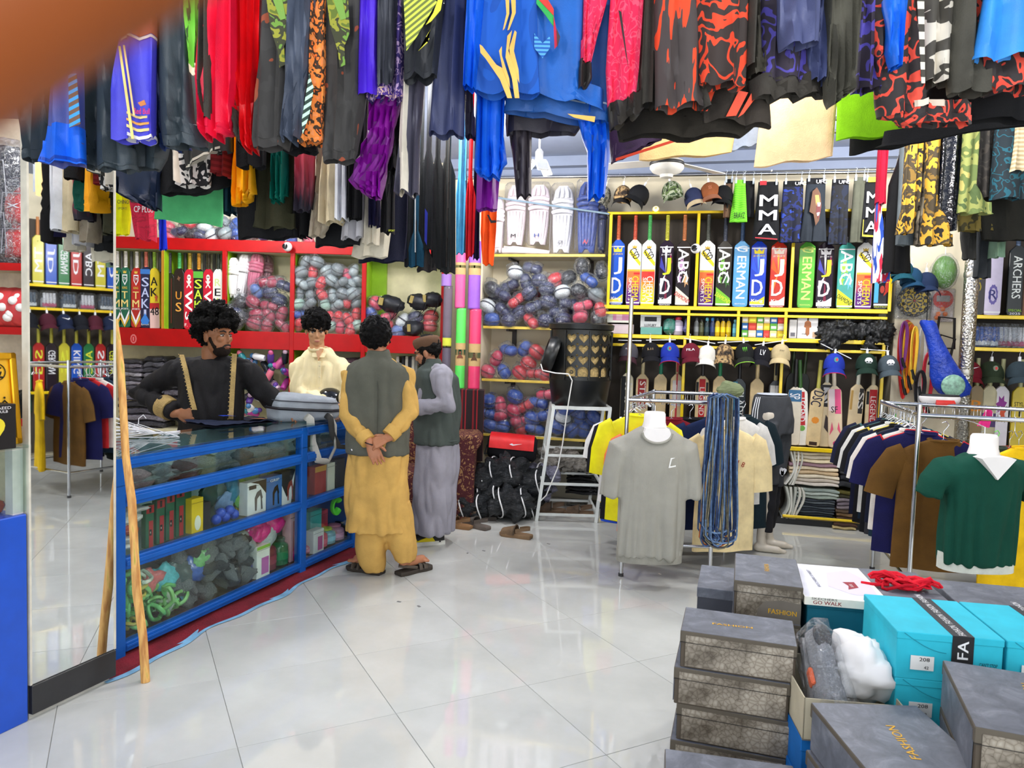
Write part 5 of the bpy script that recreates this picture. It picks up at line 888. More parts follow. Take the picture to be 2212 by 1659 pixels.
# grey sling backpack with straps hanging over the front
bp=onctr(652,906,0.945); t=thing('backpack','light grey backpack lying on the counter with straps hanging down','backpack',bp,CF.a-0.55)
gb=cloth((158,164,172),0.05); ol=[(-0.24,0.0),(-0.2,-0.11),(-0.05,-0.15),(0.14,-0.14),(0.24,-0.06),(0.25,0.05),(0.18,0.13),(0.0,0.15),(-0.18,0.12)]
m=MB(); m.loft([[(x*f,y*f,z+0.03*x/0.25*(0 if z<0.03 else-0.6))for x,y in ol]for z,f in((0.0,0.9),(0.02,1.0),(0.11,1.0),(0.15,0.9),(0.17,0.6))]); me=remesh(m,0.012,3,'bag_body'); ripple(me,0.006,(12,12,12),2); ob('bag_body',setmat(me,gb),t)
MB().tube([(x*1.02,y*1.02,0.075-0.018*x/0.25)for x,y in ol],0.010,6,True).build('zip',M((34,34,40),0.5),t); MB().tube([(x*1.0,y*1.0,0.125-0.018*x/0.25)for x,y in ol],0.004,6,True).build('piping',M((60,62,70),0.5),t)
for dx,ln,c,w in((0.02,0.24,(176,174,166),0.026),(0.16,0.16,(60,58,56),0.02)):
 pts=[(dx-0.06,-0.10,0.05),(dx-0.05,-0.20,0.02),(dx-0.05,-0.23,-ln*0.5),(dx-0.01,-0.24,-ln),(dx+0.06,-0.24,-ln*1.05),(dx+0.11,-0.23,-ln*0.7),(dx+0.12,-0.21,-ln*0.1),(dx+0.12,-0.12,0.05)]
 m=MB(); sm=[]
 for i in range(len(pts)-1):
  for k in range(4):sm.append(tuple(pts[i][j]+(pts[i+1][j]-pts[i][j])*k/4 for j in range(3)))
 m.tube(sm,w,8,flat=0.35); m.build('strap',cloth(c),t,60)
MB().box(-0.085,-0.045,-0.243,-0.235,-0.15,-0.02,0.003).build('strap_pad',M((40,40,44),0.7),t)
t=thing('batting_helmet','glossy black batting helmet beside the backpack','helmet',onctr(712,885,0.945),0.4)
m=MB().ball((0,0,0.07),(0.11,0.13,0.10),20,14); m.build('shell',gloss((24,26,32),0.15),t,179); MB().box(-0.10,0.10,-0.19,-0.08,0.035,0.045,0.005).build('peak',gloss((24,26,32),0.15),t)
for z in(0.0,0.025):MB().tube([(-0.1,-0.05,z+0.01),(-0.07,-0.15,z),(0,-0.17,z),(0.07,-0.15,z),(0.1,-0.05,z+0.01)],0.004,6).build('grille_bar',M((40,42,46),0.3,0.8),t)
# left background shelf with bagged backpacks
LF=Frame(0,5.0,0); a=LF.sz(-60,575); b=LF.sz(75,575)
t=thing('side_shelf','red edged side shelf holding bagged backpacks beyond the mirror','shelf',(a[0]-0.3,5.0,0)); ww=b[0]-a[0]+0.3
for py in(570,708,905):z=LF.sz(20,py)[1]; MB().box(0,ww,0,0.45,z-0.03,z).build('board',cream,t); MB().box(0,ww,-0.02,0.0,z-0.045,z+0.005).build('edge_strip',redp,t)
MB().box(0,ww,0.45,0.47,0,3.0).build('back_panel',M((206,190,170),0.7),t); MB().box(ww-0.02,ww,0,0.45,0,2.6).build('end_panel',M((150,130,110),0.6),t)
z1=LF.sz(20,570)[1]; z2=LF.sz(20,708)[1]; z3=LF.sz(20,905)[1]
for k,(px,wd_,hh)in enumerate(((5,0.36,0.80),(58,0.22,0.55))):
 p=LF.hit(px,565,-0.12); t=thing('bagged_backpack',('large black backpack in a clear bag on the side shelf','red rucksack with white mark beside the large black backpack')[k],'backpack',(p.x,p.y,z1)); c=((46,48,56),(190,40,44))[k]
 MB().box(-wd_/2,wd_/2,-0.1,0.12,0,hh,0.08).build('bag_body',cloth(c),t,60); MB().box(-wd_*0.36,wd_*0.36,-0.14,-0.08,hh*0.08,hh*0.42,0.03).build('pocket',cloth(c),t,60); MB().box(-wd_*0.36,wd_*0.36,-0.13,-0.08,hh*0.5,hh*0.85,0.03).build('pocket',cloth(c),t,60)
 for zz in(0.42,0.85):MB().tube([(-wd_*0.36,-0.142,hh*(zz-0.3)),(-wd_*0.3,-0.142,hh*zz),(wd_*0.3,-0.142,hh*zz),(wd_*0.36,-0.142,hh*(zz-0.3))],0.004,5).build('zip',gloss((170,172,176)),t)
 lettering('HAPPY' if k==0 else 'X',0,hh*0.7,wd_*0.4,0.03,-0.14,(220,220,225),t)
 me=MB().box(-wd_*0.55,wd_*0.55,-0.17,0.15,0,hh*1.04,0.06).mesh('plastic_bag',film((240,240,244),0.1)); ob('plastic_bag',me,t)
for k in range(3):
 p=LF.hit(8+26*k,690,-0.15); bg=thing('dotted_bag','red bag with big white dots on the side shelf','bag',(p.x,p.y,z2),0.3*k,'red dotted bags'); MB().ball((0,0,0.14),(0.15,0.13,0.14),16,12).build('bag_body',M((200,60,64),0.5),bg,179)
 for q in range(7):aa=-2.6+q*0.35; MB().ball((0.135*math.cos(aa),0.118*math.sin(aa),0.07+0.16*((q*5)%7)/7),(0.03,0.03,0.03),10,6).build('dot',M((236,232,230),0.5),bg,179)
for k in range(6):packet(LF.w(LF.sz(10+14*k,880)[0],-0.2,z3+0.06+0.07*(k%2)),(0.3,0.26,0.12),(0,U(-0.2,0.2),U(0,3)),DARKP,'dark plastic wrapped pack on the lowest side shelf','packs on the side shelf')
# ------------------------------------------------------------------ people
def me2mb(mb,me,mat=None):mb.add([v.co for v in me.vertices],[tuple(p.vertices)for p in me.polygons],mat)
def ell(mb,c,r,m=None,n=14,k=10):mb.ball(c,r,n,k,m)
def hand_parts(mb,wrist,d,n,side,curl=(0.35,0.5,0.4),s=1.0,spread=0.0,thumb=0.5):
 w=Vector(wrist); d=Vector(d).normalized(); n=Vector(n); n=(n-d*n.dot(d)).normalized(); a=d.cross(n).normalized()*side
 L=0.088*s; rings=[]
 for t,hw,th in((-0.25,0.026,0.019),(0.0,0.026,0.018),(0.35,0.036,0.017),(0.75,0.041,0.015),(1.0,0.040,0.012),(1.06,0.034,0.008)):
  c=w+d*L*t; rings.append([tuple(c+a*hw*s*math.cos(q)+n*th*s*math.sin(q))for q in[2*math.pi*k/14 for k in range(14)]])
 mb.loft(rings)
 for i,(off,ln)in enumerate(((0.030,0.070),(0.010,0.080),(-0.010,0.075),(-0.029,0.058))):
  p=w+d*L*0.94+a*off*s; ang=0.0; dd=(d+a*spread*(off/0.03)).normalized()
  for k,(fr,r0,r1)in enumerate(((0.45,0.0090,0.0083),(0.31,0.0083,0.0077),(0.24,0.0077,0.0066))):
   ang+=curl[k]*(1+0.08*i); v=dd*math.cos(ang)+n*math.sin(ang); q=p+v*ln*s*fr; mb.capsule(p,q,r0*s,r1*s,8); p=q
 p=w+d*L*0.22+a*0.026*s; v=(d*0.72+a*0.62+n*thumb*0.5).normalized()
 for fr,r0,r1,bend in((0.036,0.013,0.0105,0.0),(0.032,0.0100,0.0090,0.35),(0.026,0.0090,0.0074,0.35)):
  v=(v*math.cos(bend)+(n*0.55-a*0.45).normalized()*math.sin(bend)).normalized(); q=p+v*fr*s; mb.capsule(p,q,r0*s,r1*s,8); p=q
def head_parts(mb,m):
 def E(c,r):mb.ball(c,r,18,12,m)
 E((0,-0.012,0.035),(0.074,0.092,0.085)); E((0,0.018,-0.03),(0.062,0.068,0.08)); E((0,0.05,-0.088),(0.026,0.028,0.022)); E((0,0.036,-0.07),(0.046,0.045,0.036))
 E((0,0.062,0.035),(0.052,0.026,0.022)); E((0.034,0.062,-0.012),(0.022,0.02,0.022)); E((-0.034,0.062,-0.012),(0.022,0.02,0.022))
 mb.loft([[tuple(m@Vector((x,y,z)))for x,y,z in((-w,y0-0.012,z),(-w*0.4,y0+h,z),(w*0.4,y0+h,z),(w,y0-0.012,z))]for z,w,y0,h in((0.028,0.007,0.078,0.008),(0.005,0.009,0.082,0.014),(-0.018,0.013,0.084,0.022),(-0.030,0.017,0.080,0.020),(-0.036,0.014,0.076,0.010))])
 E((0,0.080,-0.056),(0.022,0.012,0.006)); E((0,0.078,-0.066),(0.019,0.012,0.0065))
 for s in(-1,1):
  E((s*0.076,-0.006,-0.004),(0.009,0.019,0.031)); E((s*0.080,-0.004,0.012),(0.008,0.016,0.014))
def face_parts(t,m,brow=(24,18,16),lidded=0.0,lip=(150,84,74)):
 for s in(-1,1):
  ey=MB().ball((s*0.031,0.0725,0.008),(0.0135,0.010,0.0085*(1-0.5*lidded)),12,8,m).build('eye',gloss((176,166,156),0.3),t,179)
  MB().ball((s*0.031,0.0815,0.007-0.003*lidded),(0.0058,0.0025,0.0058*(1-0.4*lidded)),10,6,m).build('iris',gloss((30,20,16),0.15),ey,179)
  MB().tube([m@Vector(p)for p in((s*0.013,0.087,0.028),(s*0.03,0.0855,0.035),(s*0.05,0.074,0.030))],[0.0045,0.0050,0.0028],6).build('eyebrow',M(brow,0.9),t,60)
  MB().tube([m@Vector(p)for p in((s*0.018,0.080,0.0145),(s*0.031,0.0855,0.0175-0.006*lidded),(s*0.045,0.075,0.013))],0.0022,5).build('eyelid',M(brow,0.9),t,60)
 MB().ball((0,0.086,-0.0605),(0.019,0.0085,0.0075),12,6,m).build('lips',skinm(lip),t,179)
def hair_mesh(m,curls,rad,size,seed,lo=-0.02,back=-0.06,front=0.06,off=(0,0,0),scale=(1,1,1)):
 mb=MB(); rr=random.Random(seed)
 mb.ball((off[0],-0.018+off[1],0.045+off[2]),(0.080*scale[0],0.098*scale[1],0.088*scale[2]),20,14,m); n=0
 while n<curls:
  v=Vector((rr.gauss(0,1),rr.gauss(0,1),rr.gauss(0,1))).normalized(); p=Vector((v.x*0.078*scale[0],v.y*0.094*scale[1]-0.016,v.z*0.09*scale[2]+0.045))+Vector(off)
  lim=front if p.y>0.03 else(lo if p.y>-0.04 else back)
  if p.z<lim:continue
  p=p+v*rr.uniform(0,rad); s=size*rr.uniform(0.7,1.25); mb.ball(p,s,8,6,m); n+=1
 return mb
def hairy(t,m,col,curls,rad,size,seed,voxel=0.006,amp=0.010,fr=60,**kw):
 me=remesh(hair_mesh(m,curls,rad,size,seed,**kw),voxel,1,'hair'); ripple(me,amp,(fr,fr,fr),seed); return ob('hair',setmat(me,M(lum(col,0.6),0.6,0,0.25,0.6,240,0.12,key='hair',vscale=80)),t)
def beard(t,m,col,thick=0.004,cheek=0.0):
 mb=MB(); mb.ball((0,0.036,-0.078),(0.050+thick,0.052+thick,0.038+thick),18,12,m); mb.ball((0,0.054,-0.092),(0.030+thick,0.031+thick,0.024+thick),14,10,m)
 for s in(-1,1):mb.tube([m@Vector((s*0.061,0.0,0.008)),m@Vector((s*0.055,0.018,-0.03)),m@Vector((s*0.044,0.036,-0.062))],[0.010,0.014,0.018],10);
 me=remesh(mb,0.0055,1,'beard'); inv=m.inverted()
 bm=bmesh.new(); bm.from_mesh(me)
 dl=[v for v in bm.verts if((inv@v.co).y>0.070 and-0.070<(inv@v.co).z<-0.05 and abs((inv@v.co).x)<0.018)or((inv@v.co).y>0.05 and(inv@v.co).z>-0.048)]
 bmesh.ops.delete(bm,geom=dl,context='VERTS'); bm.to_mesh(me); bm.free(); ripple(me,0.003,(120,120,120),4)
 MB().tube([m@Vector(p)for p in((-0.030,0.074,-0.062),(-0.018,0.086,-0.050),(0,0.0905,-0.0465),(0.018,0.086,-0.050),(0.030,0.074,-0.062))],[0.004,0.006,0.005,0.006,0.004],6).build('moustache',M(col,0.8,key='hair'),t,60)
 return ob('beard',setmat(me,M(col,0.8,0,0.2,0.6,260,0.2,key='hair',vscale=90)),t)
def headM(c,yaw,pitch=0.0,roll=0.0,s=1.0):
 return Matrix.Translation(c)@Matrix.Rotation(yaw,4,'Z')@Matrix.Rotation(pitch,4,'X')@Matrix.Rotation(roll,4,'Y')@Matrix.Scale(s,4)
def body(t,skin,coarse,hm,neck,hands,feet=None):
 mb=MB(); c=MB()
 for p0,p1,r0,r1 in coarse:k_=0.62 if r0>0.1 else 0.7; c.capsule(p0,p1,r0*k_,r1*k_,12)
 me2mb(mb,remesh(c,0.014,3)); h=MB(); head_parts(h,hm); h.capsule(neck[0],neck[1],0.056,0.052,14); me2mb(mb,remesh(h,0.0045,3))
 for hp in hands:q=MB(); hand_parts(q,**hp); q.capsule(Vector(hp['wrist'])-Vector(hp['d']).normalized()*0.03,hp['wrist'],0.028,0.027,12); me2mb(mb,remesh(q,0.0033,2))
 for f in feet or[]:q=MB(); f(q); me2mb(mb,remesh(q,0.005,3))
 me=mb.mesh('body',skin,179); return ob('body',me,t)
def tors(rings,n=26,pw=2.5):
 out=[]
 for c,hw,hd,yw in rings:
  c=Vector(c); r=[]
  for k in range(n):
   q=2*math.pi*k/n; x=math.copysign(abs(math.cos(q))**(2/pw),math.cos(q))*hw; y=math.copysign(abs(math.sin(q))**(2/pw),math.sin(q))*hd
   r.append((c.x+x*math.cos(yw)-y*math.sin(yw),c.y+x*math.sin(yw)+y*math.cos(yw),c.z))
  out.append(r)
 return out
def garment(t,name,m,pieces,voxel=0.011,amp=0.008,fr=(13,13,4.5),seed=1.0,smooth=3,fn=None):
 mb=MB()
 for typ,a in pieces:
  if typ=='loft':mb.loft(tors(a))
  elif typ=='cyl':mb.cyl(*a,n=14)
  elif typ=='cap':mb.capsule(*a)
  elif typ=='tube':mb.tube(a[0],a[1],14)
  elif typ=='ball':mb.ball(*a)
 me=remesh(mb,voxel,smooth,name); ripple(me,amp,fr,seed,fn); return ob(name,setmat(me,m),t)
def sandal(t,c,yaw,L=0.265,col=(70,58,48),back=True):
 m=Matrix.Translation(c)@Matrix.Rotation(yaw,4,'Z'); ol=[(-0.034,-0.5),(0.034,-0.5),(0.043,-0.3),(0.040,0.0),(0.052,0.25),(0.048,0.42),(0.02,0.5),(-0.02,0.5),(-0.045,0.4),(-0.050,0.22),(-0.036,0.0),(-0.040,-0.3)]
 s=MB(); s.loft([[(x*f,y*L*f,z)for x,y in ol]for z,f in((0.0,0.96),(0.006,1.0),(0.022,1.0),(0.026,0.96))],mat=m); s.build('sole',M(lum(col,0.75),0.8),t,50)
 u=MB()
 for y0,hh,w in((0.22,0.055,0.03),(0.07,0.065,0.024)):u.tube([m@Vector(p)for p in((-0.05,y0*L/0.265*0.265,0.02),(-0.04,y0*0.28,hh*0.8),(0,y0*0.28,hh),(0.04,y0*0.28,hh*0.8),(0.05,y0*0.265,0.02))],w*0.55,8,flat=0.22)
 u.build('strap',M(col,0.7,0,0.12,key='leather'),t,60)
 if back:MB().tube([m@Vector(p)for p in((-0.042,-0.01,0.04),(-0.04,-0.09,0.06),(0,-0.128,0.062),(0.04,-0.09,0.06),(0.042,-0.01,0.04))],0.009,8,flat=0.3).build('heel_strap',M(col,0.7,0,0.12,key='leather'),t,60)
def foot(c,yaw,ank):
 def f(q):
  m=Matrix.Translation(c)@Matrix.Rotation(yaw,4,'Z'); a=m@Vector((0,-0.085,0.045)); b=m@Vector((0,0.06,0.045)); q.capsule(a,b,0.033,0.028); q.capsule(a,ank,0.032,0.036)
  for i in range(5):x=(i-2)*0.016; q.capsule(m@Vector((x,0.06,0.038)),m@Vector((x*1.1,0.112-abs(i-1)*0.008,0.034)),0.010,0.009,8)
 return f
def JF(Y,loc):
 def J(px,py,dy=0.0):return Frame(0,Y+dy,0).hit(px,py)-loc
 return J
# --- customer seen from behind, hands clasped
Y1=4.62; L1=Frame(0,Y1,0).hit(842,1246); L1.z=0; J=JF(Y1,L1)
t=thing('person','person in ochre kameez and olive waistcoat, back turned, hands clasped behind','person',L1)
sk=skinm((178,118,84)); hm=headM(J(813,735,0.01),-0.1,-0.10,0.0,0.98); cm={}
sh=[J(764,812),J(868,810)]; el=[J(749,897,-0.06),J(886,893,-0.06)]; wr=[J(799,958,-0.175),J(836,946,-0.16)]
hipL,hipR=J(792,1040),J(858,1038); anL,anR=J(808,1232,0.02),J(876,1218,0.02); anL.z=anR.z=0.09
footL=Vector((anL.x-0.065,anL.y+0.035,0.028)); footR=Vector((anR.x+0.05,anR.y+0.06,0.028))
body(t,sk,[(J(815,800),J(815,1000),0.13,0.13),(sh[0],el[0],0.05,0.042),(sh[1],el[1],0.05,0.042),(el[0],wr[0],0.042,0.03),(el[1],wr[1],0.042,0.03),(hipL,anL,0.075,0.04),(hipR,anR,0.075,0.04)],hm,(J(814,760,0.01),J(815,800)),[dict(wrist=wr[0],d=J(812,985,-0.19)-wr[0],n=(0.15,-0.95,0.1),side=-1,curl=(0.25,0.4,0.35),s=1.0,spread=0.05),dict(wrist=wr[1],d=J(797,962,-0.20)-wr[1],n=(0,0.7,-0.5),side=-1,curl=(0.5,0.7,0.5),s=0.98)],[foot(footL,1.15,anL),foot(footR,-0.75,anR)])
och=M((204,162,88),0.85,0,0.06,0.2,200,0.2,key='cotton'); olv=M((92,92,82),0.9,0,0.06,0.3,260,0.2,key='cotton')
cA=J(815,800); kz=lambda py:J(815,py).z
garment(t,'kameez',och,[('loft',[(Vector((J(816,y).x,0.0,kz(y))),w,dd,0)for y,w,dd in((1146,0.205,0.125),(1100,0.205,0.13),(1040,0.195,0.13),(985,0.188,0.125),(900,0.185,0.12),(830,0.188,0.11),(795,0.17,0.09),(778,0.08,0.06))]),('cap',(J(800,785),sh[0]+Vector((0.02,0,-0.01)),0.055,0.066)),('cap',(J(830,785),sh[1]+Vector((-0.02,0,-0.01)),0.055,0.066)),('tube',([sh[0]+Vector((0.03,0,0.01)),sh[0],(sh[0]+el[0])/2,el[0],(el[0]+wr[0])/2,wr[0]+(el[0]-wr[0]).normalized()*0.02],[0.07,0.072,0.066,0.060,0.052,0.046])),('tube',([sh[1]+Vector((-0.03,0,0.01)),sh[1],(sh[1]+el[1])/2,el[1],(el[1]+wr[1])/2,wr[1]+(el[1]-wr[1]).normalized()*0.02],[0.07,0.072,0.066,0.060,0.052,0.046]))],amp=0.022,seed=2.3)
for w_,e_ in((wr[0],el[0]),(wr[1],el[1])):dd=(e_-w_).normalized(); MB().cyl(w_+dd*0.015,w_+dd*0.075,0.049,0.053,16).build('cuff',och,t,50)
garment(t,'trousers',och,[('loft',[(Vector((J(x,y).x,0.01,J(x,y).z)),w,dd,0)for x,y,w,dd in((809,1236,0.060,0.065),(806,1215,0.078,0.08),(803,1180,0.092,0.10),(803,1130,0.10,0.11),(806,1080,0.10,0.11))]),('loft',[(Vector((J(x,y).x,0.02,J(x,y).z)),w,dd,0)for x,y,w,dd in((874,1214,0.058,0.065),(870,1195,0.078,0.08),(863,1165,0.095,0.10),(857,1120,0.10,0.11),(850,1080,0.10,0.11))])],amp=0.014,fr=(9,9,4),seed=5)
garment(t,'waistcoat',olv,[('loft',[(Vector((J(816,y).x,-0.002,kz(y))),w,dd,0)for y,w,dd in((980,0.20,0.145),(940,0.197,0.142),(880,0.20,0.138),(830,0.205,0.128),(806,0.20,0.12),(793,0.188,0.112),(782,0.135,0.095),(770,0.07,0.07),(757,0.064,0.066))])],amp=0.012,seed=7)
MB().lathe([(0.004,0),(0.007,0.003),(0.004,0.006)],10,mat=Matrix.Translation(J(760,972,-0.115))@Matrix.Rotation(math.pi/2,4,'X')).build('snap_button',metal((214,214,210)),t,50)
MB().tube([J(815,790,-0.10),J(816,850,-0.142),J(815,930,-0.145),J(814,978,-0.148)],0.0025,5).build('back_seam',M((70,70,62),0.9),t)
MB().tube([wr[0]+Vector((0.034*math.cos(q),0.026*math.sin(q),0.0-0.01*math.cos(q)))for q in[2*math.pi*k/14 for k in range(14)]],0.004,6,True).build('bracelet',M((40,24,20),0.4),t)
hairy(t,hm,(20,17,17),260,0.010,0.016,3,0.006,0.006,45,lo=-0.035,back=-0.085,front=0.05,scale=(1.04,1.02,1.05))
sandal(t,Vector((footL.x,footL.y,0.0)),1.15,0.27,(74,64,54)); sandal(t,Vector((footR.x,footR.y,0.0)),-0.75,0.27,(74,64,54))
# --- man with brown cap, profile to the left
Y2=5.38; L2=Frame(0,Y2,0).hit(930,1178); L2.z=0; J=JF(Y2,L2)
t=thing('person','person in grey kameez, dark waistcoat and brown cap looking down at counter','person',L2)
hm=headM(J(924,764,0.0),1.40,-0.30,0.0,0.97); sk=skinm((166,112,82))
shn,shf=J(952,812,-0.175),J(926,808,0.17); eln,elf=J(964,874,-0.235),J(920,880,0.18); wrn,wrf=J(900,880,-0.20),J(888,872,0.06)
anA,anB=J(936,1155,-0.03),J(900,1180,-0.05); anA.z=anB.z=0.10
body(t,sk,[(J(938,815),J(945,1000),0.12,0.12),(shn,eln,0.05,0.042),(eln,wrn,0.042,0.03),(shf,elf,0.05,0.042),(elf,wrf,0.042,0.03),(J(945,1040),anA,0.075,0.04),(J(925,1040),anB,0.075,0.04)],hm,(J(930,782),J(936,808)),[dict(wrist=wrn,d=(-1,0.15,0.05),n=(0,0.6,0.6),side=1,curl=(0.4,0.5,0.4)),dict(wrist=wrf,d=(-1,-0.2,-0.1),n=(0,-0.3,0.8),side=-1,curl=(0.4,0.5,0.4))])
gry=M((150,148,158),0.85,0,0.05,0.2,200,0.2,key='cotton'); dgr=M((74,82,78),0.9,0,0.06,0.3,260,0.2,key='cotton')
yw=1.25; zz=lambda py:J(940,py).z; X2=lambda px,py:J(px,py).x
garment(t,'kameez',gry,[('loft',[(Vector((X2(px,y),0.0,zz(y))),w,dd,yw)for px,y,w,dd in((937,1148,0.17,0.135),(940,1090,0.175,0.145),(942,1020,0.17,0.145),(944,960,0.165,0.14),(946,880,0.175,0.13),(944,830,0.18,0.115),(938,800,0.15,0.08))]),('ball',(shn+Vector((0,0,0.005)),0.082)),('cap',(J(936,798),shn,0.055,0.075)),('tube',([shn,(shn+eln)/2,eln,(eln+wrn)/2,wrn+Vector((0.02,0,0))],[0.076,0.070,0.064,0.056,0.048])),('tube',([shf,elf,wrf+Vector((0.02,0,0))],[0.072,0.064,0.05]))],amp=0.020,seed=3.1)
garment(t,'trousers',gry,[('tube',([J(945,1060),J(940,1120,-0.02),Vector((anA.x,anA.y,0.09))],[0.10,0.085,0.058])),('tube',([J(925,1060),J(912,1130,-0.03),Vector((anB.x,anB.y,0.09))],[0.10,0.085,0.058]))],amp=0.012,fr=(9,9,4),seed=4)
garment(t,'waistcoat',dgr,[('loft',[(Vector((X2(px,y),0.0,zz(y))),w,dd,yw)for px,y,w,dd in((944,958,0.18,0.155),(945,900,0.185,0.15),(946,850,0.19,0.138),(945,815,0.195,0.13),(941,799,0.165,0.105),(934,785,0.068,0.068),(932,775,0.062,0.064))])],amp=0.012,seed=6)
MB().tube([J(943,892,-0.16),J(944,938,-0.165)],0.003,5).build('pocket_zip',metal((200,200,200)),t); MB().tube([J(905,955,-0.12),J(940,957,-0.175),J(988,952,-0.10)],0.006,6).build('hem_band',dgr,t)
hairy(t,hm,(26,22,20),160,0.003,0.012,8,0.006,0.004,60,lo=-0.02,back=-0.06,front=0.07); beard(t,hm,(26,20,18),0.003); face_parts(t,hm,lidded=0.8)
me=MB(); me.loft([[tuple(hm@Vector((r*math.cos(q),r*1.18*math.sin(q)-0.014,z+0.06*r*math.sin(q))))for q in[2*math.pi*k/22 for k in range(22)]]for r,z in((0.080,0.048),(0.086,0.062),(0.090,0.095),(0.082,0.117),(0.055,0.128),(0.02,0.131))]); me.build('cap',cloth((96,70,52)),t,60)
for an,yaw in((anA,1.9),(anB,1.75)):
 m=Matrix.Translation((an.x-0.045,an.y,0))@Matrix.Rotation(yaw,4,'Z'); q=MB(); q.loft([[tuple(m@Vector((x*w,y,z)))for x,z in((-1,0.02),(-0.9,0.05*h),(-0.4,0.09*h),(0.4,0.09*h),(0.9,0.05*h),(1,0.02))]for y,w,h in((-0.125,0.025,0.9),(-0.09,0.037,1.15),(-0.03,0.036,1.2),(0.05,0.044,0.95),(0.12,0.042,0.7),(0.155,0.022,0.5))]); sh_=q.build('shoe',M((30,30,32),0.6),t,60)
 q=MB(); ol=[(-0.03,-0.13),(0.03,-0.13),(0.042,-0.04),(0.05,0.07),(0.035,0.16),(-0.035,0.16),(-0.05,0.07),(-0.042,-0.04)]; q.loft([[tuple(m@Vector((x,y,z)))for x,y in ol]for z in(0.0,0.03)]); q.build('shoe_sole',M((214,214,206),0.6),sh_,50)
 for s in(-1,1):MB().prism([(-0.05,0.03),(0.09,0.03),(0.05,0.05),(-0.02,0.075)],-0.003,0.003,m@Matrix.Translation((s*0.042,0,0.004))@Matrix.Rotation(math.pi/2,4,'Z')@Matrix.Rotation(s*0.25,4,'X')).build('shoe_flash',flat((226,206,30)),sh_)
# --- young seller in a cream shirt
Y3=5.66; L3=Vector((Frame(0,Y3,0).hit(690,1000).x,Y3,0)); J=JF(Y3,L3)
t=thing('person','person in cream collared shirt standing behind the counter looking down','person',L3)
hm=headM(J(684,714,-0.02),math.pi+0.28,-0.26,0.04,1.0); sk=skinm((196,146,108)); shl,shr=J(647,786),J(738,790); ell_,elr=J(650,852,-0.08),J(752,850,-0.06); wl,wrr=J(700,868,-0.26),J(742,872,-0.24)
body(t,sk,[(J(690,800),J(690,960),0.12,0.12),(shl,ell_,0.05,0.042),(ell_,wl,0.042,0.03),(shr,elr,0.05,0.042),(elr,wrr,0.042,0.03),(Vector((-0.09,0,0.85)),Vector((-0.1,0,0.06)),0.08,0.045),(Vector((0.09,0,0.85)),Vector((0.1,0,0.06)),0.08,0.045)],hm,(J(684,738,0.0),J(688,775)),[dict(wrist=wl,d=(0.8,-0.5,-0.15),n=(0,-0.1,-1),side=1,curl=(0.3,0.4,0.3)),dict(wrist=wrr,d=(-0.6,-0.6,-0.1),n=(0,0,-1),side=-1,curl=(0.3,0.4,0.3))])
crm=M((240,224,180),0.85,0,0.04,0.15,200,0.2,key='cotton'); zz=lambda py:J(690,py).z
garment(t,'shirt',crm,[('loft',[(Vector((J(692,y).x,0.0,zz(y))),w,dd,0)for y,w,dd in((960,0.20,0.13),(880,0.19,0.125),(820,0.195,0.115),(788,0.19,0.095),(770,0.15,0.08),(758,0.085,0.068),(750,0.064,0.062))]),('cap',(J(672,766),shl+Vector((0.02,0,-0.005)),0.05,0.066)),('cap',(J(702,767),shr+Vector((-0.02,0,-0.005)),0.05,0.066)),('tube',([shl,(shl+ell_)/2,ell_,(ell_+wl)/2,wl-(wl-ell_).normalized()*0.03],[0.076,0.072,0.066,0.056,0.048])),('tube',([shr,elr,wrr-(wrr-elr).normalized()*0.03],[0.076,0.066,0.05]))],amp=0.020,seed=9)
MB().tube([J(688,754)+Vector((0.066*math.cos(q),-0.012+0.064*math.sin(q),0.012*math.sin(q)))for q in[2*math.pi*k/24 for k in range(24)]],0.016,8,True,flat=0.5).build('collar',crm,t,60)
for s in(-1,1):MB().prism([(0,0),(s*0.045,0.0),(s*0.052,0.035),(s*0.012,0.04)][::s],-0.004,0.004,Matrix.Translation(J(688,772,-0.092))@Matrix.Rotation(-0.5,4,'X')).build('collar_point',crm,t)
MB().prism([(-0.03,0.062),(0.0,-0.03),(0.03,0.062)],-0.004,0.02,Matrix.Translation(J(688,770,-0.094))@Matrix.Rotation(-0.32,4,'X')).build('neck_opening',sk,t)
MB().box(-0.014,0.014,-0.004,0.004,-0.5,0,0.002,Matrix.Translation(J(690,780,-0.118))).build('placket',crm,t)
for k in range(4):MB().ball(J(690,790+24*k,-0.125),(0.0045,0.003,0.0045),8,5).build('button',gloss((225,214,190)),t)
garment(t,'trousers',crm,[('cyl',(Vector((-0.09,0,0.75)),Vector((-0.1,0,0.05)),0.10,0.07)),('cyl',(Vector((0.09,0,0.75)),Vector((0.1,0,0.05)),0.10,0.07))],voxel=0.02,amp=0.006)
hairy(t,hm,(18,15,15),300,0.020,0.016,12,0.006,0.008,55,lo=0.02,back=-0.04,front=0.065,off=(0,0.008,0.012),scale=(1.05,1.05,1.08)); face_parts(t,hm,lidded=0.8,lip=(176,104,92))
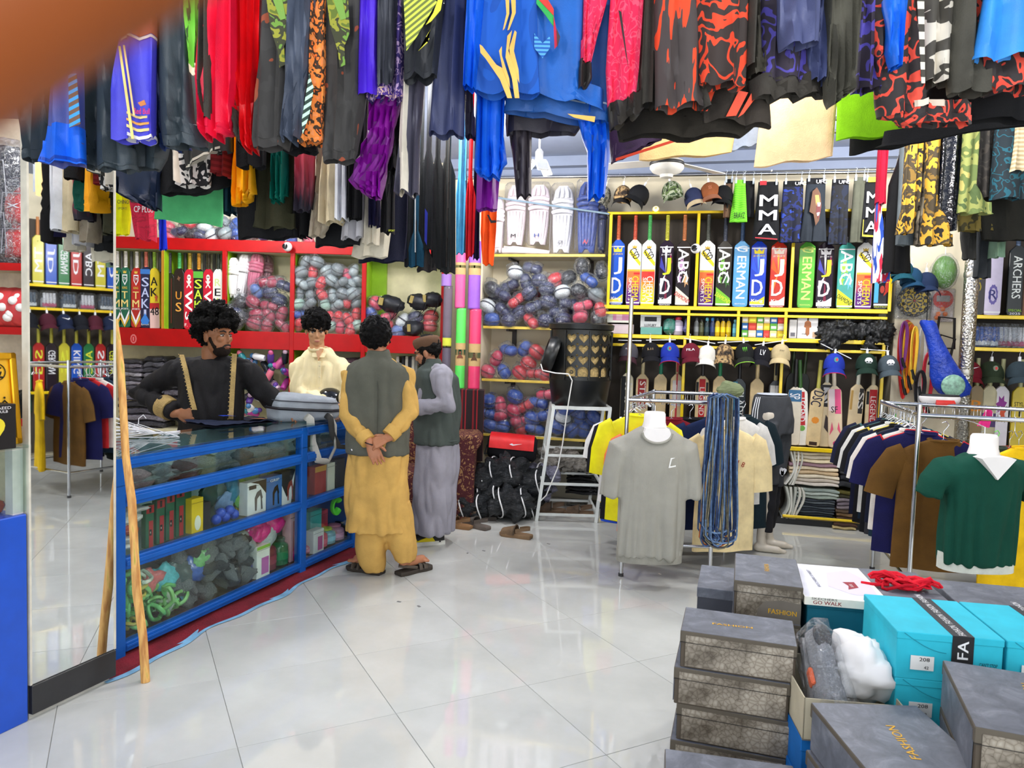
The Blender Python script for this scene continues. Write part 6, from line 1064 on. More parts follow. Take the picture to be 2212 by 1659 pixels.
# --- seller in black with gold trim, hand on hip, looking to the right
Y4=4.72; L4=Vector((Frame(0,Y4,0).hit(455,1000).x-0.02,Y4,0)); J=JF(Y4,L4)
t=thing('person','person in black kameez with gold trim and curly hair, hand on hip','person',L4)
hm=headM(J(468,728,-0.03),-1.98,0.03,0.0,1.06); sk=skinm((150,98,66)); shl,shr=J(392,798,0.02),J(528,798,0.02); ell_,elr=J(300,848,0.05),J(570,846,0.04); wl,wrr=J(384,893,-0.11),J(604,884,0.06)
body(t,sk,[(J(455,820),J(455,980),0.13,0.13),(shl,ell_,0.05,0.042),(ell_,wl,0.042,0.03),(shr,elr,0.05,0.042),(elr,wrr,0.042,0.03),(Vector((-0.09,0,0.85)),Vector((-0.1,0,0.06)),0.08,0.045),(Vector((0.09,0,0.85)),Vector((0.1,0,0.06)),0.08,0.045)],hm,(J(455,758),J(455,800)),[dict(wrist=wl,d=(1,-0.1,0.06),n=(0.1,0.9,-0.2),side=-1,curl=(0.25,0.35,0.3),s=1.05),dict(wrist=wrr,d=(0.7,-0.3,-0.2),n=(0,0,-1),side=-1,curl=(0.2,0.3,0.3))])
bl=M((24,22,24),0.8,0,0.12,0.25,200,0.3,key='cotton'); gt=M((176,148,92),0.6,0.2,0.15,0.8,150,key='gold_braid'); zz=lambda py:J(455,py).z
garment(t,'kameez',bl,[('loft',[(Vector((J(456,y).x,0.0,zz(y))),w,dd,0)for y,w,dd in((1010,0.22,0.14),(930,0.205,0.135),(860,0.20,0.13),(815,0.21,0.115),(794,0.19,0.098),(782,0.14,0.085),(774,0.10,0.078))]),('cap',(J(428,784,0.02),shl,0.05,0.072)),('cap',(J(484,784,0.02),shr,0.05,0.072)),('tube',([shl,(shl+ell_)/2,ell_,(ell_+wl)/2,wl-(wl-ell_).normalized()*0.02],[0.082,0.076,0.072,0.066,0.062])),('tube',([shr,(shr+elr)/2,elr,wrr],[0.082,0.076,0.07,0.056]))],amp=0.016,seed=11)
for pts in([(393,766,-0.085),(402,800,-0.125),(412,850,-0.140),(421,885,-0.148)],[(507,764,-0.085),(505,800,-0.125),(502,850,-0.140),(499,905,-0.148)]):
 m=MB(); q=[J(*p)for p in pts]; fine=[q[i]+(q[i+1]-q[i])*k/6 for i in range(3)for k in range(6)]+[q[-1]]
 m.loft([[tuple(p+Vector((-0.014,0.0,0))),tuple(p+Vector((-0.014,-0.006,0))),tuple(p+Vector((0.014,-0.006,0))),tuple(p+Vector((0.014,0.0,0)))]for p in fine]); m.build('gold_trim',gt,t,50)
 g=MB()
 for p in fine:g.ball(p+Vector((-0.018,-0.004,0)),0.004,6,4)
 g.build('beading',gt,t)
dd=(ell_-wl).normalized(); MB().cyl(wl+dd*0.06,wl+dd*0.14,0.071,0.074,18).build('gold_cuff',gt,t,50)
garment(t,'trousers',bl,[('cyl',(Vector((-0.09,0,0.75)),Vector((-0.1,0,0.05)),0.10,0.07)),('cyl',(Vector((0.09,0,0.75)),Vector((0.1,0,0.05)),0.10,0.07))],voxel=0.02,amp=0.006)
hairy(t,hm,(16,13,12),520,0.045,0.017,21,0.0065,0.012,70,lo=0.048,back=-0.02,front=0.070,off=(0,0.0,0.034),scale=(1.06,1.06,1.02)); beard(t,hm,(30,20,15),0.0016); face_parts(t,hm,lidded=0.2,lip=(130,76,62))
# ------------------------------------------------------------------ clothes hanging from ceiling rails
RODZ=3.07
def rail_rod(label,x0,x1,Y,z=RODZ):
 t=thing('ceiling_rail',label,'rail',(x0,Y,z)); MB().cyl((0,0,0),(x1-x0,0,0),0.014,n=12).build('tube',steel,t,60)
 k=0.2
 while k<x1-x0:MB().cyl((k,0,0),(k,0,CEIL-z),0.006).build('hanger_rod',steel,t); k+=1.1
rail_rod('steel ceiling rail carrying the front row of trackpants and jerseys',-2.2,2.6,2.5)
rail_rod('steel ceiling rail carrying the second row of shirts and shorts',-2.6,2.6,3.25)
rail_rod('steel ceiling rail carrying flat beige and mint tees',-2.6,2.6,3.53)
rail_rod('steel ceiling rail carrying the dark tees near the corner',-2.6,0.4,4.1)
HG='clothes on the ceiling rails'
def hang(label,rows,Y,mat,cat='trousers',name='trackpants',th=0.035,amp=0.45,nf=2.5,parts=None,cuff=None,wave=0.006,rod=RODZ,close=None,group=HG):
 """rows: (y, xl, xr[, yr]) picture positions on the plane Y, top to bottom; the cloth runs on up to the rail"""
 F=Frame(0,Y,0); R_=[]
 for r in rows:
  yl=r[0]; yr=r[3]if len(r)>3 else r[0]; a=F.hit(r[1],yl); b=F.hit(r[2],yr); R_.append([a.x,a.z,b.x,b.z])
 if rod and R_[0][1]<rod:R_.insert(0,[R_[0][0],rod,R_[0][2],rod])
 base=Vector(((R_[-1][0]+R_[-1][2])/2,Y,(R_[-1][1]+R_[-1][3])/2)); loc=[(a-base.x,b-base.z,c-base.x,d-base.z)for a,b,c,d in R_]
 sd=U(0,20); t=thing(name,label,cat,base,0,group); rf_=(loc[0][1],loc[-1][1],nf*math.pi/max(0.02,(loc[-1][2]-loc[-1][0])/2),th,0.0)
 m=MB(); body_rows=loc
 if cuff:
  a=loc[-1]; h=cuff[0]; up=loc[-2]; f=h/max(0.05,up[1]-a[1]); mid=tuple(a[i]+(up[i]-a[i])*f for i in range(4)); body_rows=loc[:-1]+[mid]
  c=MB(); cx=(a[0]+a[2])/2; hw=(a[2]-a[0])/2*0.92; drape(c,[mid,(cx-hw,a[1],cx+hw,a[3])],th*0.96,amp*0.9,nf*3,sd,sub=3,wave=wave,ref=rf_); c.build('cuff',cuff[1]or mat,t,60)
 drape(m,body_rows,th,amp,nf,sd,sub=5,hem=not cuff,wave=wave,ref=rf_); m.build('cloth_body',mat,t,60)
 for k,pt in enumerate(parts or[]):
  kind=pt[0]
  if kind=='poly':
   pts=[F.hit(x,y,th*1.5+0.004+0.002*k)-base for x,y in pt[1]]; panel([(p.x,p.z)for p in pts],pts[0].y,pt[2]if isinstance(pt[2],bpy.types.Material)else sporty(pt[2]),t,'print',0.0015)
  elif kind=='band':
   q=MB(); r2=[]
   for r in pt[1]:
    yl=r[0]; yr=r[3]if len(r)>3 else r[0]; a=F.hit(r[1],yl)-base; b=F.hit(r[2],yr)-base; r2.append((a.x,a.z,b.x,b.z))
   drape(q,r2,th*(pt[3]if len(pt)>3 else 1.06),amp,nf,sd,sub=3,hem=pt[4]if len(pt)>4 else False,wave=wave,ref=rf_); q.build(pt[5]if len(pt)>5 else 'panel',pt[2]if isinstance(pt[2],bpy.types.Material)else sporty(pt[2]),t,60)
  elif kind=='text':
   p=F.hit(pt[2],pt[3],th*1.6+0.006)-base; s=Y/FPX; lettering(pt[1],p.x,p.z,pt[4]*s,pt[5]*s,p.y,pt[6],t,pt[7]if len(pt)>7 else 0)
  elif kind=='sleeve':
   q=MB(); r2=[]
   for r in pt[1]:
    yl=r[0]; yr=r[3]if len(r)>3 else r[0]; a=F.hit(r[1],yl,pt[3]if len(pt)>3 else 0.02)-base; b=F.hit(r[2],yr,pt[3]if len(pt)>3 else 0.02)-base; r2.append((a.x,a.z,b.x,b.z))
   drape(q,r2,th*0.8,amp,nf,sd+3,sub=4,y=-(pt[3]if len(pt)>3 else 0.02)); q.build('sleeve',pt[2]if isinstance(pt[2],bpy.types.Material)else sporty(pt[2]),t,60)
 return t
sl=sporty((48,58,64)); redf=sporty((214,10,22)); redd=sporty((226,20,60)); blu=sporty((6,92,214)); viol=sporty((74,34,196)); blk2=cloth((22,22,24)); drk=cloth((66,62,56)); nav=sporty((56,62,96)); slb=sporty((74,82,98))
tig=camo([(58,56,54),(62,60,58),(56,54,52),(150,74,48)],12,(1,1,0.7)); leo=camo([(96,112,40),(150,150,50),(60,62,40),(110,150,60)],26)
orange=camo([(238,120,46),(60,44,30),(240,140,60),(240,150,90)],40); lab_o=maze((58,48,44),(236,74,40),11,34,0.5); lab_p=maze((54,46,60),(86,76,170),11,34,0.5)
A=2.5
hang('slate trackpant leg with gathered cuff at the row end by the mirror',[(120,45,125),(230,44,108),(347,58,100)],A+0.02,sl,cuff=(0.03,None))
hang('bright blue jersey with striped panel in the front row',[(130,118,176),(270,104,180),(356,92,190)],A-0.05,sporty((70,80,150)),'jersey','jersey',parts=[('band',[(275,103,181),(356,91,190)],blu,1.08,True),('band',[(345,93,189),(352,92,190)],(8,60,160),1.13),('poly',[(148,160),(166,160),(174,268),(150,276)],hatch((60,150,215),(110,80,64),45,(0,0.5,0),0.45))])
hang('slate trackpant with gathered hem beside the blue jersey',[(120,172,216),(250,176,216),(362,188,240,366)],A+0.05,sl,cuff=(0.03,None))
hang('slate trackpant with wide gathered hem below the violet jersey pant',[(120,205,262),(240,207,280),(355,207,290),(366,212,300,372)],A+0.0,sl,cuff=(0.03,None))
hang('slate windbreaker with elastic hem behind the violet pant',[(200,255,345),(320,258,358),(366,270,352)],A+0.09,sl,'jacket','windbreaker',cuff=(0.035,None))
hang('violet blue track pant with yellow stripe bands in the front row',[(90,260,340),(200,250,338),(305,250,334)],A-0.06,sporty((66,64,196)),parts=[('band',[(86,262,341),(92,262,341)],(236,220,214),1.1),('band',[(40,262,341),(84,262,341)],(180,90,70),1.06),('poly',[(256,100),(261,100),(290,300),(284,300)],(238,206,120)),('poly',[(266,98),(270,98),(292,250),(288,250)],(238,196,130)),('band',[(254,268,330),(259,268,330)],(244,214,140),1.12),('band',[(268,269,331),(273,269,331)],(240,166,80),1.12),('band',[(281,270,331),(287,270,331)],(244,214,140),1.12),('band',[(297,274,334),(304,274,334)],(236,232,232),1.12),('text','Red Bull',306,240,34,12,(222,40,70)),('poly',[(298,222),(312,216),(316,226),(304,230)],(200,120,60))])
hang('slate track pant with gathered cuff beside the violet pant',[(0,338,402),(150,338,412),(255,348,420),(318,354,448)],A-0.02,sl,cuff=(0.035,None))
hang('navy track pant peeking out under the slate pants',[(200,330,350),(322,352,412)],A+0.06,sporty((30,52,104)))
hang('green tie-dye sleeve with pale cuff in the front row',[(0,398,441),(100,406,440),(163,414,432)],A-0.03,streak((120,200,60),(60,90,40),10,0.55,(0,0,0),(4,4,1)),'shirt','shirt_sleeve',cuff=(0.025,sporty((232,222,190))),th=0.02)
hang('red track pant with charcoal side stripe',[(0,440,512),(180,425,512),(270,432,506),(298,442,490)],A-0.04,redd,parts=[('band',[(0,436,466),(180,434,467),(265,444,466)],drk,1.15)],cuff=(0.025,None),amp=0.6)
hang('bright red track pant in the front row',[(0,502,570),(160,505,566),(280,518,556),(324,532,556)],A-0.01,redf,parts=[('band',[(240,505,520),(316,520,528)],drk,1.1)],amp=0.6)
for k,(x0,x1,x2,x3,yb)in enumerate(((570,628,545,626,322),(700,790,698,772,350))):
 hang(('black pants with green leopard print beside the bright red pant','black pants with green leopard print beside the violet sleeve')[k],[(0,x0,x1),(200,x2+6,x1),(yb,x2,x3)],A-0.05,tig,parts=[('poly',[(x0+6,0),(x0+52,0),(x0+56,70),(x0+44,100),(x0+46,140),(x0+34,146),(x0+30,110),(x0+14,60)],leo),('poly',[(x0+20,0),(x0+40,0),(x0+48,40),(x0+36,44)],camo([(180,160,60),(120,160,70),(60,60,40)],20))],cuff=(0.028,tig))
hang('slate blue track pant between leopard print and orange patterned pants',[(0,626,684),(150,618,676),(290,607,654),(306,612,650)],A-0.08,slb)
hang('orange chain-print pant beside the slate blue pant',[(0,676,706),(150,664,706),(310,648,700)],A-0.06,orange,parts=[('poly',[(668,160),(678,190),(668,250),(654,290),(652,260)],hatch((190,230,200),(40,60,50),50,(0,0.6,0)))])
hang('crumpled black jacket cuff below the orange pant',[(280,610,680),(330,612,690)],A+0.06,blk2,'jacket','jacket',rod=RODZ)
hang('violet jersey sleeve in the front row',[(0,778,818),(120,772,816),(207,767,820)],A-0.06,viol,'jersey','jersey_sleeve',th=0.025)
hang('charcoal shirt sleeve beside the violet sleeve',[(0,817,860),(150,817,852),(186,818,848)],A-0.07,sporty((62,64,72)),'shirt','shirt_sleeve',th=0.025)
hang('indigo jersey with fine gold zigzag print',[(0,848,880),(120,838,876),(218,793,872)],A-0.03,maze((58,42,110),(180,150,190),30,30,0.5),'jersey','jersey',parts=[('band',[(200,794,872),(218,793,872)],maze((70,40,130),(214,180,160),50,30,0.5),1.06,True)])
hang('black jersey with lime hatched panel and lightning bolts',[(0,868,958),(100,873,950),(172,872,944)],A-0.09,sporty((42,44,48)),'jersey','jersey',parts=[('poly',[(872,0),(940,0),(944,4),(900,80),(878,110)],hatch((206,220,80),(110,120,60),70,(0,0.7,0))),('poly',[(946,0),(956,0),(952,22),(932,46),(920,54),(936,28)],(226,222,60)),('poly',[(930,64),(920,80),(928,84),(904,110),(924,92),(918,86)],(222,218,70)),('band',[(160,872,944),(172,872,944)],(46,48,52),1.06,True)])
hang('navy blue track pant beside the blue jersey',[(0,960,1004),(150,940,1004),(288,925,1003),(293,926,1002)],A-0.04,nav)
hang('dark indigo track pant edge behind the navy pant',[(180,1000,1022),(296,1006,1026)],A+0.05,sporty((62,58,76)))
hang('purple track pant hanging low in the front row',[(218,800,864),(300,790,850),(395,756,830),(428,800,826)],A+0.03,sporty((126,6,140)),amp=0.6)
hang('grey track pant with a broad white side stripe',[(170,868,918),(300,862,908),(415,852,906,425)],A+0.0,sporty((76,74,88)),parts=[('band',[(170,868,892),(300,862,888),(418,862,892)],(236,226,206),1.12,True)])
hang('black pant between the purple and grey pants',[(220,860,880),(330,840,862),(370,836,856)],A+0.1,blk2)
# blue jerseys
hang('royal blue cricket jersey with yellow flame stripes',[(0,1040,1160),(120,1034,1162),(205,1026,1166)],A-0.08,maze((20,92,190),(18,80,170),4,30,0.5),'jersey','jersey',parts=[('sleeve',[(0,1008,1046),(120,1002,1036),(186,1000,1030,200)],blu,0.02),('poly',[(1092,0),(1100,0),(1100,30),(1090,62),(1086,66),(1094,30)],(246,186,90)),('poly',[(1104,0),(1114,0),(1114,28),(1100,64),(1096,66),(1106,28)],(246,186,90)),('poly',[(1112,66),(1116,70),(1110,110),(1120,150),(1122,180),(1104,140),(1100,104)],(246,186,90)),('poly',[(1096,78),(1106,66),(1098,110),(1116,160),(1122,212),(1112,212),(1106,170),(1092,124)],(246,186,90)),('poly',[(1036,96),(1042,100),(1072,140),(1090,150),(1106,212),(1096,212),(1080,172),(1050,128),(1038,114)],(246,186,90)),('poly',[(1078,110),(1084,100),(1084,120),(1100,170),(1102,190),(1086,150)],(246,186,90))])
hang('royal blue cricket jersey with chevron print and tricolour sash',[(0,1140,1262),(120,1150,1260),(195,1128,1268),(205,1130,1310,240)],A-0.04,sporty((28,98,184)),'jersey','jersey',parts=[('poly',[(1152,0),(1164,0),(1196,34),(1196,58),(1176,30)],(50,170,80)),('poly',[(1164,0),(1184,0),(1196,20),(1196,34)],(214,60,50)),('poly',[(1196,34),(1201,60),(1206,96),(1198,106),(1196,60)],(196,30,60)),('poly',[(1202,60),(1210,80),(1204,104)],(70,56,66)),('poly',[(1154,72),(1172,94),(1188,78),(1188,104),(1172,126),(1154,104)],hatch((90,170,214),(36,96,180),80,(0,0.0,0)))])
hang('deep blue jersey hem with pale stitching below the chevron jersey',[(120,1080,1318),(220,1092,1316),(240,1088,1314,272)],A+0.0,sporty((30,82,150)),'jersey','jersey',parts=[('band',[(205,1144,1314,234),(208,1144,1314,238)],(150,170,190),1.08),('poly',[(1226,246),(1286,252),(1284,264),(1240,254)],(246,186,90))])
hang('royal blue track pant hanging under the flame stripe jersey',[(200,1030,1092),(300,1028,1088),(365,1024,1096,352),(384,1040,1080)],A+0.02,blu)
hang('royal blue jersey sleeve hanging down past the ceiling fan',[(240,1242,1316),(330,1268,1318),(428,1270,1306)],A+0.03,blu,'jersey','jersey_sleeve')
hang('black shirt hem rolled below the blue jerseys',[(120,1094,1270),(262,1092,1262),(290,1094,1244)],A+0.08,sporty((50,46,54)),'shirt','shirt')
hang('charcoal sleeve hanging below the black rolled hem',[(250,1094,1150),(330,1106,1148),(425,1116,1148)],A+0.10,sporty((62,56,62)),'shirt','shirt_sleeve',th=0.025)
hang('purple pant hem showing under the blue track pant',[(200,1030,1080),(380,1030,1080),(453,1028,1074)],A+0.14,sporty((110,8,130)))
# pink jacket and printed leggings
hang('pink patterned jacket with black sleeve cuff',[(0,1318,1390),(150,1308,1380),(232,1312,1372,216)],A-0.06,maze((236,44,90),(244,90,120),22,36,0.7),'jacket','jacket',parts=[('sleeve',[(0,1260,1312),(80,1258,1290),(140,1250,1276)],maze((236,44,90),(244,90,120),22,36,0.7),0.0),('band',[(138,1250,1277),(170,1250,1278),(200,1246,1262)],(44,40,38),0.9,True,'cuff'),('band',[(230,1312,1372,214),(285,1318,1390,240)],(46,42,38),1.05,True,'hem_band'),('poly',[(1336,22),(1342,26),(1358,150),(1352,120)],(40,30,30))],amp=0.4)
hang('dark brown shirt side panel beside the pink jacket',[(0,1386,1416),(150,1376,1416),(230,1368,1416)],A-0.02,drk,'shirt','shirt')
hang('charcoal legging with orange flame streaks',[(0,1414,1506),(150,1414,1514),(240,1414,1530,225)],A-0.07,streak((72,64,62),(232,74,34),6,0.56,(0,-0.45,0),(7,1,0.9)),parts=[('band',[(0,1500,1512),(150,1504,1520),(232,1518,1532)],drk,0.9)])
hang('brown jacket hem hanging wide below the printed leggings',[(180,1330,1560),(262,1330,1640),(298,1338,1600,296)],A+0.06,cloth((40,36,30)),'jacket','jacket',amp=0.6)
hang('charcoal legging with bold orange slashes and white edge',[(170,1512,1660),(230,1516,1660),(262,1520,1664,278)],A+0.02,cloth((60,54,48)),parts=[('poly',[(1526,196),(1544,196),(1528,240),(1514,240)],(232,70,30)),('poly',[(1596,196),(1616,200),(1590,250),(1568,252)],(232,70,30)),('poly',[(1626,196),(1644,196),(1606,246),(1594,254)],(232,70,30))])
hang('black legging with orange labyrinth print beside the dark sleeve',[(0,1502,1616),(150,1510,1612),(188,1510,1610)],A-0.10,lab_o,parts=[('band',[(0,1616,1630),(150,1610,1622)],drk,0.9)])
hang('dark olive pant leg beside the orange labyrinth legging',[(0,1614,1646),(110,1616,1646),(165,1618,1656)],A-0.03,cloth((84,80,70)))
hang('black legging with violet labyrinth print',[(0,1640,1790),(100,1644,1760),(176,1644,1742)],A-0.05,lab_p,parts=[('band',[(168,1620,1750),(215,1625,1790,206)],drk,0.85,True)])
hang('slate blue tee sleeve hanging over the violet legging',[(0,1680,1772),(60,1684,1770),(103,1688,1768,96)],A-0.14,sporty((86,92,130)),'tee','tee_sleeve')
hang('slate blue tee side hanging behind its sleeve',[(0,1770,1782),(100,1744,1780),(180,1748,1780)],A-0.08,sporty((76,84,124)),'tee','tee')
hang('dark olive track pant with slanted hem',[(0,1784,1858),(150,1784,1848),(196,1786,1842),(232,1788,1806,220)],A-0.12,cloth((80,78,68)))
hang('black legging with violet print half hidden by the orange print',[(0,1852,1900),(120,1846,1896),(198,1842,1894)],A-0.05,lab_p)
hang('black legging with coral labyrinth print and pale waistband',[(0,1876,1984),(120,1884,1984),(250,1902,2000,262)],A-0.07,maze((50,44,44),(236,80,60),14,30,0.45),parts=[('sleeve',[(0,1908,1958),(70,1916,1952),(148,1922,1942)],sporty((18,104,220)),0.06),('band',[(222,1938,2040),(236,1938,2040)],(222,206,186),1.08),('band',[(250,1900,2100),(270,1950,2100)],maze((50,44,44),(236,80,60),14,30,0.45),1.0,True)])
hang('charcoal pants with cream zebra stripes',[(0,1982,2062),(100,1986,2058),(182,1988,2052)],A-0.10,streak((70,66,58),(214,206,190),7,0.52,(0,0.5,0),(1,1,2.6)),parts=[('poly',[(1981,0),(1996,0),(1998,180),(1990,180)],hatch((70,66,58),(222,214,198),22,(0,0,0)))])
hang('dark olive pant with folded hem beside the zebra pants',[(0,2058,2108),(130,2050,2112),(200,2052,2140,206)],A-0.12,cloth((74,72,64)))
hang('black legging with coral print under the sky blue tee',[(0,2096,2240),(120,2102,2240),(196,2112,2240)],A-0.10,maze((50,44,44),(236,80,60),14,30,0.45))
hang('sky blue tee at the row end over coral printed legging',[(0,2122,2260),(80,2108,2260),(136,2096,2260,120)],A-0.16,sporty((52,142,226)),'tee','tee')
hang('wide black jacket hem at the row end',[(180,2000,2240),(236,1980,2240),(262,1996,2240)],A+0.06,blk2,'jacket','jacket')
# second row
B=3.25
hang('navy shorts behind the slate windbreaker',[(330,250,352),(420,256,344),(452,330,345)],B+0.02,sporty((16,30,54)),'shorts','shorts')
hang('black long shirt in the second row behind white sleeve',[(300,330,500),(400,340,496),(420,340,440)],B+0.05,blk2,'shirt','shirt')
hang('black and white printed pant with ivory side',[(320,374,470),(388,380,458),(402,384,452)],B-0.05,camo([(30,30,32),(220,214,206),(30,30,32),(230,226,220)],16),parts=[('band',[(318,372,398),(396,380,402)],(226,214,196),1.1,True)])
hang('black jacket with pale piped hem in second row',[(260,390,500),(330,398,500),(370,402,488,316)],B-0.1,sporty((40,42,40)),'jacket','jacket',parts=[('band',[(360,402,492,312),(366,402,492,317)],(190,186,170),1.08)])
hang('dark red ribbed sweater hem',[(300,462,502),(372,450,500,384)],B-0.04,hatch((120,16,20),(150,30,34),40),'sweater','sweater')
hang('mint green tee hanging low over the red shelving',[(300,350,490),(400,338,490,388),(474,333,480,488)],B+0.28,cloth((88,190,120)),'tee','tee',amp=0.15,th=0.02)
hang('amber yellow tee in the second row',[(330,510,550),(415,506,552),(446,508,534,440)],B-0.05,sporty((250,170,10)),'tee','tee',amp=0.6)
hang('dark teal pant behind the amber tee',[(360,486,514),(462,486,512)],B+0.15,cloth((14,50,62)))
hang('teal green tee sleeve in the second row',[(320,586,618),(420,588,620),(436,586,606)],B-0.05,sporty((0,110,94)),'tee','tee_sleeve',amp=0.6)
hang('black shorts behind the amber tee',[(330,515,575),(362,516,574)],B-0.12,blk2,'shorts','shorts')
hang('black cargo pants in the second row',[(340,508,600),(500,512,600),(515,512,668)],B+0.12,blk2)
hang('olive green cargo pants in the second row',[(340,556,640),(470,556,628),(494,548,642)],B+0.06,cloth((58,58,40)))
hang('olive cargo pants behind the pink fade shirt',[(420,560,640),(494,550,642)],B+0.2,cloth((52,54,38)))
hang('black shirt with pink fade beside beige pants',[(330,634,682),(400,640,680),(456,636,674)],B-0.02,gradient((230,80,100),(40,36,50),0.0,0.35),'shirt','shirt')
hang('black pant behind the pink fade shirt',[(400,632,680),(512,636,676)],B+0.1,blk2)
hang('beige chino pant in the second row',[(330,688,732),(420,676,730),(510,670,702)],B+0.02,cloth((172,160,140)))
hang('khaki chino pants beside the beige pant',[(330,700,735),(400,692,730),(482,688,746)],B-0.04,cloth((196,182,150)))
hang('white track pant beside the khaki chinos',[(330,724,750),(420,724,750),(476,722,752)],B-0.08,cloth((206,208,214)))
hang('black track pant beside white pant',[(330,748,782),(420,750,780),(474,750,780)],B-0.06,blk2)
hang('pale grey sweat pant behind the black pant',[(420,742,792),(515,736,788)],B+0.03,cloth((182,180,184)))
hang('black sweat pant low behind the grey pant',[(470,684,786),(532,680,778)],B+0.12,blk2)
hang('cream chino pant low in the second row',[(430,788,822),(528,782,818)],B+0.02,cloth((206,198,178)))
hang('ivory chino pants lowest in the second row',[(480,770,846),(556,758,838)],B+0.15,cloth((200,192,172)))
hang('navy pants lowest behind the ivory chinos',[(500,780,880),(566,774,872)],B+0.25,cloth((18,20,40)))
hang('black tee with small lime text in the second row',[(300,846,862),(430,826,852),(504,824,852)],B-0.06,blk2,'tee','tee',parts=[('text','SPORT',846,498,14,4,(214,220,60))])
hang('indigo shorts behind the black tee',[(400,796,820),(490,796,820)],B-0.02,cloth((26,24,60)),'shorts','shorts')
# third row of dark tees near the corner
D=4.1
for k,(x0,x1,yt,yb,c)in enumerate(((846,880,420,560,(16,18,40)),(872,906,320,575,(20,22,26)),(894,925,340,575,(30,32,34)),(912,940,325,540,(22,24,28)),(930,962,340,580,(18,20,22)),(950,984,340,590,(34,36,36)),(878,920,500,576,(10,60,84)),(900,944,540,586,(44,40,40)),(960,976,380,580,(50,46,44)))):
 hang(('navy tee at the start of the dark tee row','black tee with silver zip in the dark tee row','charcoal tee third in the dark tee row','black tee with blue print in the dark tee row','black tee with pointed shoulder in the dark tee row','graphite tee last in the dark tee row','teal shirt hem below the dark tees','brown grey shirt hem below the dark tees','dark striped tee beside the sky blue tee')[k],[(yt,(x0+x1)/2-5,(x0+x1)/2+5),(yt+40,x0,x1),(yb,x0+1,x1)],D+0.012*(k%3),cloth(c),'tee','tee',th=0.02,parts=[('poly',[(x0+24,yt+70),(x0+26,yt+70),(x0+26,yb-30),(x0+24,yb-30)],(214,214,214))]if k==1 else([('poly',[(x0+6,yb-90),(x0+12,yb-80),(x0+10,yb-10),(x0+5,yb-20)],(30,40,150))]if k==3 else None))
hang('sky blue tee near the corner',[(375,990,1008),(420,985,1012),(548,985,1006)],D+0.012,cloth((80,164,206)),'tee','tee',th=0.02)
hang('red tee with dark hem sleeve near the corner',[(382,1012,1020),(430,1006,1028),(562,1006,1024,548)],D-0.012,cloth((190,18,32)),'tee','tee',th=0.02)
hang('navy tee edge between the red and orange tees',[(450,1022,1036),(560,1022,1036)],D+0.01,cloth((30,26,60)),'tee','tee',th=0.02)
hang('neon orange tee with black sleeve band',[(440,1040,1074),(500,1038,1072),(572,1042,1066)],D-0.04,cloth((250,84,20)),'tee','tee',th=0.02,parts=[('poly',[(1052,464),(1056,464),(1062,476),(1072,476),(1072,481),(1060,482)],(30,30,34))])
hang('yellow tee with black lettering hanging before the red shelving',[(400,250,284),(470,250,282),(508,250,278)],D+0.02,cloth((246,232,20)),'tee','tee',th=0.02,parts=[('text','CHINO',266,436,26,8,(90,90,30)),('text','SPORT',264,450,20,5,(110,110,30))])
hang('crimson jersey lettered CP PLUS hanging before the red shelving',[(400,280,330),(440,282,336),(516,292,338,522)],D-0.02,maze((206,22,60),(180,16,50),24,30,0.5),'jersey','jersey',th=0.02,parts=[('text','CP PLUS',310,452,42,13,(240,232,236)),('poly',[(282,434),(334,440),(334,443),(282,437)],(60,20,30))])
hang('royal blue sleeve hanging beside the crimson jersey',[(440,342,358),(540,344,360)],D+0.03,cloth((16,40,190)),'jersey','jersey_sleeve',th=0.015)
# tees spread flat in the second row, right side
hang('sand beige tee hanging over the ceiling fan',[(200,1390,1590),(300,1382,1586),(346,1380,1580,332)],B+0.28,cloth((226,190,130)),'tee','tee',amp=0.12,th=0.02)
hang('grey blue tee between two beige tees',[(220,1570,1640),(325,1580,1636,312)],B+0.3,cloth((150,164,184)),'tee','tee',amp=0.12,th=0.02)
hang('peach beige tee hanging flat behind the printed leggings',[(120,1660,1812),(220,1646,1808),(361,1628,1798,340)],B+0.05,cloth((232,196,150)),'tee','tee',amp=0.12,th=0.02)
hang('lime green tee beside the peach beige tee',[(150,1806,1984),(240,1808,1980),(303,1806,1976,290)],B+0.0,cloth((120,180,10)),'tee','tee',amp=0.12,th=0.02)
hang('black long tee beside the lime tee',[(180,1836,2100),(290,1836,2080,280),(334,1834,1990,310)],B+0.1,blk2,'tee','tee',amp=0.1,th=0.02)
hang('black wide tee over the camouflage pants',[(150,2060,2260),(270,2000,2260),(322,1890,2260,260)],B-0.1,blk2,'tee','tee',amp=0.12,th=0.02)
hang('purple printed jersey hem behind the blue sleeve',[(230,1300,1440),(330,1318,1430,300),(350,1320,1330)],B-0.05,sporty((48,22,60)),'jersey','jersey',amp=0.1,th=0.02,parts=[('poly',[(1330,342),(1460,300),(1460,306),(1330,348)],(200,60,30))])
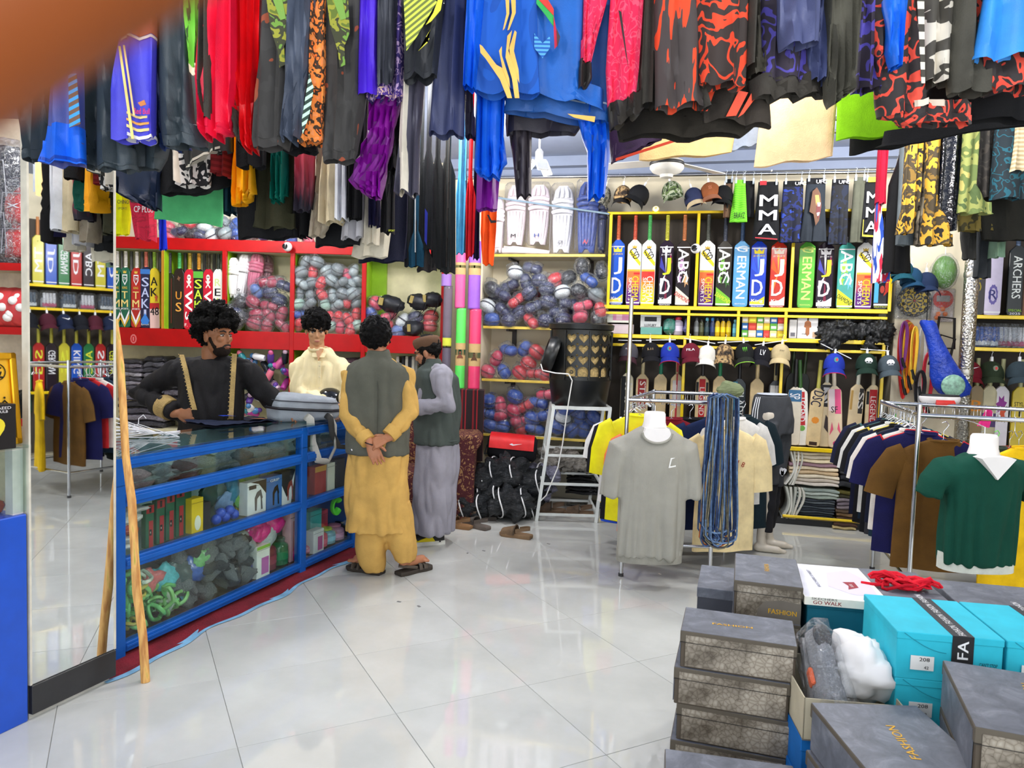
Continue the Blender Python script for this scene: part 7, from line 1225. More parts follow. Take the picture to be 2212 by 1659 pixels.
# high rack of camouflage pants on the right
E=4.55
rail_rod('steel ceiling rail carrying camouflage pants on the right',1.9,4.4,E,2.9)
rail_rod('steel ceiling rail carrying joggers behind the camouflage pants',1.9,4.4,E+0.26,2.9)
def hi(label,rows,dy,mat,**k):return hang(label,rows,E+dy,mat,rod=2.9,group='pants on the right ceiling rail',**k)
hi('black tee with red lining beside the camouflage pants',[(330,1946,1968),(400,1920,1966),(590,1904,1968)],0.25,blk2,cat='tee',name='tee')
hi('blue and white striped scarf tee at the rail end',[(460,1892,1902),(560,1886,1908),(610,1884,1920)],0.3,camo([(40,80,180),(230,230,236),(200,40,70),(50,90,190)],5,(3,3,0.6)),cat='tee',name='tee')
hi('crimson tee sleeve beside the black tee',[(390,1896,1912),(440,1892,1910)],0.28,cloth((190,30,60)),cat='tee',name='tee_sleeve')
hi('slate jogger behind the yellow camouflage pants',[(320,1946,1966),(530,1938,1990)],0.05,cloth((96,104,108)))
hi('yellow camouflage pants in front on right ceiling rail',[(305,1956,1992),(420,1950,1984),(505,1938,1972)],-0.05,CAMO_Y)
hi('brown camouflage pants beside the yellow pair',[(305,1990,2030),(420,1980,2022),(530,1972,2020)],0.0,camo([(44,40,34),(94,86,74),(150,140,120),(60,52,40)],9))
hi('golden camouflage pants with drawstring',[(305,2004,2030),(430,2000,2024),(530,1990,2060)],-0.08,CAMO_Y)
hi('glossy black puffer pants with sheen',[(310,2028,2076),(400,2020,2070),(500,2012,2064)],-0.05,M((20,22,30),0.12,0,0.1,0.9,30,key='vinyl'))
hi('dark navy pants beside the puffer pants',[(310,2066,2090),(460,2056,2082)],0.0,cloth((34,44,70)))
hi('pale green camouflage pants on the right rail',[(305,2080,2112),(400,2074,2104),(462,2066,2140)],-0.1,camo([(74,92,50),(140,146,80),(96,112,60),(170,160,90)],9))
hi('dark monogram pants beside the pale green camouflage',[(305,2104,2150),(430,2100,2150)],-0.05,maze((40,36,32),(60,54,48),14,30,0.6))
hi('black pants with teal monogram print',[(295,2150,2240),(420,2140,2240),(430,2140,2240)],-0.12,maze((18,34,42),(20,84,100),16,26,0.7))
hi('tan checked pants at the edge of right rail',[(310,2190,2240),(372,2178,2240,366)],-0.16,hatch((176,156,120),(214,196,160),40))
hi('dark olive hem bunch below the right rail',[(430,2110,2240),(520,2120,2230)],0.08,cloth((28,28,24)))
hi('dark camouflage hem with white toggles on right rail',[(440,2060,2130),(500,2070,2140)],0.1,camo([(60,56,30),(110,96,40),(40,40,26)],14))
hi('charcoal joggers hanging low behind golden camouflage',[(440,2078,2110),(560,2080,2106)],0.18,cloth((50,50,48)))
hi('mint grey tee sleeve below right rail',[(480,2140,2166),(556,2138,2168)],0.18,cloth((130,160,136)),cat='tee',name='tee_sleeve')
hi('dark grey joggers beside the mint sleeve',[(470,2108,2140),(600,2106,2134)],0.24,cloth((40,44,48)))
# ------------------------------------------------------------------ tees on racks
def tee_parts(mb,w,h,th,slv=0.22,drop=0.75,seed=0.0,long=False,neck=0.075,amp=0.3):
 def ring(z,hw,d,n=24):
  out=[]
  for k in range(n):
   q=2*math.pi*k/n; u=-math.cos(q); s=-math.sin(q); f=amp*d*(-z/h)*math.sin(5*u+seed+z*4)
   out.append((u*hw,math.copysign(abs(s)**0.6,s)*d+f,z))
  return out
 mb.loft([ring(-h,w*1.02,th*1.15),ring(-h*0.75,w,th*1.1),ring(-h*0.5,w*0.97,th),ring(-h*0.3,w*0.97,th),ring(-0.12,w*1.0,th),ring(-0.07,w*0.97,th*0.9),ring(-0.035,w*0.72,th*0.8),ring(-0.008,w*0.42,th*0.75),ring(0.004,neck,th*0.7)])
 L=slv if not long else 0.55
 for s in(-1,1):
  r0=0.085; pts=[Vector((s*(w*0.80),0,-0.095)),Vector((s*(w*0.97),0,-0.115)),Vector((s*(w+L*(1-drop)*0.6+0.02),0,-0.14-L*drop*0.45)),Vector((s*(w+L*(1-drop)+0.02),0,-0.16-L*drop))]; rings=[]
  for i,p in enumerate(pts):
   d=(pts[min(i+1,3)]-pts[max(i-1,0)]).normalized(); a=Vector((-d.z,0,d.x)); r=(0.075,0.085,0.082,0.08 if not long else 0.05)[i]
   rings.append([tuple(p+a*r*math.cos(q)+Vector((0,th*0.75*math.sin(q),0)))for q in[2*math.pi*k/14 for k in range(14)]])
  mb.loft(rings)
 return mb
HANG=MB().tube([(-0.2,0,-0.10),(-0.06,0,-0.02),(0,0,0.0),(0.06,0,-0.02),(0.2,0,-0.10)],0.005,6).tube([(0,0,0),(0,0,0.05),(0.012,0,0.065),(0.024,0,0.085),(0.01,0,0.105),(-0.012,0,0.095)],0.0025,6).mesh('hanger',metal((200,202,206)),60)
def rack_tee(label,loc,rz,w,h,mat,group,slv=0.22,drop=0.75,th=0.03,long=False,hanger=True,rib=True,cat='tee',hcol=None):
 t=thing('hanging_tee',label,cat,loc,rz,group); sd=U(0,9)
 MB_=tee_parts(MB(),w,h,th,slv,drop,sd,long); MB_.build('cloth_body',mat,t,60)
 if rib:MB().tube([(0.08*math.cos(q),th*0.75*math.sin(q),0.006-0.01*(math.sin(q)<0))for q in[2*math.pi*k/20 for k in range(20)]],0.007,6,True).build('collar',mat,t,60)
 if hanger:
  o=ob('clothes_hanger',HANG,None,Vector(loc)+Vector((0,0,0.005)),(0,0,rz),mat=gloss(hcol)if hcol else None); tag(o,'%s hanger carrying one of the %s'%('coloured plastic' if hcol else 'wire',group),'hanger','hangers: '+group)
 return t
RACKM=metal((206,208,212),0.18)
def rack(label,pts,z,tall=None,low=0.22):
 base=Vector(pts[0]+(0,)); t=thing('clothes_rack',label,'clothes rack',base); P=[Vector(p+(0,))-base for p in pts]
 for i,p in enumerate(P):
  MB().cyl(p,p+Vector((0,0,(tall or z)+0.02 if i==0 else z+0.02)),0.0135,n=12).build('post',RACKM,t,60); MB().lathe([(0.017,0),(0.017,0.02)],12,tuple(p)).build('foot_cap',M((60,60,62),0.6),t,50)
 for i in range(4):
  a,b=P[i],P[(i+1)%4]; MB().cyl(a+Vector((0,0,z)),b+Vector((0,0,z)),0.0135,n=12).build('rail',RACKM,t,60)
  MB().cyl(a+Vector((0,0,low)),b+Vector((0,0,low)),0.010,n=10).build('brace',RACKM,t,60)
 return t
MZ=1.15
rack('chrome clothes rack holding yellow shirt, blue cords and a grey tee',[(0.745,4.74),(1.31,4.70),(1.66,5.60),(1.08,5.62)],MZ,1.78)
FRK=lambda Y:Frame(0,Y,0)
gM='shirts on the middle rack'
def put(label,px,pyn,Y,rz,w,h,mat,grp,**k):p=FRK(Y).hit(px,pyn); return rack_tee(label,p,rz,w,h,mat,grp,**k)
put('royal blue long shirt behind the yellow shirt on the middle rack',1368,908,5.45,-0.55,0.23,0.78,sporty((20,70,190)),gM,slv=0.3,drop=0.9)
put('white tee behind the yellow shirt on the middle rack',1362,906,5.30,-0.55,0.23,0.62,cloth((228,226,224)),gM,slv=0.2,drop=0.8)
put('black shirt behind the yellow shirt on the middle rack',1368,904,5.18,-0.5,0.22,0.74,cloth((22,22,30)),gM,slv=0.28,drop=0.92)
put('bright yellow shirt on the middle rack',1382,898,5.02,-0.45,0.22,0.74,sporty((246,232,10)),gM,slv=0.3,drop=0.9)
put('orange tee behind the grey tee on the middle rack',1400,930,4.95,-0.3,0.18,0.70,sporty((250,120,70)),gM,slv=0.15,drop=0.9)
put('dark red tee behind the bust form on the middle rack',1450,905,5.3,0.1,0.22,0.7,cloth((120,20,36)),gM)
put('black tee behind the bust form on the middle rack',1490,905,5.45,0.15,0.24,0.75,cloth((20,22,26)),gM); put('charcoal tee behind the bust form on the middle rack',1530,905,5.5,0.2,0.24,0.75,cloth((30,34,36)),gM)
put('navy tee behind the beige tee on the middle rack',1545,905,5.30,0.1,0.25,0.8,cloth((26,40,80)),gM)
put('dark teal tee behind the beige tee on the middle rack',1604,900,5.15,0.45,0.25,0.80,cloth((18,36,44)),gM,slv=0.26); put('white shirt edge behind the beige tee on the middle rack',1590,905,5.05,0.45,0.23,0.6,cloth((222,220,216)),gM,slv=0.24)
t=put('oversized beige tee with red print beside the blue cords',1572,926,4.90,0.20,0.215,0.82,cloth((236,212,160)),gM,slv=0.30,drop=0.88,th=0.035)
p=FRK(4.86).hit(1596,992)-t.location; lettering('A1 8',0.06,-0.22,0.10,0.035,-0.052,(150,50,40),t,20)
o=MB().ball((0,0,0.05),(0.10,0.07,0.06),14,10).mesh('cap',cloth((120,130,96))); ripple(o,0.02,(14,14,14),2); o2=ob('bucket_hat',o,None,FRK(5.3).hit(1578,858)); tag(o2,'olive cloth hat lying on the middle rack rail','hat')  # folded cap left on the rail
# hooks along the rails
HK=MB().tube([(0,0,-0.05),(0,0,0.0),(0.012,0,0.012),(0.006,0,0.028),(-0.01,0,0.024)],0.002,5).tube([(-0.03,0,-0.075),(0,0,-0.05),(0.03,0,-0.075)],0.003,5).mesh('hanger_hook',metal((214,216,220)),60)
def hooks(a,b,n,z,where):
 a=Vector(a+(0,)); b=Vector(b+(0,)); ang=math.atan2((b-a).y,(b-a).x)
 for k in range(n):p=a+(b-a)*((k+0.5)/n+U(-0.02,0.02)); o=ob('hanger_hook',HK,None,(p.x,p.y,z-0.012),(0,U(-0.15,0.15),ang+1.4+U(-0.4,0.4))); tag(o,'bare chrome hanger hook on the %s'%where,'hanger','hanger hooks on the '+where)
hooks((0.78,4.80),(1.06,5.55),16,MZ,'middle rack side rail'); hooks((1.12,5.62),(1.62,5.60),24,MZ,'middle rack rear rail')
# bust form with the grey tee
def bust_tee(label,px,pyneck,pysh,pyhem,Y,hw,mat,slv,vneck=False,group=None,under=None,sw=0.085,drop=0.75):
 F=FRK(Y); top=F.hit(px,pyneck); zs=F.hit(px,pysh).z; zh=F.hit(px,pyhem).z; base=Vector((top.x,Y,zh)); H=zs-zh
 t=thing('bust_form',label,'bust form',base,0,group); wp=M((236,232,230),0.35,0,0.02,key='mannequin_plastic')
 nz=top.z-zh; m=MB(); m.loft([[(r*math.cos(q)*1.12,r*math.sin(q)*0.9,z)for q in[2*math.pi*k/24 for k in range(24)]]for r,z in((0.055,H-0.16),(0.066,H-0.05),(0.068,H+0.0),(0.06,H+0.03),(0.058,nz-0.012),(0.05,nz),(0.02,nz+0.002))]); m.build('neck_form',wp,t,60)
 MB().tube([(0,0,nz),(0,0,nz+0.035),(0,0.09,nz+0.05),(0,0.25,nz+0.06)],0.003,6).build('hook',RACKM,t)
 c=MB(); c.loft(tors([((0,0,z),w,d,0)for z,w,d in((0.0,hw*1.0,0.10),(H*0.25,hw*1.0,0.10),(H*0.5,hw*0.98,0.105),(H*0.7,hw*1.0,0.11),(H*0.84,hw*1.02,0.105),(H*0.92,hw*0.92,0.09),(H*0.975,hw*0.6,0.08),(H*1.0,hw*0.42,0.075))]))
 for s in(-1,1):c.tube([Vector((s*hw*0.7,0,H*0.86)),Vector((s*hw*1.02,0,H*0.83)),Vector((s*(hw*1.1+slv*(1-drop)*0.7),0,H*0.83-slv*drop*0.55)),Vector((s*(hw*1.12+slv*(1-drop)),0,H*0.83-slv*drop-0.03))],[0.075,0.085,sw,sw*0.98],16,flat=0.75)
 me=remesh(c,0.010,3,'tee'); ripple(me,0.026,(15,15,1.3),U(0,9),lambda v:max(0.12,min(1,(H*0.85-v.z)/(H*0.6)))); ob('tee',setmat(me,mat),t)
 if vneck:MB().prism([(-0.085,H*0.985),(0.0,H*0.80),(0.085,H*0.985),(0.06,H*1.0),(-0.06,H*1.0)],-0.125,-0.03).build('neck_opening',wp,t)
 else:
  MB().prism([(0.082*math.cos(q),H*0.965+0.055*math.sin(q))for q in[math.pi+math.pi*k/12 for k in range(13)]]+[(0.07,H*1.0),(-0.07,H*1.0)],-0.104,-0.03).build('neck_opening',wp,t)
  MB().tube([(0.088*math.cos(q),-0.100-0.006*math.sin(q)**2,H*0.968+0.062*math.sin(q))for q in[math.pi+math.pi*k/16 for k in range(17)]],0.008,8).build('collar',mat,t,60)
 if under:q=MB(); q.loft(tors([((0,0.01,z),hw*0.99,0.095,0)for z in(-0.035,0.05)])); q.build('under_hem',under,t,60)
 return t
t=bust_tee('light grey tee on a white neck bust hanging at the middle rack',1415,889,922,1200,4.52,0.205,M((158,156,146),0.85,0,0.03,0.2,220,0.2,key='jersey_knit'),0.30,under=cloth((150,148,138)),sw=0.074,drop=0.9)
H=0.80; p=FRK(4.40).hit(1452,1000)-t.location; panel([(p.x-0.022,p.z-0.03),(p.x-0.012,p.z+0.03),(p.x+0.014,p.z+0.033),(p.x-0.005,p.z+0.024),(p.x-0.014,p.z-0.02),(p.x+0.02,p.z-0.012),(p.x+0.02,p.z-0.02)],-0.128,flat((236,236,232)),t,'print',0.004)
# bundle of blue elastic cords
p=FRK(4.60).hit(1560,858); t=thing('cord_bundle','long bundle of blue and orange elastic cords looped over middle rack','cords',(p.x,p.y,MZ+0.02)); F=FRK(4.6); cc=[(58,86,130),(46,70,112),(90,116,150),(70,96,136),(38,54,92),(104,100,84),(210,110,50),(80,110,140),(60,72,96)]
zb=F.hit(1560,1190).z-(MZ+0.02); ztop=0.02
for k in range(30):
 x0=U(-0.095,0.0); x1=x0+U(0.05,0.17); x1=min(x1,0.10); yb=zb*U(0.86,1.0); yo=U(-0.05,0.03); sag=(x0+x1)/2*0.9
 pts=[(x0*0.9,yo,ztop)]+[(x0*(0.9+0.25*j/6)+0.006*math.sin(j+k),yo-0.01*math.sin(j*0.9+k),ztop+(yb*0.93-ztop)*j/6)for j in range(1,7)]
 for j in range(1,6):q=math.pi*j/6; pts.append(((x0*1.15+x1*1.15)/2-(x1-x0)*1.15/2*math.cos(q)+0.01,yo,yb*0.93-0.05*math.sin(q)))
 pts+=[(x1*(0.9+0.25*j/6)+0.006*math.sin(j*1.3+k),yo+0.01*math.sin(j+k),ztop+(yb*0.93-ztop)*j/6)for j in range(6,0,-1)]+[(x1*0.9,yo,ztop),((x0+x1)/2*0.9,yo,ztop+0.025)]
 MB().tube(pts,0.0075,6,True,flat=0.6).build('cord',M(cc[6]if k in(4,17)else cc[k%6],0.75,0,0.25,0.4,90,key='elastic',vscale=40),t,60)
# mannequin legs in grey joggers
Lm=FRK(5.5).hit(1668,1190); Lm.z=0; F=FRK(5.5); Jm=lambda px,py,dy=0:FRK(5.5+dy).hit(px,py)-Lm
t=thing('mannequin_legs','standing mannequin legs in charcoal striped joggers with bare pale foot','mannequin',Lm)
mc=M((206,196,180),0.4,0,0.03,key='mannequin_plastic'); m=MB()
for s,kx,fx in((1,1668,1668),(-1,1655,1652)):
 hip=Jm(1666+8*s,900,0.06*s); kn=Jm(kx,1040,0.06*s-0.03); an=Jm(fx-8,1155,0.07*s); an.z=0.10
 m.capsule(hip,kn,0.075,0.052); m.capsule(kn,an,0.05,0.032); m.capsule(an,Vector((an.x+0.01,an.y,0.035)),0.034,0.036); m.capsule(Vector((an.x-0.02,an.y,0.032)),Vector((an.x+0.11,an.y-0.05,0.028)),0.033,0.026); m.capsule(Vector((an.x+0.09,an.y-0.03,0.022)),Vector((an.x+0.16,an.y-0.06,0.018)),0.026,0.014)
m.loft(tors([(Jm(1668,y),w,d,0)for y,w,d in((858,0.12,0.09),(900,0.14,0.10),(930,0.13,0.10))])); me=remesh(m,0.009,3,'legs'); ob('legs',setmat(me,mc),t)
jg=cloth((64,66,70),0.08)
garment(t,'joggers',jg,[('loft',[(Jm(1668,y),w,d,0.3)for y,w,d in((935,0.155,0.125),(905,0.165,0.125),(870,0.145,0.11),(853,0.125,0.10))]),('tube',([Jm(1678,915,0.06),Jm(1680,960,0.05),Jm(1674,1010,0.03),Jm(1670,1048,0.03)],[0.105,0.10,0.085,0.07])),('tube',([Jm(1654,915,-0.06),Jm(1655,960,-0.07),Jm(1658,1010,-0.09),Jm(1660,1046,-0.09)],[0.105,0.10,0.088,0.075]))],amp=0.010,fr=(10,10,5),seed=3)
garment(t,'leggings',cloth((34,34,38)),[('tube',([Jm(1664,1040,-0.08),Jm(1660,1090,-0.07),Jm(1655,1148,-0.07)],[0.062,0.052,0.042])),('tube',([Jm(1672,1040,0.04),Jm(1668,1090,0.06),Jm(1660,1140,0.07)],[0.062,0.052,0.042]))],amp=0.008,fr=(12,12,14),seed=4)
MB().loft(tors([(Jm(1668,852),0.112,0.085,0.3),(Jm(1668,850),0.11,0.083,0.3)])).build('waist_cap',M((206,214,226),0.4),t)
for k in range(3):MB().tube([Jm(1634+4*k,858,-0.075-0.006*k),Jm(1627+5*k,885,-0.105-0.006*k),Jm(1622+6*k,925,-0.125-0.008*k)],0.006,6,flat=0.4).build('stripe',flat((232,234,238)),t)
g=MB(); q=Jm(1690,1020,-0.10)
for ro in(-0.6,0,0.6):g.prism([(q.x+0.012*math.cos(a)*math.cos(ro)+0.03*math.sin(a)*math.sin(ro)+0.02*math.sin(ro),q.z+0.03*math.sin(a)*math.cos(ro)-0.012*math.cos(a)*math.sin(ro))for a in[2*math.pi*k/10 for k in range(10)]],q.y-0.002,q.y+0.03)
g.build('logo',flat((222,222,226)),t)
# ------------------------------------------------------------------ right rack
gR='shirts on the right rack'; RZt=1.16; rp=[(2.265,4.10),(3.15,3.86),(3.42,4.75),(2.53,5.05)]
rack('chrome clothes rack holding brown tee and green tee',rp,RZt,1.20)
lc=[((96,66,24),'brown'),((20,20,70),'indigo'),((200,40,44),'red trimmed'),((226,222,214),'cream'),((30,52,70),'petrol'),((24,30,52),'navy'),((60,60,66),'grey'),((24,24,28),'black'),((230,206,70),'mustard'),((220,220,216),'white'),((18,40,60),'dark teal'),((26,26,30),'jet black'),((70,110,110),'sea green'),((30,34,60),'midnight')]
for k,(c,nm)in enumerate(lc):
 f=0.06+0.88*k/(len(lc)-1); a=Vector((2.265,4.10,0)); b=Vector((2.53,5.05,0)); q=a+(b-a)*f
 rack_tee('%s tee in the row along the side rail of right rack'%nm if k else 'plain brown tee facing out on the right rack',(q.x+(0.07 if k else 0.16)-0.02*(k%2),q.y,RZt-0.115-(0.0 if k else 0.03)),-0.26-0.35*(k>0)+U(-0.1,0.1),0.235 if k==0 else 0.22,0.74 if k==0 else U(0.6,0.72),cloth(c),gR,slv=0.24 if k==0 else 0.22,drop=0.72 if k==0 else 0.8,th=0.03 if k==0 else 0.018,hcol=(90,220,60)if k==12 else None)
hooks((2.28,4.16),(2.52,5.0),22,RZt,'right rack side rail'); hooks((2.56,5.04),(3.38,4.76),30,RZt,'right rack rear rail'); hooks((2.7,3.98),(3.12,3.87),9,RZt,'right rack front rail')
bust_tee('dark green tee on a white neck bust hanging at the right rack',2127,938,980,1216,3.72,0.185,M((12,66,52),0.85,0,0.05,0.2,220,0.2,key='jersey_knit'),0.16,True,under=cloth((206,210,200)),sw=0.07,drop=0.62)
for k,(px,c,nm,Y)in enumerate(((2215,(240,190,20),'golden yellow',4.02),(2150,(60,70,60),'olive',4.55),(2180,(150,60,40),'rust',4.6),(2200,(30,40,50),'slate',4.65),(2120,(24,40,40),'dark pine',4.7))):
 p=FRK(Y).hit(px,968); rack_tee('%s tee on the rails of right rack behind the green tee'%nm,p,0.2,0.25 if k==0 else 0.22,0.80 if k==0 else 0.7,cloth(c),gR,hcol=(110,230,70)if k in(1,)else None)
p=FRK(5.0).hit(2030,868); t=thing('waist_belt','black, white and red padded belt ring on the right rack','belt',p)
MB().tube([(0.12*math.cos(q),0.06*math.sin(q),0.01)for q in[2*math.pi*k/20 for k in range(20)]],0.03,8,True,flat=0.4).build('belt',M((230,226,226),0.5),t,60); MB().tube([(0.122*math.cos(q),0.064*math.sin(q),0.005)for q in[4.2+1.0*k/8 for k in range(9)]],0.032,8,flat=0.45).build('red_panel',M((196,40,34),0.5),t,60); MB().tube([(0.12*math.cos(q),0.06*math.sin(q),0.04)for q in[2*math.pi*k/20 for k in range(20)]],0.010,6,True).build('black_edge',M((24,24,30),0.5),t,60)
p=FRK(4.89).hit(2128,880); p.z=1.075; o=MB().prism([(-0.04,-0.04),(0.03,-0.05),(0.05,0.05),(0.02,0.09),(-0.01,0.02)],-0.01,0.01).build('pink_tag',gloss((240,30,140))); o.location=p; tag(o,'hot pink plastic piece behind the right rack rail','tag')
# ------------------------------------------------------------------ shoe boxes
def crackle():
 t=NT('cracked_earth_print'); v=t.n('ShaderNodeTexVoronoi'); v.feature='DISTANCE_TO_EDGE'; v.inputs['Scale'].default_value=70; t.l(t.co((1,1,1)),v.inputs['Vector'])
 n=t.noise(7,t.co(),4,0.6); a=t.ramp(v.outputs['Distance'],[(0.0,(96,84,70)),(0.03,(158,147,130)),(0.4,(184,174,158))]); b=t.ramp(n,[(0.36,(110,100,86)),(0.64,(255,255,255))])
 mx=t.n('ShaderNodeMix',data_type='RGBA',blend_type='MULTIPLY'); mx.inputs[0].default_value=1.0; t.l(a,mx.inputs[6]); t.l(b,mx.inputs[7]); t.l(mx.outputs[2],t.b.inputs['Base Color']); t.setb(Roughness=0.45); return t.m
CRK=crackle(); tt=NT('dusty_lid_print'); f=tt.noise(14,tt.co(),6,0.7,0.6); tt.l(tt.ramp(f,[(0.3,(76,80,90)),(0.55,(102,106,116)),(0.75,(132,136,146))]),tt.b.inputs['Base Color']); tt.setb(Roughness=0.5); LIDM=tt.m
taupe=card((84,74,62)); tealb=card((12,96,116)); cyanb=card((44,184,206))
gold_ink=(216,164,30)
def shoebox(label,corner,w,d,h,yaw,kind='grey',front=True,txt=None,group='shoe boxes'):
 t=thing('shoe_box',label,'shoe box',(corner.x,corner.y,corner.z-h),yaw,group)
 lh=h*0.30
 if kind=='grey':
  MB().box(0.003,w-0.003,0.003,d-0.003,0,h-0.002,0.002).build('box_body',taupe,t); MB().box(0,w,0,d,h-lh,h,0.002).build('lid',LIDM if False else card((92,84,72)),t)
  MB().box(0.002,w-0.002,0.002,d-0.002,h,h+0.0008).build('lid_print',LIDM,t)
  MB().box(w*0.05,w*0.97,-0.0016,0.002,h*0.06,h*0.90).build('front_print',CRK,t); MB().box(-0.0006,0.002,d*0.04,d*0.96,h*0.06,h*0.9).build('side_print',LIDM,t)
  MB().box(0.0,w,-0.0022,0.0,h-lh-0.001,h-lh+0.001).build('lid_gap',card((50,46,42)),t)
 else:
  c=dict(cyan=cyanb,teal=tealb,dark=card((66,68,76)),blue=card((20,110,190)))[kind]
  MB().box(0.002,w-0.002,0.002,d-0.002,0,h-0.002,0.002).build('box_body',c,t); MB().box(0,w,0,d,h-lh if kind!='cyan' else h-0.02,h,0.002).build('lid',LIDM if kind=='dark' else c,t)
 for body,x,y,z,ww,hh,face,ro in txt or[]:
  m=MB(); letter(m,body,0,0,ww,hh,0,ro); M_=Matrix.Translation((x*w,-0.0024,z*h))if face=='f' else Matrix.Translation((x*w,y*d,h+0.0016))@Matrix.Rotation(-math.pi/2,4,'X')
  m2=MB(); m2.add(m.v,m.f,M_); m2.build('lettering',flat(gold_ink if kind=='grey' else(WH if kind=='cyan' else(120,120,130))),t)
 return t
def stack_below(corner,w,d,h,yaw,n,kind='grey',lab='',dx=0.0,hs=None):
 for k in range(n):
  c=Vector((corner.x+dx*((k%2)*2-1)+U(-0.006,0.006),corner.y+U(-0.006,0.006),corner.z-h*(k+1)));
  hh=h if c.z-h>0.001 else c.z
  if hh<0.03:break
  shoebox('%s, %s under the top'%(lab,('first','second','third','fourth','fifth','sixth','seventh')[k]),c,w,d,hh,yaw+U(-0.02,0.02),kind)
def corner(px,py,Y):return FRK(Y).hit(px,py)
def fit(z,n):return(z-0.0)/n
c=corner(1470,1362,2.15); hb=c.z/6
shoebox('grey crackle shoe box on top of the left stack, long side out',c,0.325,0.21,hb,-0.30,txt=[('FASHION',0.45,0.45,0,0.12,0.014,'t',-4)]); stack_below(Vector((c.x-0.012,c.y-0.004,c.z)),0.325,0.21,hb,-0.30,5,lab='grey crackle shoe box in the left stack',dx=0.006)
c=corner(1586,1253,2.42); hb=c.z/6
t=shoebox('grey crackle shoe box with gold FASHION on its front flap',c,0.215,0.34,hb,-0.30,txt=[('FASHION',0.72,0,0.28,0.09,0.016,'f',0),('FASHION',0.5,0.55,0,0.09,0.016,'t',-90)])
panel([(0.215*0.35,hb*0.0),(0.215*0.98,hb*0.0),(0.215*0.98,hb*0.55),(0.215*0.7,hb*0.60),(0.215*0.45,hb*0.52),(0.215*0.36,hb*0.3)],-0.0017,card((110,102,92)),t,'flap',0.0004)
stack_below(c,0.215,0.34,hb,-0.30,5,lab='grey crackle shoe box in the flap-front stack')
c=corner(1506,1268,2.70); hb=c.z/5; shoebox('dusty slate shoe box low behind the left stack',c,0.22,0.3,hb,-0.30,'dark'); stack_below(c,0.22,0.3,hb,-0.3,4,'dark','dusty slate shoe box behind the left stack')
# white printed lid over a teal box
c=corner(1744,1290,2.36); hb=c.z/6
shoebox('deep teal shoe box under the white printed lid',c,0.24,0.36,hb,-0.18,'teal'); stack_below(c,0.24,0.36,hb,-0.18,5,'teal','deep teal shoe box in the white-lid stack')
t=thing('cardboard_cover','white and lilac printed cardboard cover lying on the teal box','cover',(c.x,c.y,c.z+0.001),-0.18); MB().box(-0.008,0.248,-0.008,0.37,0,0.004).build('lid_top',card((226,226,236)),t)
for x0,x1,y0,y1 in((-0.008,0.248,-0.010,-0.008),(-0.010,-0.008,-0.008,0.37),(0.248,0.25,-0.008,0.37)):MB().box(x0,x1,y0,y1,-0.022,0.004).build('lid_rim',card((238,234,220)),t)
def toptext(t,body,x,y,z,w,h,col,ro=0):m=MB(); letter(m,body,0,0,w,h,0,ro); m2=MB(); m2.add(m.v,m.f,Matrix.Translation((x,y,z))@Matrix.Rotation(-math.pi/2,4,'X')); return m2.build('lettering',flat(col),t)
def toppoly(t,pts,z,col,name='print'):m=MB(); m.add([(x,y,z)for x,y in pts],[tuple(range(len(pts)))]); return m.build(name,flat(col),t)
toppoly(t,[(0.09,0.12),(0.15,0.05),(0.23,0.04),(0.24,0.22),(0.2,0.33),(0.12,0.28)],0.0046,(214,206,222)); toppoly(t,[(0.15,0.10),(0.19,0.13),(0.19,0.19),(0.15,0.18),(0.16,0.14)],0.0050,(150,40,56)); toptext(t,'SKECHERS STREET',0.06,0.20,0.0052,0.2,0.010,(90,90,110),-90); toptext(t,'BOBS',0.17,0.145,0.0056,0.03,0.010,(236,226,226),-90)
m=MB(); letter(m,'GO WALK',0.06,-0.012,0.09,0.012,-0.0106); m.build('lettering',flat((150,50,50)),t); m=MB(); letter(m,'SKECHERS',0.05,0.0,0.08,0.007,-0.0106); m.build('lettering',flat((110,100,100)),t)
c=corner(1900,1292,2.38); hb=c.z/6; shoebox('dusty dark shoe box under the red laces',c,0.22,0.34,hb,-0.18,'dark'); stack_below(c,0.22,0.34,hb,-0.18,5,'dark','dusty dark shoe box in the red laces stack')
lz=Vector((c.x+0.13,c.y+0.10,c.z+0.004)); m=MB()
for k in range(7):m.tube([(0.07*math.cos(q+k)*(1+0.3*math.sin(2*q+k))+0.02*math.sin(k*2),0.04*math.sin(q+k*0.7),0.012+0.012*math.sin(3*q+k)+0.004*k)for q in[2*math.pi*j/18 for j in range(18)]],0.007,6,True,flat=0.6)
m.tube([(-0.05,0,0.01),(-0.10,0.01,0.006),(-0.13,0.03,0.004)],0.007,6); o=m.build('shoe_laces',cloth((214,24,44)),None,60); o.location=lz; tag(o,'tangled bright red shoe laces lying on a dark shoe box','laces')
c=corner(2078,1312,2.36); hb=c.z/6; shoebox('dusty dark shoe box beyond the cyan boxes',c,0.36,0.3,hb,-0.22,'dark'); stack_below(c,0.36,0.3,hb,-0.22,5,'dark','dusty dark shoe box in the stack beyond the cyan boxes')
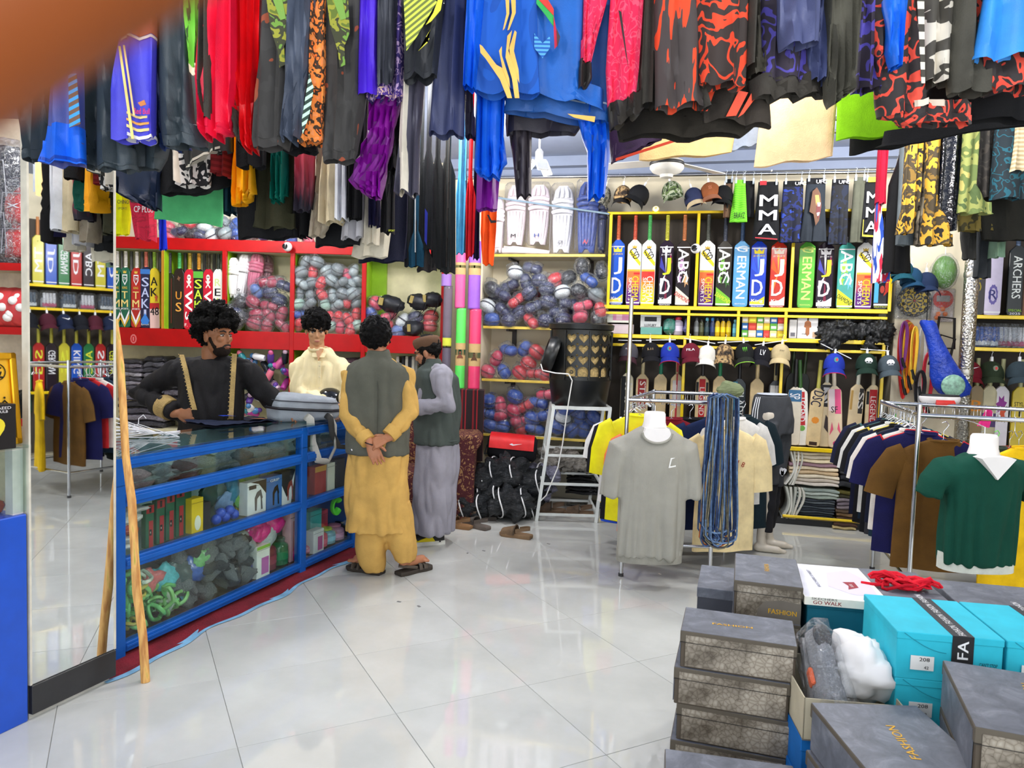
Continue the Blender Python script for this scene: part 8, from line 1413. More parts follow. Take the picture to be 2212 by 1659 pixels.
# cyan boxes with a FASHION band
def cyan(label,c,h,d=0.30,w=0.262,band=True):
 t=shoebox(label,c,w,d,h,-0.17,'cyan')
 if band:
  x0,x1=w*0.52,w*0.72; MB().box(x0,x1,0.0,d,h,h+0.0009).build('band',card((58,60,64)),t); MB().box(x0,x1,-0.0012,0.0,0.0,h).build('band',card((36,36,38)),t)
  for k in range(4):toptext(t,'FASHION',(x0+x1)/2,0.04+0.085*k,h+0.0016,0.075,0.018,(232,232,232),-90)
  m=MB(); letter(m,'FA',(x0+x1)/2,h*0.72,0.05,0.026,-0.0020,-90); letter(m,'FA',(x0+x1)/2,h*0.22,0.05,0.026,-0.0020,-90); m.build('lettering',flat((236,236,236)),t)
  m=MB(); letter(m,"CAN'T STOP",w*0.86,h*0.45,0.045,0.010,-0.0018); letter(m,"WON'T STOP",w*0.86,h*0.31,0.045,0.010,-0.0018); m.build('lettering',flat((20,40,50)),t)
  panel(rect(w*0.14,w*0.36,h*0.22,h*0.52),-0.0016,card((230,230,226)),t,'price_label',0.0005); m=MB(); letter(m,'208',w*0.27,h*0.45,0.026,0.010,-0.0026); letter(m,'42',w*0.29,h*0.28,0.012,0.008,-0.0026); m.build('lettering',flat(BK),t)
  MB().tube([(w*0.07+w*0.40*k/10,-0.001,h*0.98-h*0.36*math.sin(math.pi*0.5*k/10))for k in range(11)],0.0008,4).build('flap_cut',card((24,130,150)),t)
 return t
c=corner(1938,1363,1.93); hb=c.z/6; cyan('cyan shoe box with black FASHION band on top of its stack',c,hb)
for k in range(5):cyan('cyan shoe box number %s under the banded cyan box'%('one','two','three','four','five')[k],Vector((c.x+0.004,c.y+0.002,c.z-hb*(k+1))),hb,band=k==0)
c2=c+Vector((0.262*math.cos(0.17)+0.006,-0.262*math.sin(0.17),0.0)); cyan('cyan shoe box beside the banded one, next to the edge',c2,hb)
for k in range(5):cyan('cyan shoe box number %s under the edge cyan box'%('one','two','three','four','five')[k],Vector((c2.x,c2.y,c2.z-hb*(k+1))),hb,band=False)
# open box with sneaker and paper
c=corner(1738,1508,1.92); w,d=0.25,0.30; hb=c.z/5; t=thing('open_shoe_box','open shoe box holding a grey sneaker and white paper','shoe box',(c.x,c.y,c.z-hb),-0.12);
for x0,x1,y0,y1 in((0,w,0,0.003),(0,w,d-0.003,d),(0,0.003,0,d),(w-0.003,w,0,d)):MB().box(x0,x1,y0,y1,0,hb).build('side',card((196,186,160)),t)
MB().box(0,w,0,d,0,0.004).build('bottom',card((150,146,140)),t); stack_below(Vector((c.x,c.y,c.z)),w,d,hb,-0.12,4,'blue','blue shoe box under the open box')
def sneaker(t,loc,rot):
 m=Matrix.Translation(loc)@Euler(rot).to_matrix().to_4x4(); q=MB()
 secs=[(-0.135,0.030,0.075,0.0),(-0.11,0.036,0.095,0.0),(-0.06,0.038,0.098,0.0),(-0.01,0.038,0.085,0.0),(0.04,0.044,0.066,0.0),(0.09,0.046,0.050,0.0),(0.125,0.036,0.040,0.0),(0.14,0.016,0.030,0.0)]
 q.loft([[tuple(m@Vector((w*math.cos(a)*(1 if math.sin(a)<0.3 else 0.78),y,0.02+max(0,0.5+0.5*math.sin(a))*h)))for a in[2*math.pi*k/16 for k in range(16)]]for y,w,h,_ in secs]); q.build('sneaker_upper',M((128,130,134),0.7,0,0.15,0.4,150,key='mesh_fabric'),t,60)
 q=MB(); ol=[(-0.032,-0.14),(0.032,-0.14),(0.042,-0.05),(0.04,0.0),(0.052,0.07),(0.04,0.135),(0.0,0.15),(-0.04,0.135),(-0.05,0.07),(-0.038,0.0),(-0.042,-0.05)]; q.loft([[tuple(m@Vector((x*f,y*f,z)))for x,y in ol]for z,f in((-0.01,0.95),(0.0,1.02),(0.02,1.03),(0.03,0.98))]); q.build('sneaker_sole',M((150,150,150),0.7),t,60)
 for k in range(5):MB().tube([m@Vector((-0.028,-0.01+0.022*k,0.088-0.009*k)),m@Vector((0,-0.004+0.022*k,0.103-0.010*k)),m@Vector((0.028,-0.01+0.022*k,0.088-0.009*k))],0.004,6,flat=0.5).build('lace',M((150,152,156),0.8),t,60)
 MB().ball((0,-0.095,0.108),(0.026,0.04,0.012),14,8,m).build('sneaker_opening',M((40,40,44),0.9),t,179); MB().box(0.034,0.047,-0.02,0.03,0.04,0.07,0.004,m).build('orange_tab',M((232,100,50),0.6),t); MB().box(-0.047,-0.034,-0.07,-0.04,0.06,0.085,0.004,m).build('orange_tab',M((232,100,50),0.6),t)
sn=thing('sneaker','grey running sneaker in thin plastic standing in open box','shoe',(c.x+0.10,c.y+0.13,c.z-0.03),0.0); sneaker(sn,(0,0,0.0),(-0.62,0.0,math.pi-0.10))
m=MB().box(-0.06,0.06,-0.17,0.17,-0.03,0.13,0.05).mesh('plastic_wrap',film((250,251,252),0.02)); ob('plastic_wrap',m,sn,rot=(-0.62,0,math.pi-0.10))
m=MB().ball((0,0,0),(0.085,0.13,0.085),26,18); me=m.mesh('paper',M((236,234,232),0.8,0,0.02,key='tissue'),35); ripple(me,0.03,(11,11,11),2.0); ripple(me,0.012,(34,34,34),7); o=ob('tissue_paper',me,None,(c.x+0.205,c.y+0.13,c.z+0.035),(-0.3,0.1,-0.2)); tag(o,'crumpled white tissue paper beside the sneaker','paper')
# near boxes
F0=FRK(1.84); c=F0.hit(1768,1518); z=c.z; w,d=0.27,0.36; hb=z/5
cc_=Vector((c.x-0.02,c.y-d,z)); shoebox('grey crackle shoe box lying lengthwise with gold FASHION across its lid',cc_,w,d,hb,0.0,txt=[('FASHION',0.52,0.50,0,0.15,0.022,'t',-84)]); stack_below(cc_,w,d,hb,0.0,4,lab='grey crackle shoe box in the lengthwise stack')
b=FRK(1.86).hit(2036,1426); yw=-0.36; cc_=Vector((b.x-0.36*math.sin(0.36),b.y-0.36*math.cos(0.36),b.z)); hb=b.z/6; shoebox('grey crackle shoe box at the corner with gold FASHION on top',cc_,0.30,0.36,hb,yw,txt=[('FASHION',0.52,0.62,0,0.13,0.02,'t',-84)]); stack_below(cc_,0.30,0.36,hb,yw,5,lab='grey crackle shoe box in the corner stack')
b=FRK(1.92).hit(1436,1617); cc_=Vector((b.x-0.25*math.sin(0.2),b.y-0.25*math.cos(0.2),b.z)); hb=b.z/4; shoebox('grey crackle shoe box on the low stack before the left stack',cc_,0.325,0.25,hb,-0.2,txt=[('FASHION',0.5,0.4,0,0.12,0.014,'t',-4)]); stack_below(cc_,0.325,0.25,hb,-0.2,3,lab='grey crackle shoe box in the low stack')
# ------------------------------------------------------------------ air cooler on a white stand
SFm=Frame(0,6.2,0); pl=SFm.hit(1196,880); pr=SFm.hit(1318,880); zt=pl.z; fl_=SFm.hit(1160,1112); frr=SFm.hit(1284,1132); cxs=(pl.x+pr.x)/2; wt=M((212,216,212),0.5,0,0.06,key='white_enamel')
t=thing('metal_stand','tall white angle-iron stand carrying the black air cooler','stand',(cxs,6.2,0)); hw=(pr.x-pl.x)/2; hb_=(frr.x-fl_.x)/2+0.005; dx=(fl_.x+frr.x)/2-cxs; TD,BD=0.42,0.55
tops=[Vector((-hw,0,zt)),Vector((hw,0,zt)),Vector((hw,TD,zt)),Vector((-hw,TD,zt))]; bots=[Vector((dx-hb_,-0.04,0)),Vector((dx+hb_,-0.04,0)),Vector((dx+hb_,BD,0)),Vector((dx-hb_,BD,0))]
for a,b in zip(tops,bots):MB().tube([b,a],0.019,4).build('leg',wt,t)
for k in range(4):MB().tube([tops[k],tops[(k+1)%4]],0.02,4).build('top_rail',wt,t)
for f in(0.06,0.33,0.58):
 q=[b+(a-b)*f for a,b in zip(tops,bots)]
 for k in range(4):MB().tube([q[k]+Vector((0,0,0.02*(k%2))),q[(k+1)%4]+Vector((0,0,0.02*(k%2)))],0.014,4).build('cross_rail',wt,t)
# cooler
b1=SFm.hit(1334,700); a1=SFm.hit(1190,700); R0=(b1.x-a1.x)/2; cx=(a1.x+b1.x)/2; ztop=b1.z; zb=zt+0.005; Hc=ztop-zb
cz=thing('air_cooler','black plastic barrel air cooler with heart-shaped straw pad openings','air cooler',(cx,6.2+0.23,zb)); kp=M((22,24,24),0.35,0,0.1,key='black_plastic')
MB().lathe([(R0*0.80,0),(R0*0.85,0.01),(R0*0.96,Hc*0.30),(R0*0.97,Hc*0.32)],36).build('tub',kp,cz,50)
MB().lathe([(R0*0.86,Hc*0.31),(R0*0.86,Hc*0.93)],36).build('straw_pad',M((190,164,110),0.95,0,0.2,0.9,90,key='straw',vscale=60),cz,60)
MB().lathe([(R0*0.95,Hc*0.92),(R0*1.0,Hc*0.93),(R0*1.02,Hc*0.985),(R0*0.95,Hc*1.0),(R0*0.2,Hc*1.01)],36).build('lid',kp,cz,50)
for f,h in((0.31,0.05),(0.88,0.05)):MB().lathe([(R0*0.90,Hc*f),(R0*0.93,Hc*f),(R0*0.93,Hc*(f+h)),(R0*0.90,Hc*(f+h))],36).build('ring',kp,cz,50)
# grille: curved sheet with heart, round and arch openings, built as cells of frame around each opening
def heart(n=16,w=0.82,h=0.84,kind=0):
 if kind==0:P=[(16*math.sin(q)**3/17,(13*math.cos(q)-5*math.cos(2*q)-2*math.cos(3*q)-math.cos(4*q)+2.5)/15.5)for q in[2*math.pi*k/n for k in range(n)]]
 elif kind==1:P=[(math.sin(q),math.cos(q))for q in[2*math.pi*k/n for k in range(n)]]
 else:P=[(math.sin(q),max(-0.95,math.cos(q)*1.0)if math.cos(q)>0 else-0.95*min(1,abs(math.cos(q))*3))for q in[2*math.pi*k/n for k in range(n)]]
 return[(x*w,z*h)for x,z in P]
def square(n=16):
 P=[]
 for k in range(n):
  q=2*math.pi*k/n; s,c_=math.sin(q),math.cos(q); m=max(abs(s),abs(c_)); P.append((s/m,c_/m))
 return P
NC=7; a0,a1=math.radians(-172),math.radians(-8); aw=(a1-a0)/NC; rows_=4; zz0,zz1=Hc*0.36,Hc*0.88; rh=(zz1-zz0)/rows_; gm=[]
for k in range(NC):
 ac=a0+aw*(k+0.5)
 if k in(0,1):continue
 for r in range(rows_):
  g=MB(); hp=heart(20,0.86,0.92,2 if r==0 else 0); sq=square(20); rings=[]
  for P,rr in((sq,R0*0.91),(sq,R0*0.94),(hp,R0*0.94),(hp,R0*0.90)):
   rings.append([(rr*math.cos(ac+x*aw/2),rr*math.sin(ac+x*aw/2),zz0+rh*(r+0.5)+z*rh/2)for x,z in P])
  g.loft(rings,caps=False); g.build('grille_cell',kp,cz,30)
g=MB(); g.grid(lambda u,v:(R0*0.94*math.cos(a0+aw*2*u),R0*0.94*math.sin(a0+aw*2*u),Hc*0.31+v*Hc*0.62),10,4); g.grid(lambda u,v:(R0*0.94*math.cos(0.14+(math.pi+0.0)*u-0.14),R0*0.94*math.sin(0.14+math.pi*u-0.14),Hc*0.31+v*Hc*0.62),24,4); g.build('shell_panel',kp,cz,60)
for k in(0,2,4,7):ac=a0+aw*k; MB().tube([(R0*0.955*math.cos(ac),R0*0.955*math.sin(ac),zz0-0.02),(R0*0.955*math.cos(ac),R0*0.955*math.sin(ac),zz1+0.02)],0.008,6).build('rib',kp,cz,60)
for r_,z in((0,Hc*0.42),(1,Hc*0.60)):
 for k in range(6):q=2*math.pi*k/6; ac=a0+aw*2.6; c_=Vector((R0*0.95*math.cos(ac),R0*0.95*math.sin(ac),z)); MB().ball(c_+Vector((0.012*math.cos(q),-0.004,0.012*math.sin(q))),0.006,6,4).build('flower_boss',M((44,46,46),0.4),cz,179)
mz=Hc*0.60; mm=Matrix.Translation((-R0*0.80,-0.10,mz))@Matrix.Rotation(math.radians(-72),4,'Y')
MB().lathe([(0.155,0.0),(0.165,0.02),(0.165,0.05),(0.150,0.075),(0.14,0.095),(0.125,0.098),(0.12,0.06),(0.02,0.05)],28,mat=mm).build('blower_mouth',kp,cz,50)
m=MB(); q0=SFm.hit(1168,786,0.05); cpts=[(1168,786),(1172,800),(1200,806),(1228,808),(1236,822),(1228,870),(1215,960),(1205,1010),(1180,1070),(1162,1088)]; pts=[SFm.hit(x,y,0.05)for x,y in cpts]; fine=[]
for i in range(len(pts)-1):
 for k in range(4):fine.append(pts[i].lerp(pts[i+1],k/4)-q0)
o=m.tube(fine,0.0055,6).build('power_cable',gloss((230,230,226)),None,60); o.location=q0; tag(o,'white power cable trailing from air cooler down the stand','cable')
# ------------------------------------------------------------------ sofa with striped blanket, bags and bundles
AF=Frame(0,6.1,0); p=AF.hit(1005,1085); t=thing('armchair','maroon floral armchair end behind the grey kameez','armchair',(p.x,p.y,0)); fm=NT('floral_brocade'); n1=fm.noise(16,fm.co(),3,0.5,2.0); fm.l(fm.ramp(fm.math('SINE',fm.math('MULTIPLY',n1,22)),[(0.0,(70,14,22)),(0.55,(92,30,28)),(0.75,(150,112,70))]),fm.b.inputs['Base Color']); fm.setb(Roughness=0.8)
def la(px,py,dy=0):return Frame(0,6.1+dy,0).hit(px,py)-t.location
a=la(985,945); b=la(1040,945); m=MB(); m.loft([[(x,y,z)for x,z in((a.x,0.0),(b.x-0.05,0.0),(b.x-0.05,a.z-0.12),(b.x,a.z-0.05),(b.x,a.z-0.01),(b.x-0.04,a.z+0.03),(a.x,a.z+0.03))]for y in(-0.05,0.0,0.45)]); me=remesh(m,0.014,4,'arm'); ob('arm',setmat(me,fm.m),t)
MB().box(a.x-0.55,a.x,0.0,0.5,0,0.40,0.03).build('seat_base',fm.m,t,50); MB().box(a.x-0.55,a.x,0.42,0.56,0.0,0.85,0.04).build('back',fm.m,t,50)
MB().tube([(a.x+0.012,-0.06,0.1),(a.x+0.012,-0.06,0.5)],0.006,6).build('piping',M((60,20,20),0.8),t)
a=Frame(0,6.45,0).hit(988,842); b=Frame(0,6.45,0).hit(1044,935); o=MB(); o.grid(lambda u,v:((b.x-a.x)*u,0.012*math.sin(9*u+2*v),(b.z-a.z-0.25)*v),16,8); o.grid(lambda u,v:((b.x-a.x)*u,0.012*math.sin(9*u)+0.2*v,0.0),16,2)
sm=NT('striped_blanket'); sx=sm.n('ShaderNodeSeparateXYZ'); sm.l(sm.co(),sx.inputs[0]); sm.l(sm.ramp(sm.math('FRACT',sm.math('MULTIPLY',sx.outputs[0],10)),[(0.0,(30,14,18)),(0.35,(120,16,26)),(0.5,(40,12,18)),(0.7,(150,24,34)),(0.8,(30,12,16))],True),sm.b.inputs['Base Color']); sm.setb(Roughness=0.9)
o=o.build('striped_blanket',sm.m,None,60); o.location=a; tag(o,'red and black striped blanket draped below the yoga mats','blanket')
# duffel bag
BFm=Frame(0,6.45,0); a=BFm.hit(1052,942); b=BFm.hit(1158,1000); w=b.x-a.x; h=a.z-b.z; t=thing('duffel_bag','red and black duffel bag with white swoosh under bagged guards','duffel bag',((a.x+b.x)/2,6.6,b.z),0,rot=(0,0.06,-0.05))
prof=lambda n=20:[(math.copysign(abs(math.cos(q))**0.7,math.cos(q))*0.14,h/2+math.copysign(abs(math.sin(q))**0.7,math.sin(q))*h/2)for q in[2*math.pi*k/n for k in range(n)]]
m=MB(); m.loft([[(x,y*f,h/2+(z-h/2)*f)for y,z in prof()]for x,f in((-w/2,0.75),(-w/2+0.02,0.95),(-w/4,1.0),(w/4,1.0),(w/2-0.02,0.95),(w/2,0.75))]); me=m.mesh('bag_body',cloth((24,24,28)),60); ripple(me,0.006,(8,8,8)); ob('bag_body',me,t)
m=MB(); m.loft([[(x,y*1.07,h/2+(z-h/2)*1.07)for y,z in[prof()[k]for k in(3,4,5,6,7,8,9,10)]]for x in(-w*0.46,-w*0.2,w*0.2,w*0.44)],caps=False,closed=False); m.build('red_panel',sporty((216,30,34)),t,60)
panel([(-w*0.05,h*0.70),(w*0.02,h*0.66),(w*0.20,h*0.76),(w*0.03,h*0.71),(-0.0,h*0.75)],-0.158,flat(WH),t,'logo',0.006); MB().tube([(-w*0.5,-0.10,h*0.6),(-w*0.54,-0.13,h*0.2),(-w*0.5,-0.10,0.05)],0.008,6,flat=0.4).build('strap',blk,t)
# wrapped bundles of clothing
def bundle(label,px,py,Y,rx,ry,rz_,seed,wraps=2,group='black polythene bundles on the floor',mat=None):
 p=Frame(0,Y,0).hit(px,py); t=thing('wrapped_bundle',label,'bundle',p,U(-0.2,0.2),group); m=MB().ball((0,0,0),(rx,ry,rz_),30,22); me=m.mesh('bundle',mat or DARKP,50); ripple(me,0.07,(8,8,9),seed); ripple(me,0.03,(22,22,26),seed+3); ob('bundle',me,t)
 for k in range(wraps):x=(k-0.5*(wraps-1))*rx*0.9; MB().tube([(x+0.02*math.sin(2*q),ry*1.06*math.cos(q)*math.sqrt(max(0.05,1-(x/rx)**2)),rz_*1.06*math.sin(q)*math.sqrt(max(0.05,1-(x/rx)**2)))for q in[2*math.pi*j/20 for j in range(20)]],0.006,6,True).build('cord',gloss((226,226,226)),t,60)
 return t
for i,(px,py,Y,rx,rz_)in enumerate(((1030,1040,6.35,0.17,0.15),(1020,1090,6.2,0.16,0.12),(1085,1020,6.4,0.19,0.14),(1100,1085,6.2,0.21,0.13),(1140,1045,6.45,0.17,0.13),(1125,1095,6.35,0.16,0.11),(1060,1065,6.3,0.15,0.13))):
 bundle('glossy black polythene bundle of clothing tied with white cord by the armchair',px,py,Y,rx,0.2,rz_,i*2.1+1)
bundle('grey lilac clothing bundle behind the stand leg',1165,1040,6.6,0.15,0.15,0.16,9.3,1,None,bagpoly((90,90,104),(190,190,200)))
for i in range(3):bundle('pale crumpled cloth bundle behind the white stand',1185+30*i,985+8*i,6.75,0.13,0.12,0.10,14+i,0,'pale bundles behind the stand',bagpoly((110,106,100),(220,214,206)))
folded_stack('flat black clothing pack in glossy plastic behind the white stand',1222,1300,985,1095,[(24,24,26)]*11,WF,0.02,0.28,'glossy black packs behind the stand',zbase=0.12,plastic=True)
folded_stack('flat grey clothing pack low behind the white stand',1222,1300,1095,1125,[(120,120,118),(60,60,62)],WF,0.02,0.28,'grey packs behind the stand',zbase=0.02,plastic=True)
# more goods on the floor of the yellow shelving
folded_stack('flat dark clothing pack on the floor shelf behind the middle rack',1330,1480,990,1100,[(40,40,46),(26,28,34),(60,58,62),(30,34,44)]*2,WF,-0.03,0.26,'dark packs behind the middle rack',zbase=0.07)
folded_stack('flat black clothing pack on the floor shelf beside the mannequin',1490,1630,990,1110,[(24,26,30),(36,40,46),(20,22,26),(50,52,58)]*2,WF,-0.03,0.26,'black packs beside the mannequin',zbase=0.07)
folded_stack('folded multicolour garment on the near floor by the packs',1800,1850,1132,1150,[(190,170,120),(70,50,40)],WF,0.04,0.2,'garments spilling at the floor',zbase=0.005)
# ------------------------------------------------------------------ sandals left on the floor
def loose_sandal(label,px,py,yaw,col,style=0,group=None,L=0.26):
 r=ray(px,py); q=CAMP+r*(-EYE/r.z); t=thing('sandal',label,'sandal',(q.x,q.y,0),yaw,group); s=MB(); ol=[(-0.034,-0.5),(0.034,-0.5),(0.043,-0.3),(0.040,0.0),(0.052,0.25),(0.046,0.42),(0.02,0.5),(-0.02,0.5),(-0.045,0.4),(-0.050,0.22),(-0.036,0.0),(-0.040,-0.3)]
 s.loft([[(x*f,y*L*f,z)for x,y in ol]for z,f in((0.0,0.95),(0.006,1.0),(0.026,1.0),(0.032,0.95))]); s.build('sole',M(lum(col,1.25),0.8,0,0.1,key='rubber'),t,50)
 m=MB(); m.grid(lambda u,v:(0.052*math.cos(math.pi*(1-u))*(1-0.1*v),L*(0.02+0.40*v),0.022+(0.068-0.030*v)*math.sin(math.pi*u)**0.7),16,8); m.build('upper',M(col,0.75,0,0.15,0.3,90,key='leather'),t,60)
 m=MB(); m.grid(lambda u,v:(0.045*math.cos(math.pi*(1-u)),-L*(0.05+0.40*math.sin(math.pi*u)),0.03+0.035*math.sin(math.pi*u)+0.028*v+0.012*math.cos(math.pi*u)**2),16,3); m.build('heel_strap',M(lum(col,1.1),0.7,0,0.12,key='leather'),t,60)
 MB().tube([(0.050*math.cos(math.pi*(1-k/10)),L*0.0,0.026+0.066*math.sin(math.pi*k/10)**0.7)for k in range(11)],0.006,6).build('rim',M(lum(col,0.7),0.7),t,60)
loose_sandal('brown suede sandal lying alone on the tiles',1114,1160,1.15,(106,84,60))
loose_sandal('brown sandal with perforated upper beside the grey sandal',986,1140,1.2,(112,82,52)); loose_sandal('dark grey sandal between the brown sandals',1028,1140,0.9,(78,70,64)); loose_sandal('dark brown sandal by the black bundles',1064,1112,-1.0,(90,74,56)); loose_sandal('worn grey brown sandal behind the dark grey sandal',1010,1122,0.7,(84,68,54)); loose_sandal('small brown sandal against the armchair',1004,1108,-0.4,(100,76,52)); loose_sandal('charcoal sandal beside the small brown sandal',1040,1122,1.5,(60,54,50))
loose_sandal('brown shoe under the white stand near the cooler',1190,1106,1.5,(84,66,50)); loose_sandal('brown shoe under the white stand beside the other shoe',1250,1112,1.5,(92,72,54))
r=ray(965,1100); q=CAMP+r*(-EYE/r.z); o=MB(); o.grid(lambda u,v:(-0.25+0.5*u,-0.2+0.5*v,0.01+0.012*noise.noise(Vector((u*6,v*6,0)))),20,16); o=o.build('floor_mat',M((96,14,30),0.95,0,0.1,0.4,120,key='carpet'),None,60); o.location=(q.x,q.y+0.05,0.001); o.rotation_euler=(0,0,0.3); tag(o,'maroon floor mat with pale edge beside the sandals','mat')
o=MB(); o.grid(lambda u,v:(-0.26+0.52*u,-0.24+0.05*v,0.006+0.006*math.sin(8*u)),20,3); o=o.build('mat_edge',M((110,160,200),0.9),None,60); o.parent=bpy.data.objects['floor_mat']
# scraps on the floor
for px,py in((1010,1195),(1045,1190),(1185,1175),(862,1300),(905,1310),(1425,1240)):
 r=ray(px,py); q=CAMP+r*(-EYE/r.z); o=MB().box(-0.012,0.012,-0.006,0.006,0,0.002).build('paper_scrap',card((120,120,118)if px<1400 else(220,214,200))); o.location=(q.x,q.y,0.0005); o.rotation_euler=(0,0,U(0,3)); tag(o,'tiny dirt scrap lying on the white floor tiles','scrap','scraps on the tiles')
# ------------------------------------------------------------------ pillar with dartboard, ropes and pipe
s0=wf(1936,700)[0]; s1=wf(2096,700)[0]; wallbox('wall_pillar',s0,s1,0.06,0.36,0,CEIL,cream,WF.a,WF.o)
s,z=wf(1974,650,-0.05); t=thing('dartboard','yellow and black dartboard in clear wrap on the cream pillar','dartboard',WF.w(s,-0.05,z),WF.a); r=0.13
MB().lathe([(r*1.0,0),(r*1.0,0.02)],40,mat=Matrix.Rotation(math.pi/2,4,'X')).build('board',M((24,24,22),0.7),t,50)
for k in range(20):
 a0_=2*math.pi*(k-0.5)/20; a1_=2*math.pi*(k+0.5)/20
 for j,(ra,rb)in enumerate(((0.10,0.46),(0.46,0.54),(0.54,0.74),(0.74,0.82))):
  c_=((212,178,40),(26,26,24))[(k+j)%2]; n_=3; poly=[(r*ra*math.cos(a0_+(a1_-a0_)*i/n_),r*ra*math.sin(a0_+(a1_-a0_)*i/n_))for i in range(n_+1)]+[(r*rb*math.cos(a1_-(a1_-a0_)*i/n_),r*rb*math.sin(a1_-(a1_-a0_)*i/n_))for i in range(n_+1)]; panel(poly[::-1],-0.0212,flat(c_),t,'segment',0.0006)
 num=(6,13,4,18,1,20,5,12,9,14,11,8,16,7,19,3,17,2,15,10)[k]; m=MB(); letter(m,str(num),r*0.91*math.cos((a0_+a1_)/2),r*0.91*math.sin((a0_+a1_)/2),0.014 if num>9 else 0.008,0.013,-0.0225); m.build('number',flat((214,196,120)),t)
MB().lathe([(r*0.06,0),(r*0.06,0.004)],14,mat=Matrix.Translation((0,-0.02,0))@Matrix.Rotation(math.pi/2,4,'X')).build('bullseye',flat((190,40,36)),t); MB().box(-0.145,0.145,-0.03,0.004,-0.15,0.16,0.01).build('plastic_wrap',film((240,242,244),0.08),t)
s,z=wf(2036,652,-0.04); t=thing('table_tennis_set','packed table tennis set with red paddle and orange balls','table tennis set',WF.w(s,-0.04,z),WF.a); MB().box(-0.08,0.08,-0.002,0.004,-0.16,0.10).build('backing_card',card((214,206,200)),t)
MB().lathe([(0.075,0),(0.075,0.012)],24,mat=Matrix.Translation((0,-0.004,0.02))@Matrix.Rotation(math.pi/2,4,'X')).build('paddle',M((196,36,36),0.5),t,50); MB().box(-0.05,0.05,-0.018,-0.012,0.0,0.05,0.01).build('print',card((150,150,152)),t)
for x,zz_ in((-0.03,-0.10),(0.02,-0.10),(0.0,-0.06),(-0.04,-0.13)):MB().ball((x,-0.02,zz_),0.019,12,8).build('ball',gloss((240,120,40)),t,179)
MB().box(-0.082,0.082,-0.045,0.004,-0.165,0.105,0.01).build('blister',film((244,244,246),0.1),t)
p=WF.hit(2040,588,0.12); t=thing('green_helmet_bag','glossy green helmet in tight clear plastic hanging below the pants','helmet',p,WF.a); MB().ball((0,0,0),(0.09,0.08,0.13),18,14).build('helmet',M((80,130,40),0.4),t,179); m=MB().ball((0,0,0),(0.1,0.09,0.15),20,14).mesh('plastic_bag',film()); ripple(m,0.012,(16,16,16),3); ob('plastic_bag',m,t); MB().tube([(0,0,0.14),(0,0,0.6)],0.003,5).build('string',wplast,t)
for k,(px,py,c_)in enumerate(((1968,590,(20,60,90)),(2000,600,(24,40,70)),(1950,575,(16,70,84)))):
 p=WF.hit(px,py,0.16); make_cap(('teal billed cap','navy billed cap','petrol billed cap')[k]+' hanging above the dartboard',p+Vector((0,0,0.06)),WF.a,cloth(c_),cloth(c_),None,0.17,-0.2,U(-0.2,0.2),None,'caps above the dartboard')
for k,(px,w,y0,y1,c_,nm)in enumerate(((1960,22,692,862,(190,40,40),'red'),(1966,15,696,840,(226,170,40),'yellow'),(1970,12,700,850,(230,120,40),'orange'),(1955,12,694,800,(120,50,120),'purple'),(1996,12,700,880,(200,200,200),'white'),(2008,16,760,900,(200,40,60),'crimson'),(1990,16,800,900,(30,30,34),'black'),(1978,10,705,830,(236,190,60),'gold'))):
 a=wf(px,y0,0.02+0.012*k); b=wf(px,y1,0.02+0.012*k); hw_=wf(px+w,y0,0.02)[0]-wf(px,y0,0.02)[0]; H_=a[1]-b[1]; t=thing('resistance_rope','%s looped exercise rope hanging on the cream pillar'%nm,'rope',WF.w(a[0],0.02+0.012*k,a[1]),WF.a,'exercise ropes on the pillar')
 for j in range(3):
  f=1-0.22*j; MB().tube([(hw_*f*math.sin(q)*(0.7+0.3*math.cos(q)),0.004*j,-H_/2+H_/2*(1-0.04*j)*math.cos(q))for q in[2*math.pi*i/24 for i in range(24)]],0.006,6,True).build('cord',M(c_,0.5),t,60)
 MB().cyl((-0.01,0,-H_*0.75),(0.02,0,-H_*0.95),0.013,n=8).build('handle',M((24,24,26),0.5),t)
# blue mesh bag with a racket set
a=WF.hit(2002,692,0.3); b=WF.hit(2062,855,0.3); t=thing('racket_bag','blue plastic racket bag with a green ball print hanging by pillar','racket bag',b,WF.a); dz=a.z-b.z; dx_=(a-b).dot(WF.ex); m=MB()
m.loft([[(dx_*f+hw_*math.cos(q),0.05*math.sin(q)*min(1,hw_/0.06),dz*f)for q in[2*math.pi*k/18 for k in range(18)]]for f,hw_ in((-0.02,0.03),(0.02,0.11),(0.12,0.135),(0.25,0.13),(0.4,0.10),(0.6,0.07),(0.8,0.055),(0.96,0.06),(1.0,0.05))]); me=m.mesh('bag_body',M((24,60,170),0.15,0,0.15,0.8,40,key='vinyl'),60); ripple(me,0.012,(14,14,14),4); ob('bag_body',me,t)
MB().ball((dx_*0.14,-0.06,dz*0.14),(0.085,0.02,0.085),18,10).build('print',M((130,170,150),0.3,0,0.3,key='print',vscale=30),t,179); MB().tube([(dx_,0,dz),(dx_,0.02,dz+0.25)],0.004,5).build('strap',blk,t)
for k,(px,py)in enumerate(((2042,720),(2036,760))):p=WF.hit(px,py,0.06); o=MB().tube([(-0.07,0,-0.12),(0.07,0,-0.12),(0.06,0,0.12),(-0.05,0,0.13)],0.012,6,True).build('exercise_frame',M((26,24,26),0.4),None,60); o.location=p; o.rotation_euler=(0,0.2*k,WF.a); tag(o,'black plastic exercise frame hanging beside racket bag','frame','exercise frames by the pipe')
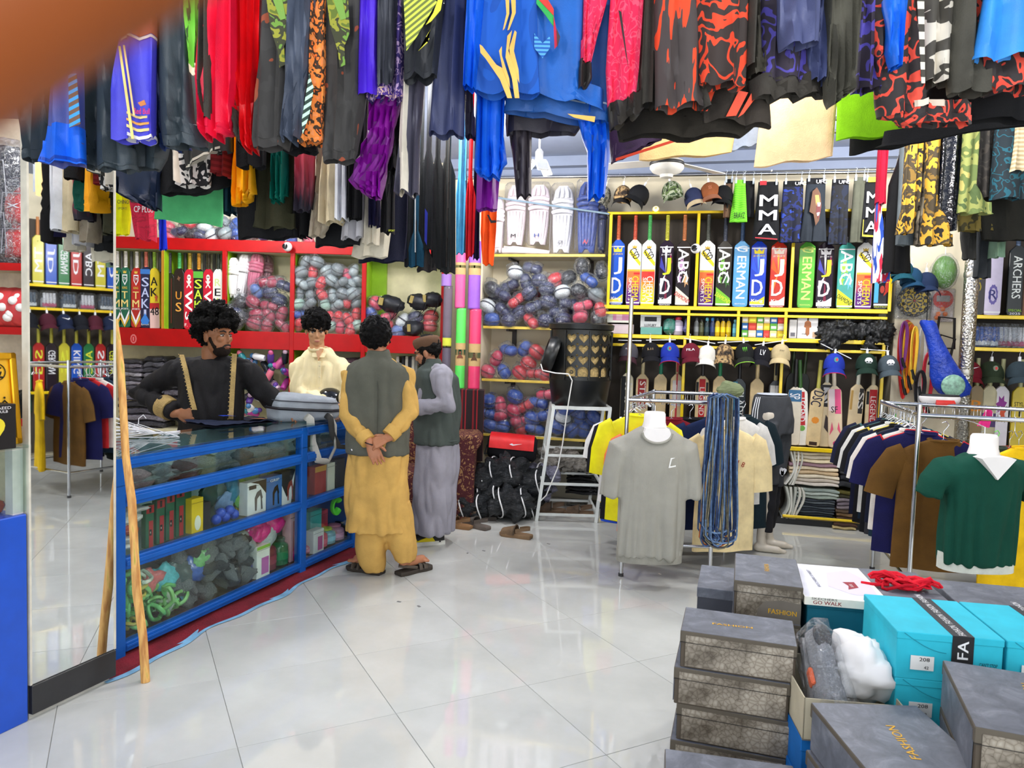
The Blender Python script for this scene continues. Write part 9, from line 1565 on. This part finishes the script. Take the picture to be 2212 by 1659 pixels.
# silver pipe
p=Frame(0,5.75,0).hit(2086,800); t=thing('duct_pipe','silver foil wrapped vertical pipe beside the racket bag','pipe',(p.x,p.y,0)); fo=NT('foil'); fo.setb(Base_Color=s2l((200,196,188)),Metallic=1.0,Roughness=0.28); v_=fo.n('ShaderNodeTexVoronoi'); v_.inputs['Scale'].default_value=60; fo.l(fo.co((1,1,1)),v_.inputs['Vector']); fo.bump(v_.outputs['Distance'],0.6,0.01)
MB().lathe([(0.052,0),(0.052,CEIL)],24).build('foil_wrap',fo.m,t,179)
for z in(0.6,1.35,2.1):MB().lathe([(0.054,z),(0.056,z+0.01),(0.056,z+0.03),(0.054,z+0.04)],24).build('joint_ring',metal((190,186,176),0.4),t,60)
# ------------------------------------------------------------------ shelving beyond the pipe, and on the right wall (seen in the mirror)
def side_unit(F,x0,x1,zs,label,dep=0.3):
 t=thing('side_shelving',label,'shelving',F.w(x0,0,0),F.a); w=x1-x0; MB().box(0,w,dep,dep+0.02,0.05,zs[0]+0.75).build('back_panel',brownp,t)
 for z in zs:MB().box(0,w,0.0,dep,z-0.02,z-0.002).build('shelf',shelfm,t); MB().box(0,w,-0.012,0,z-0.026,z+0.004,0.003).build('shelf_edge',yel,t)
 for x in(0.012,w-0.012):MB().box(x-0.012,x+0.012,-0.01,0.0,0.05,zs[0]+0.75).build('upright',yel,t); MB().box(x-0.008,x+0.008,0,dep,0.05,zs[0]+0.75).build('divider',brownp,t)
 return t
xa=wf(2098,680)[0]; zA=wf(2150,682)[1]; zB=wf(2150,752)[1]; zC=wf(2150,985)[1]
side_unit(WF,xa,xa+0.62,(zA,zB,zC),'yellow edged brown shelving beyond the silver pipe')
RB=[(2108,(30,20,20),[('t','KING',0,0.6,0.5,0.5,(214,190,60),90),('r',-1,-0.5,0,0.9,(170,40,30))],'dark red bat with gold lettering half behind the pipe'),(2143,(206,196,222),[('p',star(0,0.30,0.62,0.15,12,0.9),(110,100,170)),('p',star(0,0.30,0.40,0.10,12,0.9),(200,190,220)),('t','R',0,0.30,0.5,0.14,(60,60,120)),('r',-1,1,0.04,0.06,WH)],'lilac bat with round violet emblem'),(2192,(22,30,34),[('t','ARCHERS',0.0,0.55,0.62,0.55,(236,240,236),90),('t','SPECIAL',0,0.08,0.9,0.035,(150,200,60)),('t','2025',0,0.035,0.7,0.03,WH)],'black bat lettered ARCHERS 2025'),(2222,(110,70,40),[],'brown bat at the shelf end')]
for px,base,des,lab in RB:s,_=wf(px,640,-0.06); make_bat('cricket_bat',lab,WF.w(s,-0.06,zA+0.002),WF.a,0.12,0.56,0.2,gloss(base,0.25),des,(90,110,140),'bats beyond the pipe')
def glove_pack(F,x,z,c,lab,grp,d=-0.12):
 t=thing('batting_gloves',lab,'gloves',F.w(x,d,z),F.a+U(-0.2,0.2),grp); gmx=M(c,0.5,0,0.06,key='padded_vinyl')
 for k in range(4):MB().tube([(-0.05+0.033*k,-0.02,0.02),(-0.05+0.033*k,-0.035,0.09),(-0.05+0.033*k,-0.02,0.17)],0.016,8).build('finger_roll',gmx,t,60)
 MB().box(-0.075,0.075,-0.01,0.06,0.0,0.12,0.02).build('cuff',gmx,t,50); MB().box(-0.07,0.07,-0.042,-0.03,0.02,0.06,0.004).build('stripe',M((190,60,110)if c[0]>150 else(230,232,236),0.5),t)
 m=MB().box(-0.095,0.095,-0.07,0.08,0.0,0.20,0.03).mesh('plastic_bag',film((240,244,248),0.12)); ob('plastic_bag',m,t)
for px,c_,nm in((2112,(30,90,180),'blue'),(2148,(30,90,180),'bright blue'),(2172,(230,228,228),'white'),(2206,(232,230,230),'white and maroon')):s,_=wf(px,730,-0.12); glove_pack(WF,s,zB+0.0,c_,'%s batting gloves packed in plastic beyond the pipe'%nm,'gloves beyond the pipe')
for px,c_,lg,lab in((2096,(120,24,40),('swoosh',WH),'maroon cap with white swoosh beyond the pipe'),(2142,(40,52,34),('badge',(120,130,110)),'dark olive cap beyond the pipe'),(2202,(52,66,74),None,'slate blue cap at the edge beyond the pipe')):s,z=wf(px,775,0.06); make_cap(lab,WF.w(s,0.06,z),WF.a,cloth(c_),cloth(c_),lg,0.18,-0.12,U(-0.1,0.1),None,'caps beyond the pipe')
for px,base,des,lab in((2108,(150,120,60),[('t','B',0,0.7,0.8,0.16,(240,150,40))],'tan and orange bat in the row under the dark olive cap'),(2136,(200,190,150),[('r',-1,1,0.4,0.6,(90,70,120))],'cream and violet bat in the row under the dark olive cap'),(2162,(236,230,238),[('p',star(0,0.72,0.8,0.16,7,0.6),(150,60,150)),('p',star(0.2,0.62,0.5,0.1,6,0.6),(220,90,60))],'white bat with violet splash print'),(2202,(222,196,60),[('t','STYLE',0,0.75,0.8,0.06,BK),('t','T',0,0.62,0.5,0.1,BK)],'yellow bat with black lettering in the lower row beyond pipe')):
 s,_=wf(px,860,-0.08); make_bat('cricket_bat',lab,WF.w(s,-0.08,zC+0.002),WF.a,0.11,0.56,0.22,gloss(base,0.3),des,(200,200,150),'lower bats beyond the pipe',grip='plain')
RW=Frame(4.5,0,-math.pi/2); zs=(1.98,1.72,0.78); side_unit(RW,-6.0,-4.0,zs,'yellow edged brown shelving on the right wall, seen in the mirror')
cols=[((28,84,190),'blue'),((206,196,60),'yellow'),((40,30,40),'black'),((180,40,40),'red'),((40,120,70),'green')]
for k in range(14):
 b_,nm=cols[k%5]; x=-5.9+1.8*k/14
 make_bat('cricket_bat','%s lettered bat on the upper right wall shelf, seen in the mirror'%nm,RW.w(x,-0.08,zs[0]),RW.a,0.11,0.55,0.2,gloss(b_,0.25),[('t',('JD','TM','ABC','JD','GERMAN')[k%5],0,0.5,0.5,0.7,WH,90),('r',-1,1,0.05,0.07,WH)],(190,120,60),'bats on the upper right wall shelf',grip='plain')
 make_bat('cricket_bat','%s lettered bat on the lower right wall shelf, seen in the mirror'%cols[(k+2)%5][1],RW.w(x,-0.08,zs[2]),RW.a,0.11,0.55,0.2,gloss(cols[(k+2)%5][0],0.25),[('t',('GERMAN','SG','ABC','KING','S')[k%5],0,0.6,0.5,0.7,(226,230,60)if k%2 else WH,90)],(190,180,60),'bats on the lower right wall shelf',grip='plain')
for k in range(9):glove_pack(RW,-5.8+0.2*k,zs[1],((232,228,230),(70,90,110))[k%2],'%s batting gloves on the right wall shelf'%('white','slate')[k%2],'gloves on the right wall shelf')
for k in range(11):c_=((24,26,34),(28,38,66),(80,30,44))[k%3]; make_cap('%s cap clipped on the right wall shelving'%('black','navy','maroon')[k%3],RW.w(-5.85+0.165*k,0.06,1.70-0.02),RW.a,cloth(c_),cloth(c_),('swoosh',WH)if k%3==1 else None,0.17,-0.12,U(-0.1,0.1),None,'caps on the right wall shelving')
# ------------------------------------------------------------------ the photographer's finger over the lens corner
def cs(x,y,z):return CAMP+_R*x+_U*y+_f*z
t=thing('hand','out-of-focus fingertip of a hand crossing the lens corner','hand',cs(-0.09,0.0,0.06)); L_=t.location; m=MB(); ax=Vector((0.845,0.535)); o0=Vector((-0.0398,0.0334))
def fp(s,dz=0.0):q=o0+ax*s; return cs(q.x,q.y,0.060+dz)-L_
m.capsule(fp(-0.075,0.006),fp(-0.028,0.0),0.0098,0.0092,14); m.capsule(fp(-0.028,0.0),fp(0.004,0.0),0.0092,0.0087,14); m.capsule(fp(0.004,0.0),fp(0.026,0.002),0.0087,0.0072,14)
pc=fp(-0.115,0.0); m.ball(pc,(0.045,0.045,0.028),18,12);
for k in range(3):b_=fp(-0.085-0.008*k,0.018+0.018*k); m.capsule(b_,b_+_R*0.03-_U*0.02*k+_f*0.0,0.0095,0.009,12); m.capsule(b_+_R*0.03-_U*0.02*k,b_+_R*0.025-_U*(0.02*k+0.03),0.009,0.0075,12)
m.capsule(pc-_U*0.03,pc-_U*0.06+_R*0.012,0.012,0.0095,12); m.capsule(pc-_R*0.03,pc-_R*0.12-_U*0.10,0.032,0.034,14)
me=remesh(m,0.0022,3,'skin'); ob('skin',setmat(me,M((146,70,8),0.5,0,0.06,key='skin')),t)
bpy.data.scenes.remove(_tmp)
